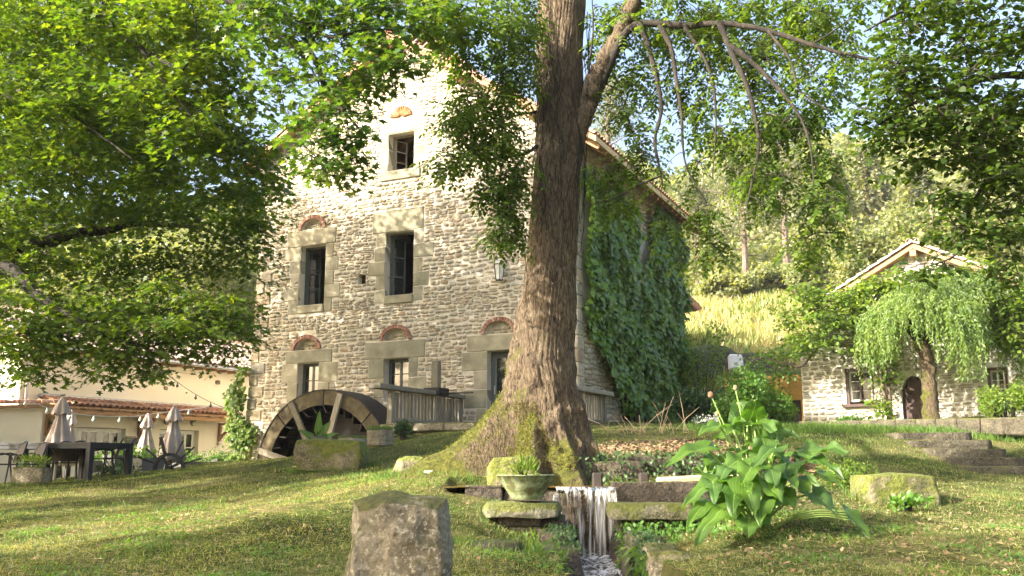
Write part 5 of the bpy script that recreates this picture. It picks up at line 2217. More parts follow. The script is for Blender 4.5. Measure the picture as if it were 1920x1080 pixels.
class Tree:
    """limbs drawn one by one, twigs and leaves gathered"""

    def __init__(s, root, off):
        s.root = root
        s.off = Vector(off)
        s.nodes = []
        s.tw = MB(off)
        s.cl = Cloud()

    def limb(s, pts, r0, r1, name="limb", sides=9, knob=.12, m=None, reg=True):
        """pts: world points"""
        pth = smooth_path(pts, 6)
        n = len(pth)
        rad = []
        for i in range(n):
            t = i / (n - 1)
            rad.append((r0 + (r1 - r0) * t ** .8) * (1 + knob * math.sin(i * 2.3 + r0 * 90) * .6 + rnd.uniform(-knob, knob) * .5))
        mb = MB(s.off)
        mb.tube([p + Vector((rnd.uniform(-1, 1), rnd.uniform(-1, 1), rnd.uniform(-1, 1))) * r1 * .35 for p in pth], rad, sides)
        mb.build(name, m or M["limb"], s.root, smooth=True)
        if reg:
            for i, p in enumerate(pth[n // 5:]):
                s.nodes.append((p, rad[i]))

    def limb_px(s, pts, Ya, Yb, r0, r1, **k):
        n = len(pts)
        s.limb([P(p[0], p[1], Ya + (Yb - Ya) * i / (n - 1)) for i, p in enumerate(pts)], r0, r1, **k)

    def twig(s, a, b, r0, r1=.003, n=5, sag=.12):
        a, b = Vector(a), Vector(b)
        d = (b - a)
        L_ = d.length
        pts = []
        o1 = Vector((rnd.uniform(-1, 1), rnd.uniform(-1, 1), rnd.uniform(-.5, 1))) * L_ * .10
        for i in range(n + 1):
            t = i / n
            pts.append(a + d * t + (o1 + Vector((0, 0, sag * L_))) * math.sin(math.pi * t))
        s.tw.tube(pts, [r0 + (r1 - r0) * i / n for i in range(n + 1)], 4, cap=False)

    def connect(s, p, maxr=.02, r1=.004):
        p = Vector(p)
        if not s.nodes:
            return
        best = min(s.nodes, key=lambda q: (q[0] - p).length_squared)
        L_ = (best[0] - p).length
        if L_ < .05:
            return
        s.twig(best[0], p, min(maxr, .006 + L_ * .006), r1)
        for k in range(1, 4):
            s.nodes.append((best[0].lerp(p, k / 4) + Vector((0, 0, .1 * L_ * math.sin(math.pi * k / 4))), .01))


def blob_centres(px, py, Y, rx, ry, rz, n):
    c = P(px, py, Y)
    k = Y / 1780
    a = unit(rg.normal(0, 1, (n, 3))) * rg.uniform(0, 1, (n, 1)) ** .4
    return a * np.array([rx * k, rz, ry * k]) + np.array(c)


def maple_layer(c, r_, n, size, flat=.35, tilt=.35, droop=.35, down=.0):
    """n leaves in a loose flat spray round centre c"""
    a = rg.uniform(0, 2 * math.pi, n)
    q = np.sqrt(rg.uniform(0, 1, n)) * r_
    ta, tb = rg.normal(0, tilt * .5, 2)
    dx, dy = q * np.cos(a), q * np.sin(a)
    dz = ta * dx + tb * dy + rg.normal(0, flat * .25 * r_, n) - down * q * q / r_
    pos = np.stack([dx, dy, dz], 1) + np.array(c)
    D = np.stack([np.cos(a), np.sin(a), -droop + rg.normal(0, .35, n)], 1) + rg.normal(0, .3, (n, 3))
    N = np.stack([rg.normal(0, .4, n), rg.normal(0, .4, n) - .15, np.ones(n)], 1)
    return pos, D, N


def fill(tree, blobs, tmpl, size, per, rad, connect=True, tilt=.35, flat=.35, droop=.35, seed_r=.02, down=0.0):
    """blobs: (px, py, Y, rx, ry, rz, clusters)"""
    for (px, py, Y, rx, ry, rz, n) in blobs:
        cs = blob_centres(px, py, Y, rx, ry, rz, n)
        order = np.argsort(np.sum((cs - np.array(tree.nodes[0][0] if tree.nodes else cs[0])) ** 2, 1))
        for c in cs[order]:
            pos, D, N = maple_layer(c, rg.uniform(.7, 1.3) * rad, per, size, flat, tilt, droop, down)
            V_, T_ = leaves_np(pos, D, N, rg.uniform(size[0], size[1], per), tmpl)
            tree.cl.add(V_, T_)
            if connect:
                tree.connect(c, seed_r)
                for k in range(3):
                    tree.twig(c, pos[rg.integers(per)], .004, .0015, 2, .02)


def ash_spray(tree, cs, size=(.062, .09), tmpl=T_OVAL, hang=.5, rach=(.24, .36), k=4, droopy=.6):
    """bunches of pinnate leaves at twig ends"""
    m_ = 4 * 2 + 1
    for c in cs:
        c = np.array(c)
        for q in range(k):
            a = rg.uniform(0, 2 * math.pi)
            dr = np.array([math.cos(a), math.sin(a), rg.normal(-hang, .35)])
            dr /= np.linalg.norm(dr)
            L_ = rg.uniform(*rach)
            s_ = np.cross(dr, [0, 0, 1.0])
            s_ /= np.linalg.norm(s_) + 1e-6
            nn = np.cross(s_, dr)
            P_, D_, N_, Z_ = [], [], [], []
            for i in range(4):
                t = .28 + .2 * i
                b = c + dr * L_ * t + np.array([0, 0, -droopy * L_ * t * t * .5])
                for sg_ in (-1, 1):
                    P_.append(b)
                    D_.append(s_ * sg_ + dr * .55 + np.array([0, 0, -.25]) + rg.normal(0, .12, 3))
                    N_.append(nn + rg.normal(0, .25, 3))
                    Z_.append(rg.uniform(*size) * (1 - .1 * abs(i - 1.5)))
            P_.append(c + dr * L_ * .95 + np.array([0, 0, -droopy * L_ * .45]))
            D_.append(dr + np.array([0, 0, -.5]))
            N_.append(nn)
            Z_.append(size[1])
            V_, T_ = leaves_np(np.array(P_), np.array(D_), np.array(N_), np.array(Z_), tmpl)
            tree.cl.add(V_, T_)
            tree.twig(c, c + dr * L_ * .9 + np.array([0, 0, -droopy * L_ * .4]), .0025, .001, 2, .03)


at = Tree(ash, OFF)
at.limb_px([(1058, 370), (1086, 255), (1108, 180), (1126, 125), (1152, 80), (1178, 30), (1205, -40), (1240, -140)], 12.95, 12.2, .145, .10, sides=20, knob=.015, m=M["bark"])
at.limb_px([(1108, 205), (1140, 130), (1165, 75), (1200, 45), (1290, 48), (1360, 44), (1440, 58), (1520, 84), (1590, 102), (1650, 114)], 12.8, 10.9, .075, .018, knob=.12, sides=12)
at.limb_px([(1040, -20), (1035, -180), (1020, -380)], 13, 13, .40, .3, sides=14)
for pts, ya, yb, ra in [
    ([(1200, 45), (1222, 110), (1240, 200), (1228, 265), (1240, 330), (1242, 350)], 12.15, 12.0, .045),
    ([(1236, 46), (1258, 90), (1268, 150), (1278, 215), (1280, 270), (1290, 320), (1325, 380)], 12.08, 11.8, .038),
    ([(1282, 48), (1300, 75), (1325, 120), (1340, 180), (1342, 250), (1336, 330)], 11.98, 11.7, .032),
    ([(1350, 44), (1370, 95), (1400, 160), (1418, 230), (1422, 280), (1408, 350), (1400, 390)], 11.76, 11.4, .045),
    ([(1366, 85), (1400, 108), (1440, 145), (1480, 190), (1505, 230), (1520, 280), (1526, 350)], 11.72, 11.2, .04),
    ([(1440, 58), (1480, 110), (1500, 170), (1560, 210)], 11.52, 11.0, .02),
    ([(1520, 84), (1560, 60), (1600, 30)], 11.32, 11.0, .014),
    ([(1240, 330), (1190, 350), (1150, 372), (1092, 386)], 12.2, 12.6, .014),
    ([(1006, 275), (985, 288), (956, 292), (905, 300)], 12.7, 12.0, .028),
    ([(1004, 210), (975, 215), (935, 222), (880, 226)], 12.7, 12.1, .02),
    ([(1006, 30), (976, 34), (951, 70), (926, 110), (914, 145)], 12.7, 12.0, .03),
    ([(985, 288), (958, 330), (946, 380), (950, 430)], 12.5, 12.2, .015),
    ([(1100, 180), (1105, 120), (1112, 60), (1110, -10)], 12.6, 12.6, .02),
    ([(1030, -60), (900, -70), (780, -40)], 12.8, 11.6, .05),
]:
    at.limb_px(pts, ya, yb, ra * 1.15, .007, name="branch", sides=7, knob=.25)


def ash_fill(blobs, k=5, **kw_):
    for (px, py, Y, rx, ry, rz, n) in blobs:
        cs = blob_centres(px, py, Y, rx, ry, rz, n)
        for c in cs:
            at.connect(c, .012, .003)
        ash_spray(at, cs, k=k, **kw_)


ash_fill([  # left of the trunk, over the mill
    (945, 30, 12, 80, 60, .9, 35), (870, 60, 11.8, 80, 70, .9, 35), (800, 20, 11.5, 90, 50, .9, 32), (965, 130, 12.2, 50, 70, .6, 27), (900, 190, 12, 90, 36, .6, 32), (850, 225, 11.9, 50, 22, .5, 13),
    (930, 255, 12.1, 70, 36, .6, 29), (965, 330, 12.2, 35, 50, .5, 21), (925, 345, 12.1, 30, 26, .4, 9), (880, 290, 12, 50, 30, .5, 10), (838, 300, 12, 26, 30, .3, 6),
    (945, 400, 12.1, 24, 30, .4, 10), (938, 425, 12.1, 26, 26, .3, 10), (970, 440, 12.3, 16, 20, .2, 2), (985, 60, 12.4, 30, 80, .5, 16),
    # right of the trunk
    (1160, 200, 12.8, 50, 50, .6, 11), (1140, 320, 12.9, 50, 26, .5, 9), (1150, 370, 12.9, 60, 22, .5, 9), (1200, 290, 12.9, 40, 60, .6, 13), (1195, 130, 12.8, 60, 60, .7, 15),
    (1260, 120, 12.7, 50, 90, .8, 20), (1310, 200, 12.6, 40, 70, .6, 13), (1330, 80, 12.6, 60, 60, .8, 22), (1400, 120, 12.4, 60, 80, .8, 28), (1360, 250, 12.2, 40, 70, .6, 17),
    (1430, 260, 12.1, 50, 80, .7, 24), (1420, 350, 12.0, 50, 46, .6, 17), (1500, 200, 12.0, 60, 80, .8, 28), (1530, 320, 11.9, 50, 70, .6, 22), (1540, 410, 11.9, 40, 60, .5, 15), (1500, 460, 11.9, 30, 24, .4, 5),
    (1480, 60, 12.2, 80, 60, .8, 26), (1570, 130, 11.8, 60, 70, .8, 20), (1330, 395, 12.4, 50, 24, .4, 6), (1335, 455, 12.4, 34, 34, .4, 8), (1300, 480, 12.5, 26, 12, .3, 2),
    (1160, 30, 12.9, 50, 36, .5, 14), (1130, 90, 13.1, 40, 40, .4, 8), (1250, 20, 12.6, 120, 40, 1.0, 39), (1400, 10, 12.6, 120, 40, 1.0, 44), (1540, 20, 12.6, 100, 50, 1.0, 34), (1300, 320, 12.5, 20, 40, .4, 4), (1250, 420, 12.6, 20, 30, .3, 3), (1460, 130, 12.2, 60, 60, .8, 15)])
# short spurs with their own leaf bunches along the boughs
spur_from = [q for q in at.nodes if q[1] < .07 and q[0].x > 1.2 and q[0].z < 8.6]
for p_, r_0 in rnd.sample(spur_from, min(230, len(spur_from))):
    e = p_ + Vector((rnd.gauss(0, .16), rnd.gauss(0, .16), rnd.gauss(-.1, .14)))
    at.twig(p_, e, .007, .003, 3, .1)
    if rnd.random() < .6:
        ash_spray(at, [e], k=2)
# crown above the frame, it shades the ground
for (x, y, z, r_, n) in [(1.5, 13.5, 11.5, 2.6, 80), (4.5, 12, 10.2, 2.6, 90), (0, 15.5, 12.8, 2.8, 70), (3, 10.5, 9.8, 2.2, 50)]:
    a = unit(rg.normal(0, 1, (n, 3))) * rg.uniform(0, 1, (n, 1)) ** .4 * r_ + np.array([x, y, z])
    for c in a:
        pos, D, N = maple_layer(c, .55, 34, (.08, .11))
        V_, T_ = leaves_np(pos, D, N, rg.uniform(.09, .14, 34), T_OVAL)
        at.cl.add(V_, T_)
at.tw.build("twigs", M["twig"], ash, kind="stuff")
at.cl.build("leaves", M["leaf_ash"], ash, off=OFF, kind="stuff")

# dead ivy stems climbing the upper trunk
mb = MB(OFF)
for i in range(34):
    a = rnd.uniform(math.pi * 1.02, math.pi * 1.98)
    z = tz0 + rnd.uniform(3.0, 5.2)
    pts = []
    for k in range(16):
        if z > pz[-1] - .05:
            break
        c = np.interp(z, pz, pcx)
        r0 = np.interp(z, pz, pr_) * 1.05 + .022
        pts.append((c + r0 * math.cos(a), 13 + r0 * .95 * math.sin(a), z))
        z += rnd.uniform(.08, .24)
        a += rnd.uniform(-.2, .2)
    if len(pts) > 3:
        mb.tube(pts, rnd.uniform(.003, .007), 4, cap=False)
mb.build("dead_ivy_stems", M["limb"], ash, kind="stuff")

# ------------------------------------------------------------------ left maple
lx = -13.2
lm = thing("maple_tree", "big spreading maple whose sunlit crown fills the upper left of the picture", "tree", (lx, 17.0, Hs(lx, 17.0)))
LO = Vector((lx, 17.0, Hs(lx, 17.0)))
lt = Tree(lm, LO)
lt.limb([Vector((lx, 17, LO.z - .3)), Vector((lx + .1, 17, 2.5)), Vector((lx + .4, 16.9, 5)), Vector((lx + .5, 17, 8)), Vector((lx + .9, 17, 11))], .42, .2, name="trunk", sides=14, knob=.06)
for pts, ya, yb, ra, rb in [
    ([(-330, 560), (-120, 520), (0, 502), (40, 520), (62, 548), (130, 590), (220, 640)], 17, 15, .22, .02),
    ([(-330, 480), (-100, 470), (60, 460), (130, 440), (200, 432), (260, 420), (380, 430), (470, 470)], 17, 18, .2, .015),
    ([(170, 440), (180, 400), (200, 330), (230, 250)], 17.4, 17.8, .07, .015),
    ([(-360, 300), (-160, 230), (0, 188), (58, 168), (95, 186), (150, 225), (250, 300)], 16.5, 13.5, .12, .01),
    ([(-300, 60), (20, -100), (160, -6), (215, 55), (262, 88), (300, 112), (342, 132)], 15.5, 12.6, .10, .018),
    ([(262, 88), (290, 130), (320, 172), (350, 205), (360, 240)], 13.2, 12.8, .03, .008),
    ([(342, 132), (360, 105), (368, 60), (360, 10)], 12.7, 12.4, .02, .008),
    ([(350, 190), (400, 230), (450, 250), (490, 300)], 13, 13.6, .012, .004),
    ([(-200, -60), (150, -160), (420, -8), (492, 42), (520, 62), (560, 85), (590, 110), (612, 165), (650, 215), (690, 260)], 13, 10.4, .12, .008),
    ([(450, 15), (520, 20), (580, 50), (620, 70), (690, 55), (760, 60)], 11.4, 10.4, .035, .005),
    ([(500, 48), (540, 80), (585, 130), (605, 185), (606, 240)], 11.2, 10.6, .02, .005),
    ([(690, 55), (720, 90), (732, 140), (740, 180)], 10.6, 10.4, .010, .004),
]:
    lt.limb_px(pts, ya, yb, ra, rb, name="limb", sides=9, knob=.15)

fill(lt, [
    (60, 60, 14.5, 150, 90, 1.4, 46), (200, 40, 13.4, 110, 80, 1.0, 36), (330, 50, 13, 90, 70, .9, 30), (400, 120, 13, 60, 80, .7, 24),
    (60, 180, 14.5, 110, 60, 1.2, 36), (170, 190, 14, 90, 60, 1.0, 34), (290, 200, 13.4, 90, 70, 1.0, 34), (390, 240, 13.4, 80, 60, .9, 26), (460, 290, 13.8, 50, 46, .8, 13),
    (60, 300, 15.5, 110, 60, 1.5, 36), (190, 300, 15.5, 110, 60, 1.5, 40), (320, 310, 15, 100, 50, 1.2, 34), (440, 340, 15, 70, 40, .9, 20), (495, 310, 14.5, 26, 40, .5, 6),
    (-20, 420, 16, 90, 60, 1.5, 26), (120, 400, 17, 120, 50, 1.8, 32), (270, 390, 17, 110, 40, 1.6, 30), (400, 400, 17, 90, 40, 1.4, 24), (480, 400, 17, 40, 40, .9, 10),
    (40, 480, 17, 100, 50, 1.6, 22), (180, 500, 17, 110, 46, 1.6, 28), (300, 490, 17.5, 90, 40, 1.4, 20), (420, 480, 17.5, 70, 40, 1.2, 15), (480, 500, 17.2, 36, 50, .7, 8),
    (50, 570, 16, 100, 50, 1.4, 24), (180, 590, 16, 100, 50, 1.4, 28), (310, 570, 16.5, 90, 50, 1.3, 24), (420, 570, 16.5, 60, 46, 1.0, 16), (455, 610, 16.5, 30, 30, .6, 7),
    (30, 640, 15.5, 60, 40, .9, 12), (75, 680, 15.2, 30, 30, .4, 7), (130, 650, 15.5, 70, 30, 1.0, 10), (240, 650, 15.5, 60, 36, .8, 11), (330, 640, 16, 60, 30, .8, 10), (400, 640, 16, 46, 24, .7, 7),
    (170, 695, 15.2, 26, 16, .3, 4), (270, 690, 15.4, 30, 14, .3, 4), (470, 360, 17, 50, 40, .9, 8),
    (110, 620, 15.3, 60, 26, .8, 10), (210, 620, 15.5, 60, 24, .8, 11), (300, 620, 15.6, 60, 24, .8, 11), (370, 610, 15.8, 50, 26, .8, 9), (60, 600, 15.4, 50, 26, .8, 8), (230, 675, 15.3, 24, 14, .3, 3), (50, 705, 15.1, 16, 12, .3, 2),
    # off the left edge and above the frame
    (-200, 100, 16, 160, 160, 2.0, 60), (-200, 400, 17, 150, 150, 2.0, 60), (60, -100, 15.5, 220, 70, 2.0, 60), (350, -80, 14, 140, 60, 1.4, 34), (-150, -150, 17, 250, 120, 2.4, 70)],
    T_LOBE, (.075, .125), 44, .46, tilt=.5, down=.25)
for (x, y, z, rx, ry, rz, n) in [(-12.5, 21.5, 10.5, 4.6, 4.2, 5.0, 430), (-17, 23.5, 11.5, 4.5, 3.5, 4.6, 320), (-8.6, 20.5, 11.5, 3.6, 3.2, 4.4, 300), (-14, 18, 8.0, 4, 3, 4, 100)]:
    a = unit(rg.normal(0, 1, (n, 3))) * rg.uniform(0, 1, (n, 1)) ** .4 * np.array([rx, ry, rz]) + np.array([x, y, z])
    for c in a:
        pos, D, N = maple_layer(c, .75, 30, (.08, .11))
        V_, T_ = leaves_np(pos, D, N, rg.uniform(.14, .22, 30), T_WIDE)
        lt.cl.add(V_, T_)
lt.cl.build("leaves", M["leaf_maple"], lm, off=LO, kind="stuff")
lt.cl = Cloud()
fill(lt, [
    (480, 20, 11.3, 60, 40, .7, 13), (560, 30, 11, 70, 40, .7, 15), (500, 90, 11.2, 40, 40, .5, 5), (650, 40, 10.8, 70, 50, .6, 16), (730, 70, 10.5, 50, 50, .5, 12), (560, 120, 10.9, 50, 46, .5, 9),
    (510, 170, 11, 24, 40, .3, 3), (545, 210, 10.9, 26, 30, .4, 3), (620, 130, 10.7, 50, 40, .5, 10), (690, 130, 10.5, 60, 40, .5, 14), (750, 125, 10.4, 36, 40, .4, 9), (640, 190, 10.6, 50, 30, .4, 10),
    (600, 240, 10.6, 40, 30, .4, 8), (650, 250, 10.6, 40, 30, .4, 7), (660, 300, 10.5, 24, 26, .3, 5), (590, 300, 10.7, 36, 26, .3, 7), (560, 280, 10.8, 22, 20, .3, 3), (615, 330, 10.6, 16, 14, .2, 2), (800, 40, 10.6, 40, 40, .4, 8), (700, 15, 10.7, 60, 24, .5, 12), (610, 10, 10.9, 60, 20, .5, 10), (850, 15, 10.8, 40, 24, .4, 7),
    (550, -40, 11, 140, 40, 1.0, 20)],
    T_LOBE, (.075, .12), 22, .30, tilt=.5, down=.25, seed_r=.012)
lt.cl.build("end_leaves", M["leaf_oak"], lm, off=LO, kind="stuff")
lt.tw.build("twigs", M["twig"], lm, kind="stuff")

# ------------------------------------------------------------------ right-hand tree (its trunk stands outside the frame)
rxp = P(2240, 900, 9.5)
RO = Vector((rxp.x, 9.5, Hs(rxp.x, 9.5)))
rt_ = thing("elm_tree", "broad-leaved tree hanging its dark green boughs into the upper right corner", "tree", RO)
rt = Tree(rt_, RO)
rt.limb([RO + Vector((0, 0, -.3)), RO + Vector((-.1, 0, 2)), RO + Vector((-.1, 0, 4.5)), RO + Vector((-.3, -.2, 8))], .3, .15, name="trunk", sides=12)
for pts, ya, yb, ra in [([(2200, 300), (2050, 180), (1900, 140), (1780, 170), (1700, 200), (1640, 240)], 9.4, 8.6, .07), ([(2200, 420), (2050, 400), (1960, 330), (1880, 310), (1820, 390), (1800, 470), (1740, 500)], 9.4, 8.8, .04),
                        ([(2200, 100), (2000, 0), (1850, -20), (1700, 20), (1620, 60)], 9.4, 8.6, .07), ([(1900, 300), (1860, 360), (1830, 420)], 8.9, 8.8, .012)]:
    rt.limb_px(pts, ya, yb, ra, .006, name="limb", sides=8)
fill(rt, [(1700, 40, 8.7, 70, 60, .6, 20), (1800, 40, 8.8, 80, 60, .8, 28), (1900, 60, 9, 80, 80, .9, 30), (1690, 130, 8.6, 70, 50, .6, 22), (1780, 150, 8.8, 80, 60, .8, 30), (1880, 170, 9, 80, 70, .9, 32),
          (1660, 200, 8.6, 60, 40, .5, 16), (1740, 230, 8.7, 70, 50, .7, 24), (1830, 260, 8.9, 70, 60, .8, 26), (1910, 280, 9, 60, 70, .8, 22), (1665, 262, 8.6, 40, 26, .4, 8), (1750, 300, 8.8, 50, 26, .5, 9), (1690, 300, 8.7, 30, 16, .3, 3),
          (1850, 350, 8.9, 60, 40, .6, 14), (1920, 370, 9, 50, 60, .7, 14), (1790, 370, 8.9, 40, 26, .4, 7), (1770, 420, 8.9, 40, 20, .3, 5), (1820, 440, 8.9, 50, 26, .4, 8), (1880, 440, 9, 50, 30, .5, 8), (1900, 500, 9, 36, 30, .4, 6), (1750, 490, 8.9, 30, 20, .3, 4), (1740, 515, 8.9, 20, 12, .2, 2),
          (2050, 200, 9.3, 120, 200, 1.2, 60), (1850, -80, 9, 250, 60, 1.0, 50)],
     T_WIDE, (.05, .085), 26, .24, tilt=.6, down=.3, seed_r=.010)
rt.cl.build("leaves", M["leaf_elm"], rt_, off=RO, kind="stuff")
rt.tw.build("twigs", M["twig"], rt_, kind="stuff")

# ------------------------------------------------------------------ trees standing outside the frame on the left, they throw the shade
def side_tree(x, y, h, rad, zc, n, label, leafm="leaf_maple", flat=.7):
    z0 = Hs(x, y)
    t = thing("lime_tree", label, "tree", (x, y, z0), group="trees along the left side, outside the picture")
    o = Vector((x, y, z0))
    tt = Tree(t, o)
    tt.limb([o + Vector((0, 0, -.3)), o + Vector((.1, 0, h * .3)), o + Vector((-.1, .1, h * .6)), o + Vector((0, 0, h))], .32, .08, name="trunk", sides=10)
    for i in range(6):
        a = i * 1.05 + x
        tt.limb([o + Vector((0, 0, h * .35 + i * .4)), o + Vector((math.cos(a) * rad * .5, math.sin(a) * rad * .5, h * .5 + i * .3)), o + Vector((math.cos(a) * rad * .85, math.sin(a) * rad * .85, h * .6 + i * .3))], .1, .02, sides=6)
    cs = unit(rg.normal(0, 1, (n, 3))) * rg.uniform(0, 1, (n, 1)) ** .4 * np.array([rad, rad, rad * flat]) + np.array([x, y, z0 + zc])
    for c in cs:
        pos, D, N = maple_layer(c, .5, 34, (.1, .2))
        V_, T_ = leaves_np(pos, D, N, rg.uniform(.18, .28, 34), T_WIDE)
        tt.cl.add(V_, T_)
    tt.cl.build("leaves", M[leafm], t, off=o, kind="stuff")


side_tree(-12.0, -1.2, 10, 4.2, 8.0, 330, "dense lime tree standing outside the picture, left of the camera", "leaf_maple", .75)
for k, (x, y, r_, n_) in enumerate([(-15.5, 1.7, .9, 60), (-20, 4.9, 1.0, 110), (-20, 8.0, .85, 110), (-21, 11.4, 1.3, 160), (-20, 14.6, 1.1, 120), (-21, 18.6, 1.5, 120)]):
    side_tree(x, y, 12, r_, 8.0, n_, "slender lime tree outside the picture on the left, " + ["nearest the camera", "second", "third", "fourth", "fifth", "last"][k] + " of the row", "leaf_maple", 3.6 / r_ * 1.2)

# ------------------------------------------------------------------ ivy on the mill's side wall
ivy = thing("wall_ivy", "thick dark green ivy covering the shaded side wall of the mill", "ivy", (MO[0], MO[1], 0), MRZ)
n = 21000
yy = rg.uniform(.3, LEN - .35, n)
zz = rg.uniform(2.8, 10.9, n)
low = np.interp(yy, [0, .8, 1.8, 3.2, 4.5, 6, 8, 11.7], [5.6, 5.2, 4.2, 3.3, 3.0, 2.95, 2.9, 2.8])
up = np.interp(yy, [0, 1, 3, 4.6, 5, 6.1, 6.6, 8, 11.7], [9.4, 9.8, 9.6, 9.3, 9.0, 9.0, 10.0, 10.4, 10.2])
keep = (zz > low + .35 * np.sin(yy * 7) * .5 + rg.normal(0, .12, n)) & (zz < up + .3 * np.sin(yy * 5))
keep &= ~((yy > 5.0) & (yy < 5.75) & (zz > 6.8) & (rg.uniform(0, 1, n) > .05))
yy, zz = yy[keep], zz[keep]
lump = .10 + .16 * np.abs(np.sin(yy * 2.3 + 1.3 * np.sin(zz * 1.7))) + .10 * np.sin(zz * 3.1 + yy)
xx = np.abs(rg.normal(0, .06, len(yy))) + np.maximum(lump, .03)
n = len(yy)
D = np.stack([rg.normal(.35, .25, n), rg.normal(0, .45, n), rg.normal(-.8, .3, n)], 1)
N = np.stack([np.ones(n), rg.normal(-.2, .45, n), rg.normal(.45, .35, n)], 1)
Vv, Tt = leaves_np(np.stack([xx, yy, zz], 1), D, N, rg.uniform(.13, .23, n), T_WIDE)
np_mesh("leaves", Vv, Tt, M["leaf_ivy"], ivy, kind="stuff")
mb = MB()
for i in range(46):
    y = rnd.uniform(3.4, 11.5)
    z = 2.7
    pts = []
    while z < 5.2:
        pts.append((.05, y, z))
        z += rnd.uniform(.3, .6)
        y += rnd.uniform(-.2, .2)
    mb.tube(pts, rnd.uniform(.015, .035), 5, cap=False)
mb.build("stems", M["twig"], ivy, kind="stuff")
# vine on the mill's left corner
vn = thing("corner_vine", "light green creeper hanging on the mill's lower left corner", "vine", (MO[0], MO[1], 0), MRZ)
n = 1700
cx_ = rg.normal(-11.45, .36, n)
cz_ = np.where(rg.uniform(0, 1, n) < .75, 2.3 + 2.3 * rg.uniform(0, 1, n) ** 1.3, rg.uniform(1.4, 2.4, n))
keep = (np.abs(cx_ + 11.45 + .25 * np.sin(cz_ * 2.2)) < .12 + .42 * np.abs(np.sin(cz_ * 2.7 + 1)) * (5.2 - cz_) / 2) & (rg.uniform(0, 1, n) < .85)
cx_, cz_ = cx_[keep], cz_[keep]
n = len(cx_)
Vv, Tt = leaves_np(np.stack([cx_, -.12 - np.abs(rg.normal(0, .12, n)), cz_], 1), np.stack([rg.normal(0, .5, n), rg.normal(-.3, .3, n), rg.normal(-.6, .4, n)], 1), np.stack([rg.normal(0, .4, n), -np.ones(n), rg.normal(.5, .3, n)], 1), rg.uniform(.10, .18, n), T_WIDE)
np_mesh("leaves", Vv, Tt, M["leaf_vine"], vn, kind="stuff")

# ------------------------------------------------------------------ willow in front of the cottage
wp = P(1745, 793, 23.0)
wl_ = thing("weeping_willow", "small weeping willow with a pale mop of hanging shoots before the cottage door", "willow", (wp.x, wp.y, wp.z))
WO = Vector((wp.x, wp.y, wp.z))
wt_ = Tree(wl_, WO)
wt_.limb([WO + Vector((.05, 0, -.2)), WO + Vector((0, 0, .6)), WO + Vector((.04, 0, 1.3)), WO + Vector((-.05, 0, 2.0))], .21, .15, name="trunk", sides=12, knob=.08, m=M["bark"])
for i in range(9):
    a = i * .7 + .2
    rr = rnd.uniform(.8, 1.5)
    wt_.limb([WO + Vector((0, 0, 1.7)), WO + Vector((math.cos(a) * rr * .5, math.sin(a) * rr * .5, 2.6)), WO + Vector((math.cos(a) * rr, math.sin(a) * rr, 2.7))], .07, .02, sides=6)
for i in range(1750):
    a = rnd.uniform(0, 2 * math.pi)
    rr = 1.62 * math.sqrt(rnd.uniform(.02, 1)) * (1 + .14 * math.sin(a * 3 + 1) + .08 * math.sin(a * 7))
    if math.sin(a) > .3 and rnd.random() < .4:
        continue
    if .5 < (a * 2.3) % 1.6 < .62:
        continue
    x0, y0 = rr * math.cos(a) + .34, rr * math.sin(a) * .9
    ztop = 3.45 - .36 * rr * rr * .8 + rnd.uniform(-.15, .18) + .16 * math.sin(a * 5) + .12 * x0
    ln = rnd.uniform(.6, 1.7) * (1.0 if rr > .8 else .55) * (.8 + .35 * math.sin(a * 4 + 2))
    zb = max(ztop - ln, .9)
    m_ = max(4, int((ztop - zb) / .034))
    t = np.linspace(0, 1, m_)
    out = .28 * np.sin(t * 1.9) * (1.0 if rr > .7 else .5)
    pos = np.stack([x0 + math.cos(a) * out + .04 * np.sin(t * 6 + i), y0 + math.sin(a) * out, ztop + .12 * np.sin(t * math.pi) - (ztop - zb) * t ** 1.15], 1) + np.array(WO)
    D = np.stack([rg.normal(0, .6, m_), rg.normal(0, .6, m_), -rg.uniform(.5, 1.2, m_)], 1)
    V_, T_ = leaves_np(pos, D, rg.normal(0, .6, (m_, 3)) + [0, -.6, .3], rg.uniform(.07, .13, m_), (T_SLIM[0] * np.array([1.9, 1, 1]), T_SLIM[1]))
    wt_.cl.add(V_, T_)
    if i % 3 == 0:
        wt_.tw.tube([Vector(pos[0]), Vector(pos[m_ // 2]), Vector(pos[-1])], .005, 3, cap=False)
wt_.cl.build("hanging_leaves", M["leaf_willow"], wl_, off=WO, kind="stuff")
wt_.tw.build("shoots", M["twig"], wl_, kind="stuff")

# ------------------------------------------------------------------ vines on the cottage
def vine(label, spots, stems, m="leaf_vine", size=(.10, .18), name="climbing_vine"):
    q = P(*stems[0][0])
    t = thing(name, label, "vine", q)
    off = q
    tr_ = Tree(t, off)
    for st_ in stems:
        tr_.limb([P(*p) for p in st_], .06, .015, name="stem", sides=7, m=M["pine_bark"])
    fill(tr_, spots, T_OVAL, size, 26, .34, tilt=.6, flat=.8, down=.3)
    tr_.cl.build("leaves", M[m], t, off=off, kind="stuff")
    tr_.tw.build("twigs", M["twig"], t, kind="stuff")


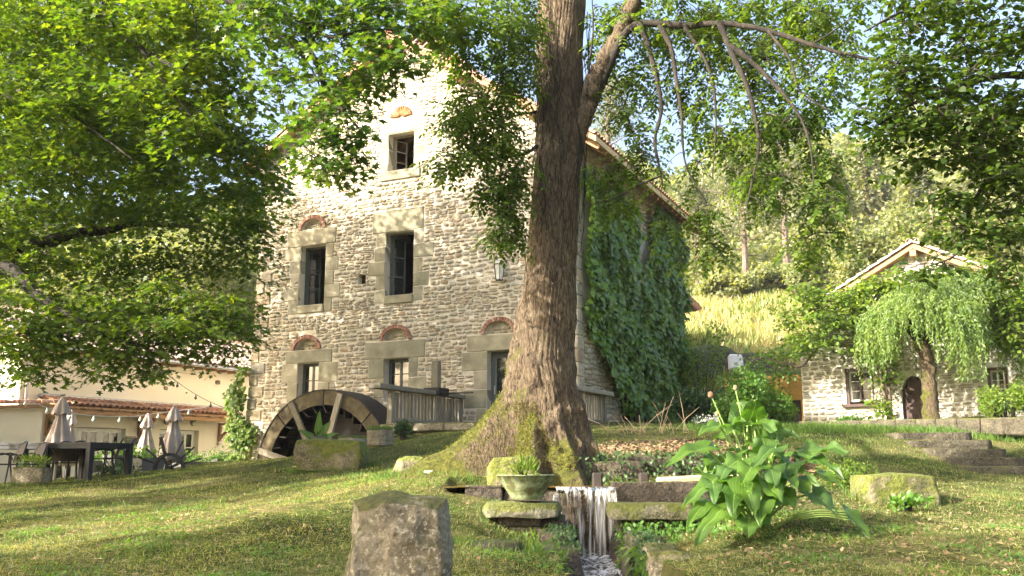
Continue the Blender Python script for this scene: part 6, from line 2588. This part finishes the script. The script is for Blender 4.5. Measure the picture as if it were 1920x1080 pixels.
vine("sunny climbing vine over the cottage's left gable and window", [(1530, 560, 25.5, 50, 40, .6, 34), (1590, 570, 25, 50, 40, .5, 34), (1500, 620, 25.5, 30, 40, .5, 14), (1560, 600, 25, 50, 24, .5, 20), (1640, 560, 25, 40, 50, .4, 24), (1630, 610, 25, 30, 40, .4, 16),
       (1655, 700, 25, 18, 60, .3, 14), (1640, 650, 25, 22, 30, .3, 10), (1655, 770, 24.8, 16, 24, .3, 7), (1690, 540, 24.8, 40, 20, .4, 12), (1470, 590, 26, 20, 30, .4, 6), (1600, 655, 25, 40, 10, .2, 6), (1740, 525, 24.3, 50, 24, .3, 26), (1680, 525, 24.6, 34, 20, .3, 14), (1560, 640, 25, 60, 20, .4, 12), (1630, 530, 24.9, 30, 16, .3, 8)],
     [[(1668, 792, 25.1), (1655, 720, 24.9), (1640, 640, 24.9), (1600, 580, 25.1), (1540, 560, 25.3)], [(1672, 792, 25.0), (1662, 700, 24.9), (1632, 590, 24.9), (1650, 540, 24.9)]])
vine("dense sunlit creeper over the cottage's right end", [(1860, 540, 22.5, 40, 26, .4, 18), (1900, 560, 22, 40, 50, .5, 28), (1900, 630, 22, 30, 36, .4, 14), (1800, 520, 23.3, 50, 20, .4, 22), (1850, 500, 22.9, 40, 14, .3, 10), (1950, 600, 22, 40, 90, .6, 26), (1880, 610, 22.3, 30, 20, .3, 8)],
     [[(1960, 790, 21.8), (1940, 700, 21.8), (1905, 600, 21.9), (1860, 540, 22.2)]])
vine("long arching wisteria shoots reaching left from the cottage over the ochre wall", [(1400, 690, 27, 40, 16, .5, 10), (1450, 665, 27, 40, 18, .5, 12), (1490, 650, 26.5, 30, 14, .4, 8), (1380, 715, 27, 24, 14, .4, 5), (1460, 710, 27, 40, 26, .4, 9)],
     [[(1600, 650, 26), (1540, 648, 26.2), (1505, 685, 26.4), (1470, 680, 26.6), (1420, 672, 26.8), (1380, 700, 27)]], "leaf_shrub", (.09, .16), "wisteria")

# ------------------------------------------------------------------ shrubs of the middle distance
def shrub(name, label, px, py, Y, wpx, hpx, n, m, size, tmpl=T_OVAL, cat="shrub", up=.4):
    p = P(px, py, Y)
    p.z = min(p.z, Hs(p.x, p.y) + .05)
    k = Y / 1780
    t = thing(name, label, cat, p)
    lob = 8
    pts = []
    for i in range(lob):
        c = np.array([rnd.uniform(-.6, .6) * wpx * k / 2, rnd.uniform(-.5, .5) * wpx * k / 2, rnd.uniform(.3, .75) * hpx * k])
        m_ = n // lob
        a = unit(rg.normal(0, 1, (m_, 3))) * rg.uniform(.3, 1, (m_, 1)) ** .5
        pts.append(a * np.array([wpx * k * .24, wpx * k * .24, hpx * k * .28]) + c)
    pts = np.concatenate(pts)
    pts[:, 2] = np.maximum(pts[:, 2], .03)
    n_ = len(pts)
    D = rg.normal(0, .6, (n_, 3)) + np.array([0, 0, up])
    N = rg.normal(0, .5, (n_, 3)) + np.array([0, -.3, .8])
    V_, T_ = leaves_np(pts, D, N, rg.uniform(size[0], size[1], n_), tmpl)
    np_mesh("foliage", V_, T_, M[m], t, kind="stuff")
    mb = MB()
    for i in range(9):
        q = pts[rg.integers(n_)]
        mb.tube([(q[0] * .15, q[1] * .15, -.1), (q[0] * .5, q[1] * .5, q[2] * .55), tuple(q)], [.03, .02, .006], 5)
    mb.build("stems", M["twig"], t)
    return t


shrub("azalea_bush", "round bright green bush behind the big-leaved plant", 1425, 808, 25.5, 170, 120, 6500, "leaf_shrub", (.07, .13))
shrub("laurel_bush", "dark green bush at the foot of the ivy wall, first from the mill", 1290, 805, 27, 70, 80, 2200, "leaf_dark", (.07, .13))
shrub("laurel_bush", "dark green bush between the ivy wall and the round bright bush", 1345, 800, 29, 80, 70, 2200, "leaf_dark", (.07, .13))
shrub("sapling", "thin yellow-green sapling in front of the dark rock outcrop", 1320, 800, 33, 90, 200, 1500, "leaf_vine", (.08, .15))
shrub("sapling", "pale yellow sapling against the ivy corner of the mill", 1285, 790, 34, 60, 240, 900, "leaf_vine", (.08, .15))
shrub("shrub_clump", "low pale shrub at the foot of the cottage's right end", 1890, 800, 20.5, 110, 90, 1800, "leaf_vine", (.05, .10))
shrub("shrub_clump", "small weedy clump under the cottage's left window", 1600, 800, 25, 60, 24, 500, "leaf_shrub", (.05, .10))
shrub("hydrangea", "low plant with white flower heads below the dark bushes", 1325, 812, 24, 60, 34, 500, "leaf_dark", (.07, .12))
q = P(1325, 788, 23.8)
n = 260
c_ = rg.choice(3, n)
cen = np.array([[0, 0, 0], [.22, 0, .05], [-.2, .05, -.03]])[c_] + rg.normal(0, .06, (n, 3))
Vv, Tt = leaves_np(cen + np.array(q), rg.normal(0, 1, (n, 3)), rg.normal(0, 1, (n, 3)), rg.uniform(.04, .06, n), T_WIDE)
o = np_mesh("flower_heads", Vv, Tt, M["white"], off=q)
o.location = q
tag(o, "cluster of white hydrangea blooms under the dark bushes", "flowers", kind="stuff")
shrub("parapet_plant", "grey-green plant growing by the foot of the picket parapet", 755, 822, 22, 46, 34, 700, "leaf_dark", (.05, .09))
shrub("lawn_weed", "fresh green weed rosette beside the ochre plank", 1325, 880, 12.2, 40, 40, 160, "leaf_shrub", (.06, .12))
shrub("nettle_patch", "bright yellow-green weeds behind the squared stone block", 1590, 925, 13, 130, 62, 1300, "leaf_vine", (.035, .07))
shrub("nettle_patch", "low green weeds right beneath the squared stone block", 1700, 940, 11.3, 80, 26, 220, "leaf_shrub", (.05, .1))
# dry stalks by the mill corner
q = P(1190, 812, 20)
dk = thing("dry_stalks", "tangle of dry brown stalks on the bank right of the trunk", "dead plant", (q.x, q.y, q.z))
mb = MB()
for i in range(40):
    a = Vector((rnd.gauss(.3, .7), rnd.uniform(-.8, .8), -.1))
    b = a + Vector((rnd.gauss(.1, .45), rnd.uniform(-.3, .3), rnd.uniform(.1, .5) if i % 4 else rnd.uniform(.5, 1.1)))
    mb.tube([a, a.lerp(b, .6) + Vector((0, 0, .05)), b], [.007, .006, .003], 4, cap=False)
mb.build("stalks", M["dry_twig"], dk, kind="stuff")

# ------------------------------------------------------------------ the big-leaved plant
bp0 = P(1418, 968, 9.6)
bz = Hs(bp0.x, 9.6)
ar = thing("giant_arum", "large plant with glossy arrow-shaped wavy leaves growing on the right bank", "plant", (bp0.x, 9.6, bz))
AO = Vector((bp0.x, 9.6, bz))


def zc(x, y, Y):
    return P(1200 + x / 3.375, 720 + y / 3.375, Y)


leaves_spec = [  # attach, tip, width(px zoom), dY attach, dY tip, facing
    ((680, 235), (600, 108), 190, .3, .55, -1), ((700, 215), (745, 118), 150, .2, .0, -1), ((720, 245), (868, 262), 120, .1, -.1, 1), ((500, 262), (372, 300), 95, .0, -.1, 1), ((575, 258), (655, 232), 80, .1, .1, 1),
    ((420, 400), (158, 448), 120, -.1, -.3, 1), ((470, 388), (285, 405), 80, .1, .1, 1), ((800, 440), (755, 300), 160, -.2, -.1, -1), ((870, 330), (800, 240), 110, .1, .2, -1), ((1045, 425), (1310, 385), 170, .1, .0, 1),
    ((1080, 470), (1292, 552), 95, .0, -.2, 1), ((960, 540), (1130, 600), 75, -.3, -.5, 1), ((1125, 565), (1288, 632), 85, -.1, -.3, 1), ((500, 600), (268, 712), 110, -.4, -.6, 1), ((460, 625), (478, 722), 90, -.5, -.7, 1),
    ((640, 610), (735, 770), 170, -.5, -.8, 1), ((600, 650), (590, 780), 150, -.55, -.8, 1), ((440, 755), (300, 835), 110, -.5, -.8, 1), ((570, 765), (350, 925), 150, -.6, -.9, 1), ((690, 855), (690, 948), 160, -.7, -.9, 1),
    ((1090, 690), (1245, 792), 130, -.4, -.6, 1), ((1290, 800), (1455, 912), 90, -.5, -.8, 1), ((860, 400), (690, 505), 85, -.3, -.5, 1), ((870, 345), (1010, 318), 90, .2, .2, 1), ((470, 470), (430, 545), 100, .1, 0, 1),
    ((900, 545), (1000, 640), 120, -.4, -.6, 1), ((1000, 590), (1060, 670), 110, -.3, -.5, 1), ((860, 700), (825, 790), 80, -.5, -.7, 1), ((960, 500), (900, 610), 110, -.3, -.5, 1), ((560, 540), (500, 600), 100, -.4, -.5, 1),
    ((720, 520), (640, 600), 140, -.5, -.7, 1), ((820, 520), (860, 620), 130, -.5, -.7, 1), ((700, 440), (560, 400), 120, .1, .1, 1), ((930, 440), (1010, 480), 100, .2, .1, 1), ((600, 300), (470, 330), 90, .3, .3, 1), ((780, 600), (900, 720), 150, -.5, -.7, 1), ((650, 470), (520, 560), 130, -.2, -.3, 1), ((850, 480), (980, 430), 130, .2, .1, 1), ((740, 380), (840, 470), 120, 0, -.2, 1), ((540, 660), (440, 700), 120, -.4, -.5, 1), ((760, 740), (760, 850), 140, -.6, -.8, 1), ((900, 700), (980, 790), 120, -.5, -.6, 1), ((700, 330), (660, 250), 90, .4, .4, -1)]
for i, (a, b, wd, da, db, fc) in enumerate(leaves_spec):
    A2 = zc(a[0], a[1], 9.6 + da) - AO
    B2 = zc(b[0], b[1], 9.6 + db - .12) - AO
    width = wd / 3.375 / 1780 * 9.6
    L0 = (B2 - A2).length
    width = min(width, L0 * 1.2 + .14) * 1.5
    upv = (0, -.45, 1) if fc > 0 else (0, -1, .35)
    A2.z = max(A2.z, .04)
    leaf_blade("leaf", A2, B2 + Vector((0, 0, .05)), width, M["leaf_arum"], ar, up=upv, droop=.22 if fc > 0 else .05, wav=.022, seed=i * 3)
    b0 = Vector((rnd.uniform(-.1, .14), rnd.uniform(-.08, .08), -.03))
    mid = b0.lerp(A2, .55) + Vector((0, 0, .10 * A2.length))
    MB().tube(smooth_path([b0, mid, A2], 4), [.014] * 4 + [.011] * 4 + [.008], 6).build("stalk", M["stalk"], ar, smooth=True)
for (x, y, xb, yb) in ((603, 25, 700, 640), (447, 68, 700, 700), (487, 190, 640, 700), (732, 118, 735, 640)):
    T2 = zc(x, y, 9.75) - AO
    B2 = zc(xb, yb, 9.6) - AO
    MB().tube(smooth_path([B2, B2.lerp(T2, .5) + Vector((.02, 0, 0)), T2], 4), .006, 5).build("flower_stalk", M["stalk"], ar)
    me = rock_mesh("seed_head", (.04, .04, .055), M["litter"], i + x, square=.2, amp=.01, div=3)
    o = bpy.data.objects.new("seed_head", me)
    link(o, ar)
    o.location = T2
# three fallen stalks lying to the right
for k in range(4):
    a, b = zc(960 + k * 20, 830 + k * 8, 9.1), zc(1300 + k * 8, 808 + k * 18, 8.9)
    a.z = max(a.z, Hs(a.x, a.y) + .02)
    b.z = max(b.z, Hs(b.x, b.y) + .04)
    MB().tube(smooth_path([a - AO, a.lerp(b, .5) - AO + Vector((0, 0, .03)), b - AO], 4), .009, 5).build("stalk", M["stalk"], ar, smooth=True)

# ivy and ferns hanging along the channel
def hang(name, label, x0, x1, y0, y1, z0, z1, n, m, size, tmpl=T_OVAL, D0=(0, -.3, -.6)):
    pos = np.stack([rg.uniform(x0, x1, n), rg.uniform(y0, y1, n), rg.uniform(z0, z1, n)], 1)
    D = rg.normal(0, .5, (n, 3)) + np.array(D0)
    N = rg.normal(0, .5, (n, 3)) + np.array([0, -.7, .5])
    V_, T_ = leaves_np(pos, D, N, rg.uniform(size[0], size[1], n), tmpl)
    c = Vector(((x0 + x1) / 2, (y0 + y1) / 2, z0))
    o = np_mesh(name, V_, T_, m, off=c)
    o.location = c
    tag(o, label, "plant", kind="stuff")
    return o


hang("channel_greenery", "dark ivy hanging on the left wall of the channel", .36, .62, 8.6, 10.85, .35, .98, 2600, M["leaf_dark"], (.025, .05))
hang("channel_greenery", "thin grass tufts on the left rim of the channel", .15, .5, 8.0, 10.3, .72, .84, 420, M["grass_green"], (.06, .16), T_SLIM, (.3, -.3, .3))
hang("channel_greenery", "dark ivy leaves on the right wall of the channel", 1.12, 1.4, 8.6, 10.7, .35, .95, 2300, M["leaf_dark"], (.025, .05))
hang("channel_greenery", "drooping grass on the right wall of the channel", 1.14, 1.35, 8.4, 10.3, .5, .85, 320, M["grass_green"], (.08, .22), T_SLIM, (-.3, -.3, -.6))
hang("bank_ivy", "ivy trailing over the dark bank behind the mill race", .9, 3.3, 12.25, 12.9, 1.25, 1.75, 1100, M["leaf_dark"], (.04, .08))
hang("slab_weeds", "small weeds and ground ivy below the moss-topped slab", 1.1, 2.3, 9.2, 10.2, .85, 1.02, 700, M["leaf_shrub"], (.03, .06))

# leaf litter on the bank
def scatter(x0, x1, y0, y1, n):
    x = rg.uniform(x0, x1, n)
    y = rg.uniform(y0, y1, n)
    return x, y, H(x, y)


x, y, z = scatter(1.0, 4.6, 12.9, 17, 9000)
Vv, Tt = leaves_np(np.stack([x, y, z + rg.uniform(0, .05, len(x))], 1), rg.normal(0, 1, (len(x), 3)) * [1, 1, .3], rg.normal(0, .5, (len(x), 3)) + [0, -.2, 1], rg.uniform(.04, .08, len(x)), T_OVAL)
o = np_mesh("leaf_litter", Vv, Tt, M["litter"])
tag(o, "brown dead leaves covering the bank right of the trunk", "leaves", kind="stuff")
x = np.concatenate([rg.uniform(-6, 1, 900), rg.uniform(1.3, 6, 1800)])
y = np.concatenate([rg.uniform(6, 16, 900), rg.uniform(6.5, 14, 1800)])
keep = ~((x > .3) & (x < 1.4) & (y < 12.4))
x, y = x[keep], y[keep]
z = H(x, y)
Vv, Tt = leaves_np(np.stack([x, y, z + .02], 1), rg.normal(0, 1, (len(x), 3)) * [1, 1, .3], rg.normal(0, .5, (len(x), 3)) + [0, -.2, 1], rg.uniform(.03, .06, len(x)), T_OVAL)
o = np_mesh("fallen_leaves", Vv, Tt, M["litter"])
tag(o, "scattered dry leaves lying in the grass", "leaves", kind="stuff")

# ------------------------------------------------------------------ grass
def grass(name, label, x, y, hgt, m, wid=.05, lean=.5, zoff=-.01):
    n = len(x)
    z = H(x, y) + zoff
    D = np.stack([rg.normal(0, lean, n), rg.normal(0, lean, n), np.ones(n)], 1)
    tm = (np.array([(-wid, 0, 0), (wid, 0, 0), (wid * .7, .55, .04), (0, 1, .16)]), np.array([(0, 1, 2), (0, 2, 3)]))
    V_, T_ = leaves_np(np.stack([x, y, z], 1), D, rg.normal(0, 1, (n, 3)) * [1, 1, .1], hgt, tm)
    o = np_mesh(name, V_, T_, m)
    tag(o, label, "grass", kind="stuff")
    return o


def lawn_pts(n, ya, yb, pw=1.0):
    y = ya + (yb - ya) * rg.uniform(0, 1, n) ** pw
    x = rg.uniform(-.60, .60, n) * y + rg.normal(0, .3, n)
    keep = ~((x > CH_L - .1) & (x < CH_R + .1) & (y < LIP_Y + .1)) & ~((x > -.8) & (x < 3.1) & (y > 10.95) & (y < 12.3))
    keep &= ~((x > TB.x - .5) & (x < TB.x + .5) & (np.abs(y - 13) < .5))
    keep &= ~((x > -9.8) & (y > 26.5 + (-x) * .0))
    lx_ = (x - MO[0]) * .902 - (y - MO[1]) * .433
    ly_ = (x - MO[0]) * .433 + (y - MO[1]) * .902
    keep &= ~((ly_ > -.05) & (lx_ < .3)) & ~((lx_ > xa - .2) & (lx_ < .7) & (ly_ > -3.9))
    for (xa_, xb_, yt, Y) in steps:
        keep &= ~((x > (xa_ - 960) / 1780 * Y) & (x < (xb_ - 960) / 1780 * Y) & (y > Y - .12) & (y < Y + .5))
    keep &= ~((np.hypot(lx_ - WCX, (ly_ - WY_) * 2.2) < WR * .95))
    return x[keep], y[keep]


x, y = lawn_pts(170000, 5.2, 16, 1.2)
pn = np.sin(x * 1.3 + 2 * np.sin(y * .8)) + np.sin(y * 1.9 + x * .7) + rg.normal(0, .6, len(x))
grass("lawn_grass", "short mown grass with straw patches over the near lawn", x[pn > -1.1], y[pn > -1.1], rg.uniform(.022, .062, (pn > -1.1).sum()), M["grass"], .055, .8)
x, y = lawn_pts(110000, 15, 27)
grass("far_lawn_grass", "short sunlit grass on the upper lawn", x, y, rg.uniform(.03, .065, len(x)), M["grass"], .07, .6)
x, y = lawn_pts(42000, 5.2, 22, 1.1)
pn = np.sin(x * 2.3 + 1.7 * np.sin(y * 1.3)) * np.sin(y * 2.1 + 1.1 * np.sin(x * 1.9)) + rg.normal(0, .15, len(x))
grass("green_grass_tufts", "longer fresh green tufts in the lawn", x[pn > .45], y[pn > .45], rg.uniform(.05, .13, (pn > .45).sum()), M["grass_green"], .035, .45)
# straw thatch lying flat
x, y = lawn_pts(50000, 5.2, 15, 1.2)
n = len(x)
tm = (np.array([(-.03, 0, 0), (.03, 0, 0), (0, 1, .05)]), np.array([(0, 1, 2)]))
V_, T_ = leaves_np(np.stack([x, y, H(x, y) + rg.uniform(.005, .03, n)], 1), rg.normal(0, 1, (n, 3)) * [1, 1, .12], rg.normal(0, .3, (n, 3)) + [0, 0, 1], rg.uniform(.04, .11, n), tm)
o = np_mesh("dry_thatch", V_, T_, M["grass_dry"])
tag(o, "pale dry clippings lying flat on the lawn", "grass", kind="stuff")
# longer grass left standing round the stones
gx, gy, gh = [], [], []
for (cx_, cy_, rx_, ry_, n_) in [(st.x, 5.2, .27, .25, 420), (-.75, 12.75, 1.0, .42, 600), (.75, 12.35, .6, .12, 200), (-1.3, 13.6, .9, .3, 300), (4.83, 12, .5, .32, 420), (rk.location.x, 17.5, .68, .36, 500), (-.19, 8.6, .3, .25, 160), (tr.x, tr.y, .36, .25, 160), (-1.3, 13.3, .3, .3, 120),
                                 (4.85, 18.6, .8, .1, 200), (5.25, 17.9, .8, .1, 200), (5.6, 17.2, .8, .1, 200), (5.9, 16.5, .8, .1, 200), (6.2, 15.7, .8, .1, 200), (.1, 10.3, .35, .4, 200), (1.7, 9.9, .4, .4, 240), (-.1, 12.2, .5, .3, 160)]:
    a = rg.uniform(0, 6.28, n_)
    q = 1 + np.abs(rg.normal(0, .14, n_))
    gx.append(cx_ + rx_ * q * np.cos(a))
    gy.append(cy_ + ry_ * q * np.sin(a))
    gh.append(rg.uniform(.05, .15, n_))
gx, gy, gh = np.concatenate(gx), np.concatenate(gy), np.concatenate(gh)
grass("stone_edge_grass", "longer grass standing round the feet of the stones", gx, gy, gh, M["grass_green"], .03, .35)
# clover and daisies of the lawn: small round leaves in patches
x, y = lawn_pts(60000, 5.2, 13, 1.1)
pn = np.sin(x * 3.1 + 2 * np.sin(y * 1.7)) * np.sin(y * 2.7 + 1.5 * np.sin(x * 1.3)) + rg.normal(0, .1, len(x))
x, y = x[pn > .5], y[pn > .5]
n = len(x)
V_, T_ = leaves_np(np.stack([x, y, H(x, y) + rg.uniform(.01, .05, n)], 1), rg.normal(0, 1, (n, 3)) * [1, 1, .3], rg.normal(0, .35, (n, 3)) + [0, 0, 1], rg.uniform(.015, .035, n), T_WIDE)
o = np_mesh("clover", V_, T_, M["leaf_shrub"])
tag(o, "patches of small round-leaved weeds in the near lawn", "weeds", kind="stuff")
# hill grass
n = 60000
x = rg.uniform(6, 34, n)
y = rg.uniform(38, 70, n)
keep = (np.abs((x / y) - .25) < .12)
keep &= (y > 40 + 2 * np.sin(x * 1.3) + rg.normal(0, .8, n)) & (y < 62 + 4 * np.sin(x * .8) + rg.normal(0, 1.5, n))
mx_ = np.sin(x * .9 + 1.5 * np.sin(y * .5)) + rg.normal(0, .7, n) > .5
grass("hill_grass", "tall dry grass on the sunny slope behind the mill", x[keep & ~mx_], y[keep & ~mx_], rg.uniform(.25, .8, (keep & ~mx_).sum()), M["grass_dry"], .05, .45)
grass("hill_weeds", "green tall weeds mixed into the dry slope behind the mill", x[keep & mx_], y[keep & mx_], rg.uniform(.3, .9, (keep & mx_).sum()), M["grass"], .08, .45)
# strip of weeds along the kerb and the bank
n = 12000
x = rg.uniform(4, 13, n)
y = 20.5 + rg.uniform(-1.2, 1.5, n) + (8 - x) * .35
grass("kerb_weeds", "fresh grass strip along the kerb", x, y, rg.uniform(.08, .2, n), M["grass_green"], .04, .4)

# ------------------------------------------------------------------ background trees
def far_tree(name, label, px, pybase, pytop, Y, wpx, kind, seed):
    r = np.random.default_rng(seed)
    b = P(px, pybase, Y)
    b.z = min(b.z, Hs(b.x, b.y)) - .3
    top = P(px, pytop, Y)
    h = top.z - b.z
    k = Y / 1780
    R_ = wpx * k / 2
    t = thing(name, label, "tree", b)
    mb = MB()
    rr = .018 * h + .05
    mb.tube([(0, 0, 0), (r.normal(0, .1), 0, h * .4), (r.normal(0, .15), 0, h * .75), (0, 0, h * .97)], [rr, rr * .8, rr * .5, .03], 7)
    if kind == "pine":
        for i in range(16):
            z = h * (.3 + .6 * i / 16)
            a = r.uniform(0, 6.28)
            l_ = R_ * r.uniform(.5, 1.0)
            mb.tube([(0, 0, z), (math.cos(a) * l_ * .6, math.sin(a) * l_ * .6, z + .3), (math.cos(a) * l_, math.sin(a) * l_, z + .5)], [.07, .04, .02], 5)
    mb.build("trunk", M["pine_bark"], t)
    cl = Cloud()
    if kind == "pine":
        nc = 46
        for i in range(nc):
            z = h * (.38 + .6 * r.uniform() ** .8)
            f = max(.15, 1 - (z / h - .38) / .75)
            a = r.uniform(0, 6.28)
            l_ = R_ * f * r.uniform(.3, 1.0)
            c = np.array([math.cos(a) * l_, math.sin(a) * l_, z])
            m_ = 120
            p = r.normal(0, 1, (m_, 3)) * np.array([.42, .42, .17]) * R_ * .55 + c
            V_, T_ = leaves_np(p, r.normal(0, 1, (m_, 3)) + [0, 0, .5], r.normal(0, 1, (m_, 3)), r.uniform(.22, .45, m_), (T_SLIM[0] * [1.8, 1, 1], T_SLIM[1]))
            cl.add(V_, T_)
        m = "leaf_pine"
    elif kind == "fir":
        for i in range(60):
            z = h * (.12 + .86 * i / 60)
            f = (1 - z / h) ** .8 + .04
            for q in range(5):
                a = r.uniform(0, 6.28)
                l_ = R_ * f * r.uniform(.7, 1.15)
                m_ = 22
                s_ = r.uniform(.1, 1, m_)
                p = np.stack([math.cos(a) * l_ * s_, math.sin(a) * l_ * s_, z - .22 * l_ * s_ + r.normal(0, .12, m_)], 1) + r.normal(0, .12, (m_, 3))
                V_, T_ = leaves_np(p, r.normal(0, .5, (m_, 3)) + [math.cos(a), math.sin(a), -.4], r.normal(0, .4, (m_, 3)) + [0, 0, 1], r.uniform(.3, .55, m_), T_OVAL)
                cl.add(V_, T_)
        m = "leaf_pine" if seed % 2 else "leaf_far"
    else:
        for i in range(30):
            c = r.normal(0, 1, 3)
            c = c / np.linalg.norm(c) * r.uniform(.3, .85) * np.array([R_, R_, h * .38]) + np.array([0, 0, h * .6])
            m_ = 210
            a = r.normal(0, 1, (m_, 3))
            a /= np.linalg.norm(a, axis=1, keepdims=True)
            p = a * r.uniform(.4, 1, (m_, 1)) * np.array([R_ * .36, R_ * .36, h * .12]) + c
            V_, T_ = leaves_np(p, r.normal(0, .6, (m_, 3)) + [0, 0, -.2], r.normal(0, .5, (m_, 3)) + [0, -.3, .8], r.uniform(.16, .30, m_) * Y / 60, T_WIDE)
            cl.add(V_, T_)
        m = "leaf_far"
    cl.build("crown", M[m], t, kind="stuff")


FT = [
    ("pine_tree", "tall airy pine rising on the slope, just right of the mill's far corner", 1400, 560, 270, 66, 170, "pine", 1),
    ("pine_tree", "slender pale pine with a long bare trunk, middle of the hill", 1478, 545, 215, 74, 130, "pine", 2),
    ("fir_tree", "pointed fir at the skyline right of the slender pine", 1640, 520, 265, 85, 190, "fir", 3),
    ("fir_tree", "broad fir partly hidden by the hanging ash boughs", 1580, 540, 300, 78, 130, "fir", 4),
    ("pine_tree", "pine crown showing between the trunk and the mill roof", 1150, 560, 130, 72, 170, "pine", 5),
    ("pine_tree", "dense pine behind the eave of the mill", 1310, 560, 330, 80, 120, "pine", 7),
    ("hill_tree", "round leafy tree behind the cottage roof, left of its ridge", 1610, 560, 400, 48, 170, "leafy", 8),
    ("hill_tree", "leafy tree behind the cottage roof, right of its ridge", 1760, 560, 350, 50, 200, "leafy", 9),
    ("hill_tree", "leafy tree at the right edge behind the cottage", 1900, 580, 330, 46, 200, "leafy", 10),
    ("hill_tree", "low bushy tree at the top of the dry slope, below the tall airy pine", 1360, 585, 500, 60, 130, "leafy", 11),
    ("hill_tree", "low bushy tree at the top of the dry slope, below the slender pine", 1450, 585, 490, 62, 120, "leafy", 12),
    ("hill_tree", "bushy tree at the top of the slope next to the cottage vines", 1530, 600, 450, 55, 120, "leafy", 13),
    ("fir_tree", "high fir behind the trees right of the cottage ridge", 1740, 540, 290, 90, 150, "fir", 15),
    ("fir_tree", "fir at the skyline near the right edge", 1860, 540, 250, 88, 170, "fir", 17),
    ("hill_tree", "leafy tree behind the cream house at the far left", 60, 780, 420, 60, 360, "leafy", 18),
    ("hill_tree", "leafy tree behind the cream house roof", 300, 780, 430, 64, 340, "leafy", 19),
    ("hill_tree", "leafy tree beyond the mill's left corner", 440, 780, 440, 66, 200, "leafy", 21),
    ("hill_tree", "leafy tree glimpsed far above the dry slope", 1270, 580, 440, 90, 130, "leafy", 22),
]
for a in FT:
    far_tree(*a)
# far wood behind them
cl = Cloud()
n = 120000
x = rg.uniform(-90, 110, n)
y = 130 - 64 * rg.uniform(0, 1, n) ** 1.3
x = x * y / 115
z = H(x, y) + rg.uniform(0, 6, n) * (y / 115) * (1 + .5 * np.sin(x * .35) * np.sin(x * .11 + 2))
V_, T_ = leaves_np(np.stack([x, y, z], 1), rg.normal(0, 1, (n, 3)), rg.normal(0, .5, (n, 3)) + [0, -.3, .8], rg.uniform(.45, .95, n) * (y / 115) ** 1.3, T_WIDE)
o = np_mesh("far_wood", V_, T_, M["leaf_far"])
tag(o, "distant wooded hillside behind the pines", "wood", kind="stuff")

# ------------------------------------------------------------------ summer haze
hz = MB()
hz.box(-131, 141, -39, 171, float(ZZ.min()) - 1, 66)
hm = bpy.data.materials.new("summer_haze")
hm.use_nodes = True
hn = hm.node_tree.nodes
hn.remove(hn["Principled BSDF"])
pv_ = hn.new("ShaderNodeVolumePrincipled")
pv_.inputs["Color"].default_value = (.95, .96, 1.0, 1)
pv_.inputs["Density"].default_value = HAZE
pv_.inputs["Anisotropy"].default_value = 0.0
hm.node_tree.links.new(pv_.outputs[0], hn["Material Output"].inputs["Volume"])
hz.build("haze", hm, None, kind="stuff")
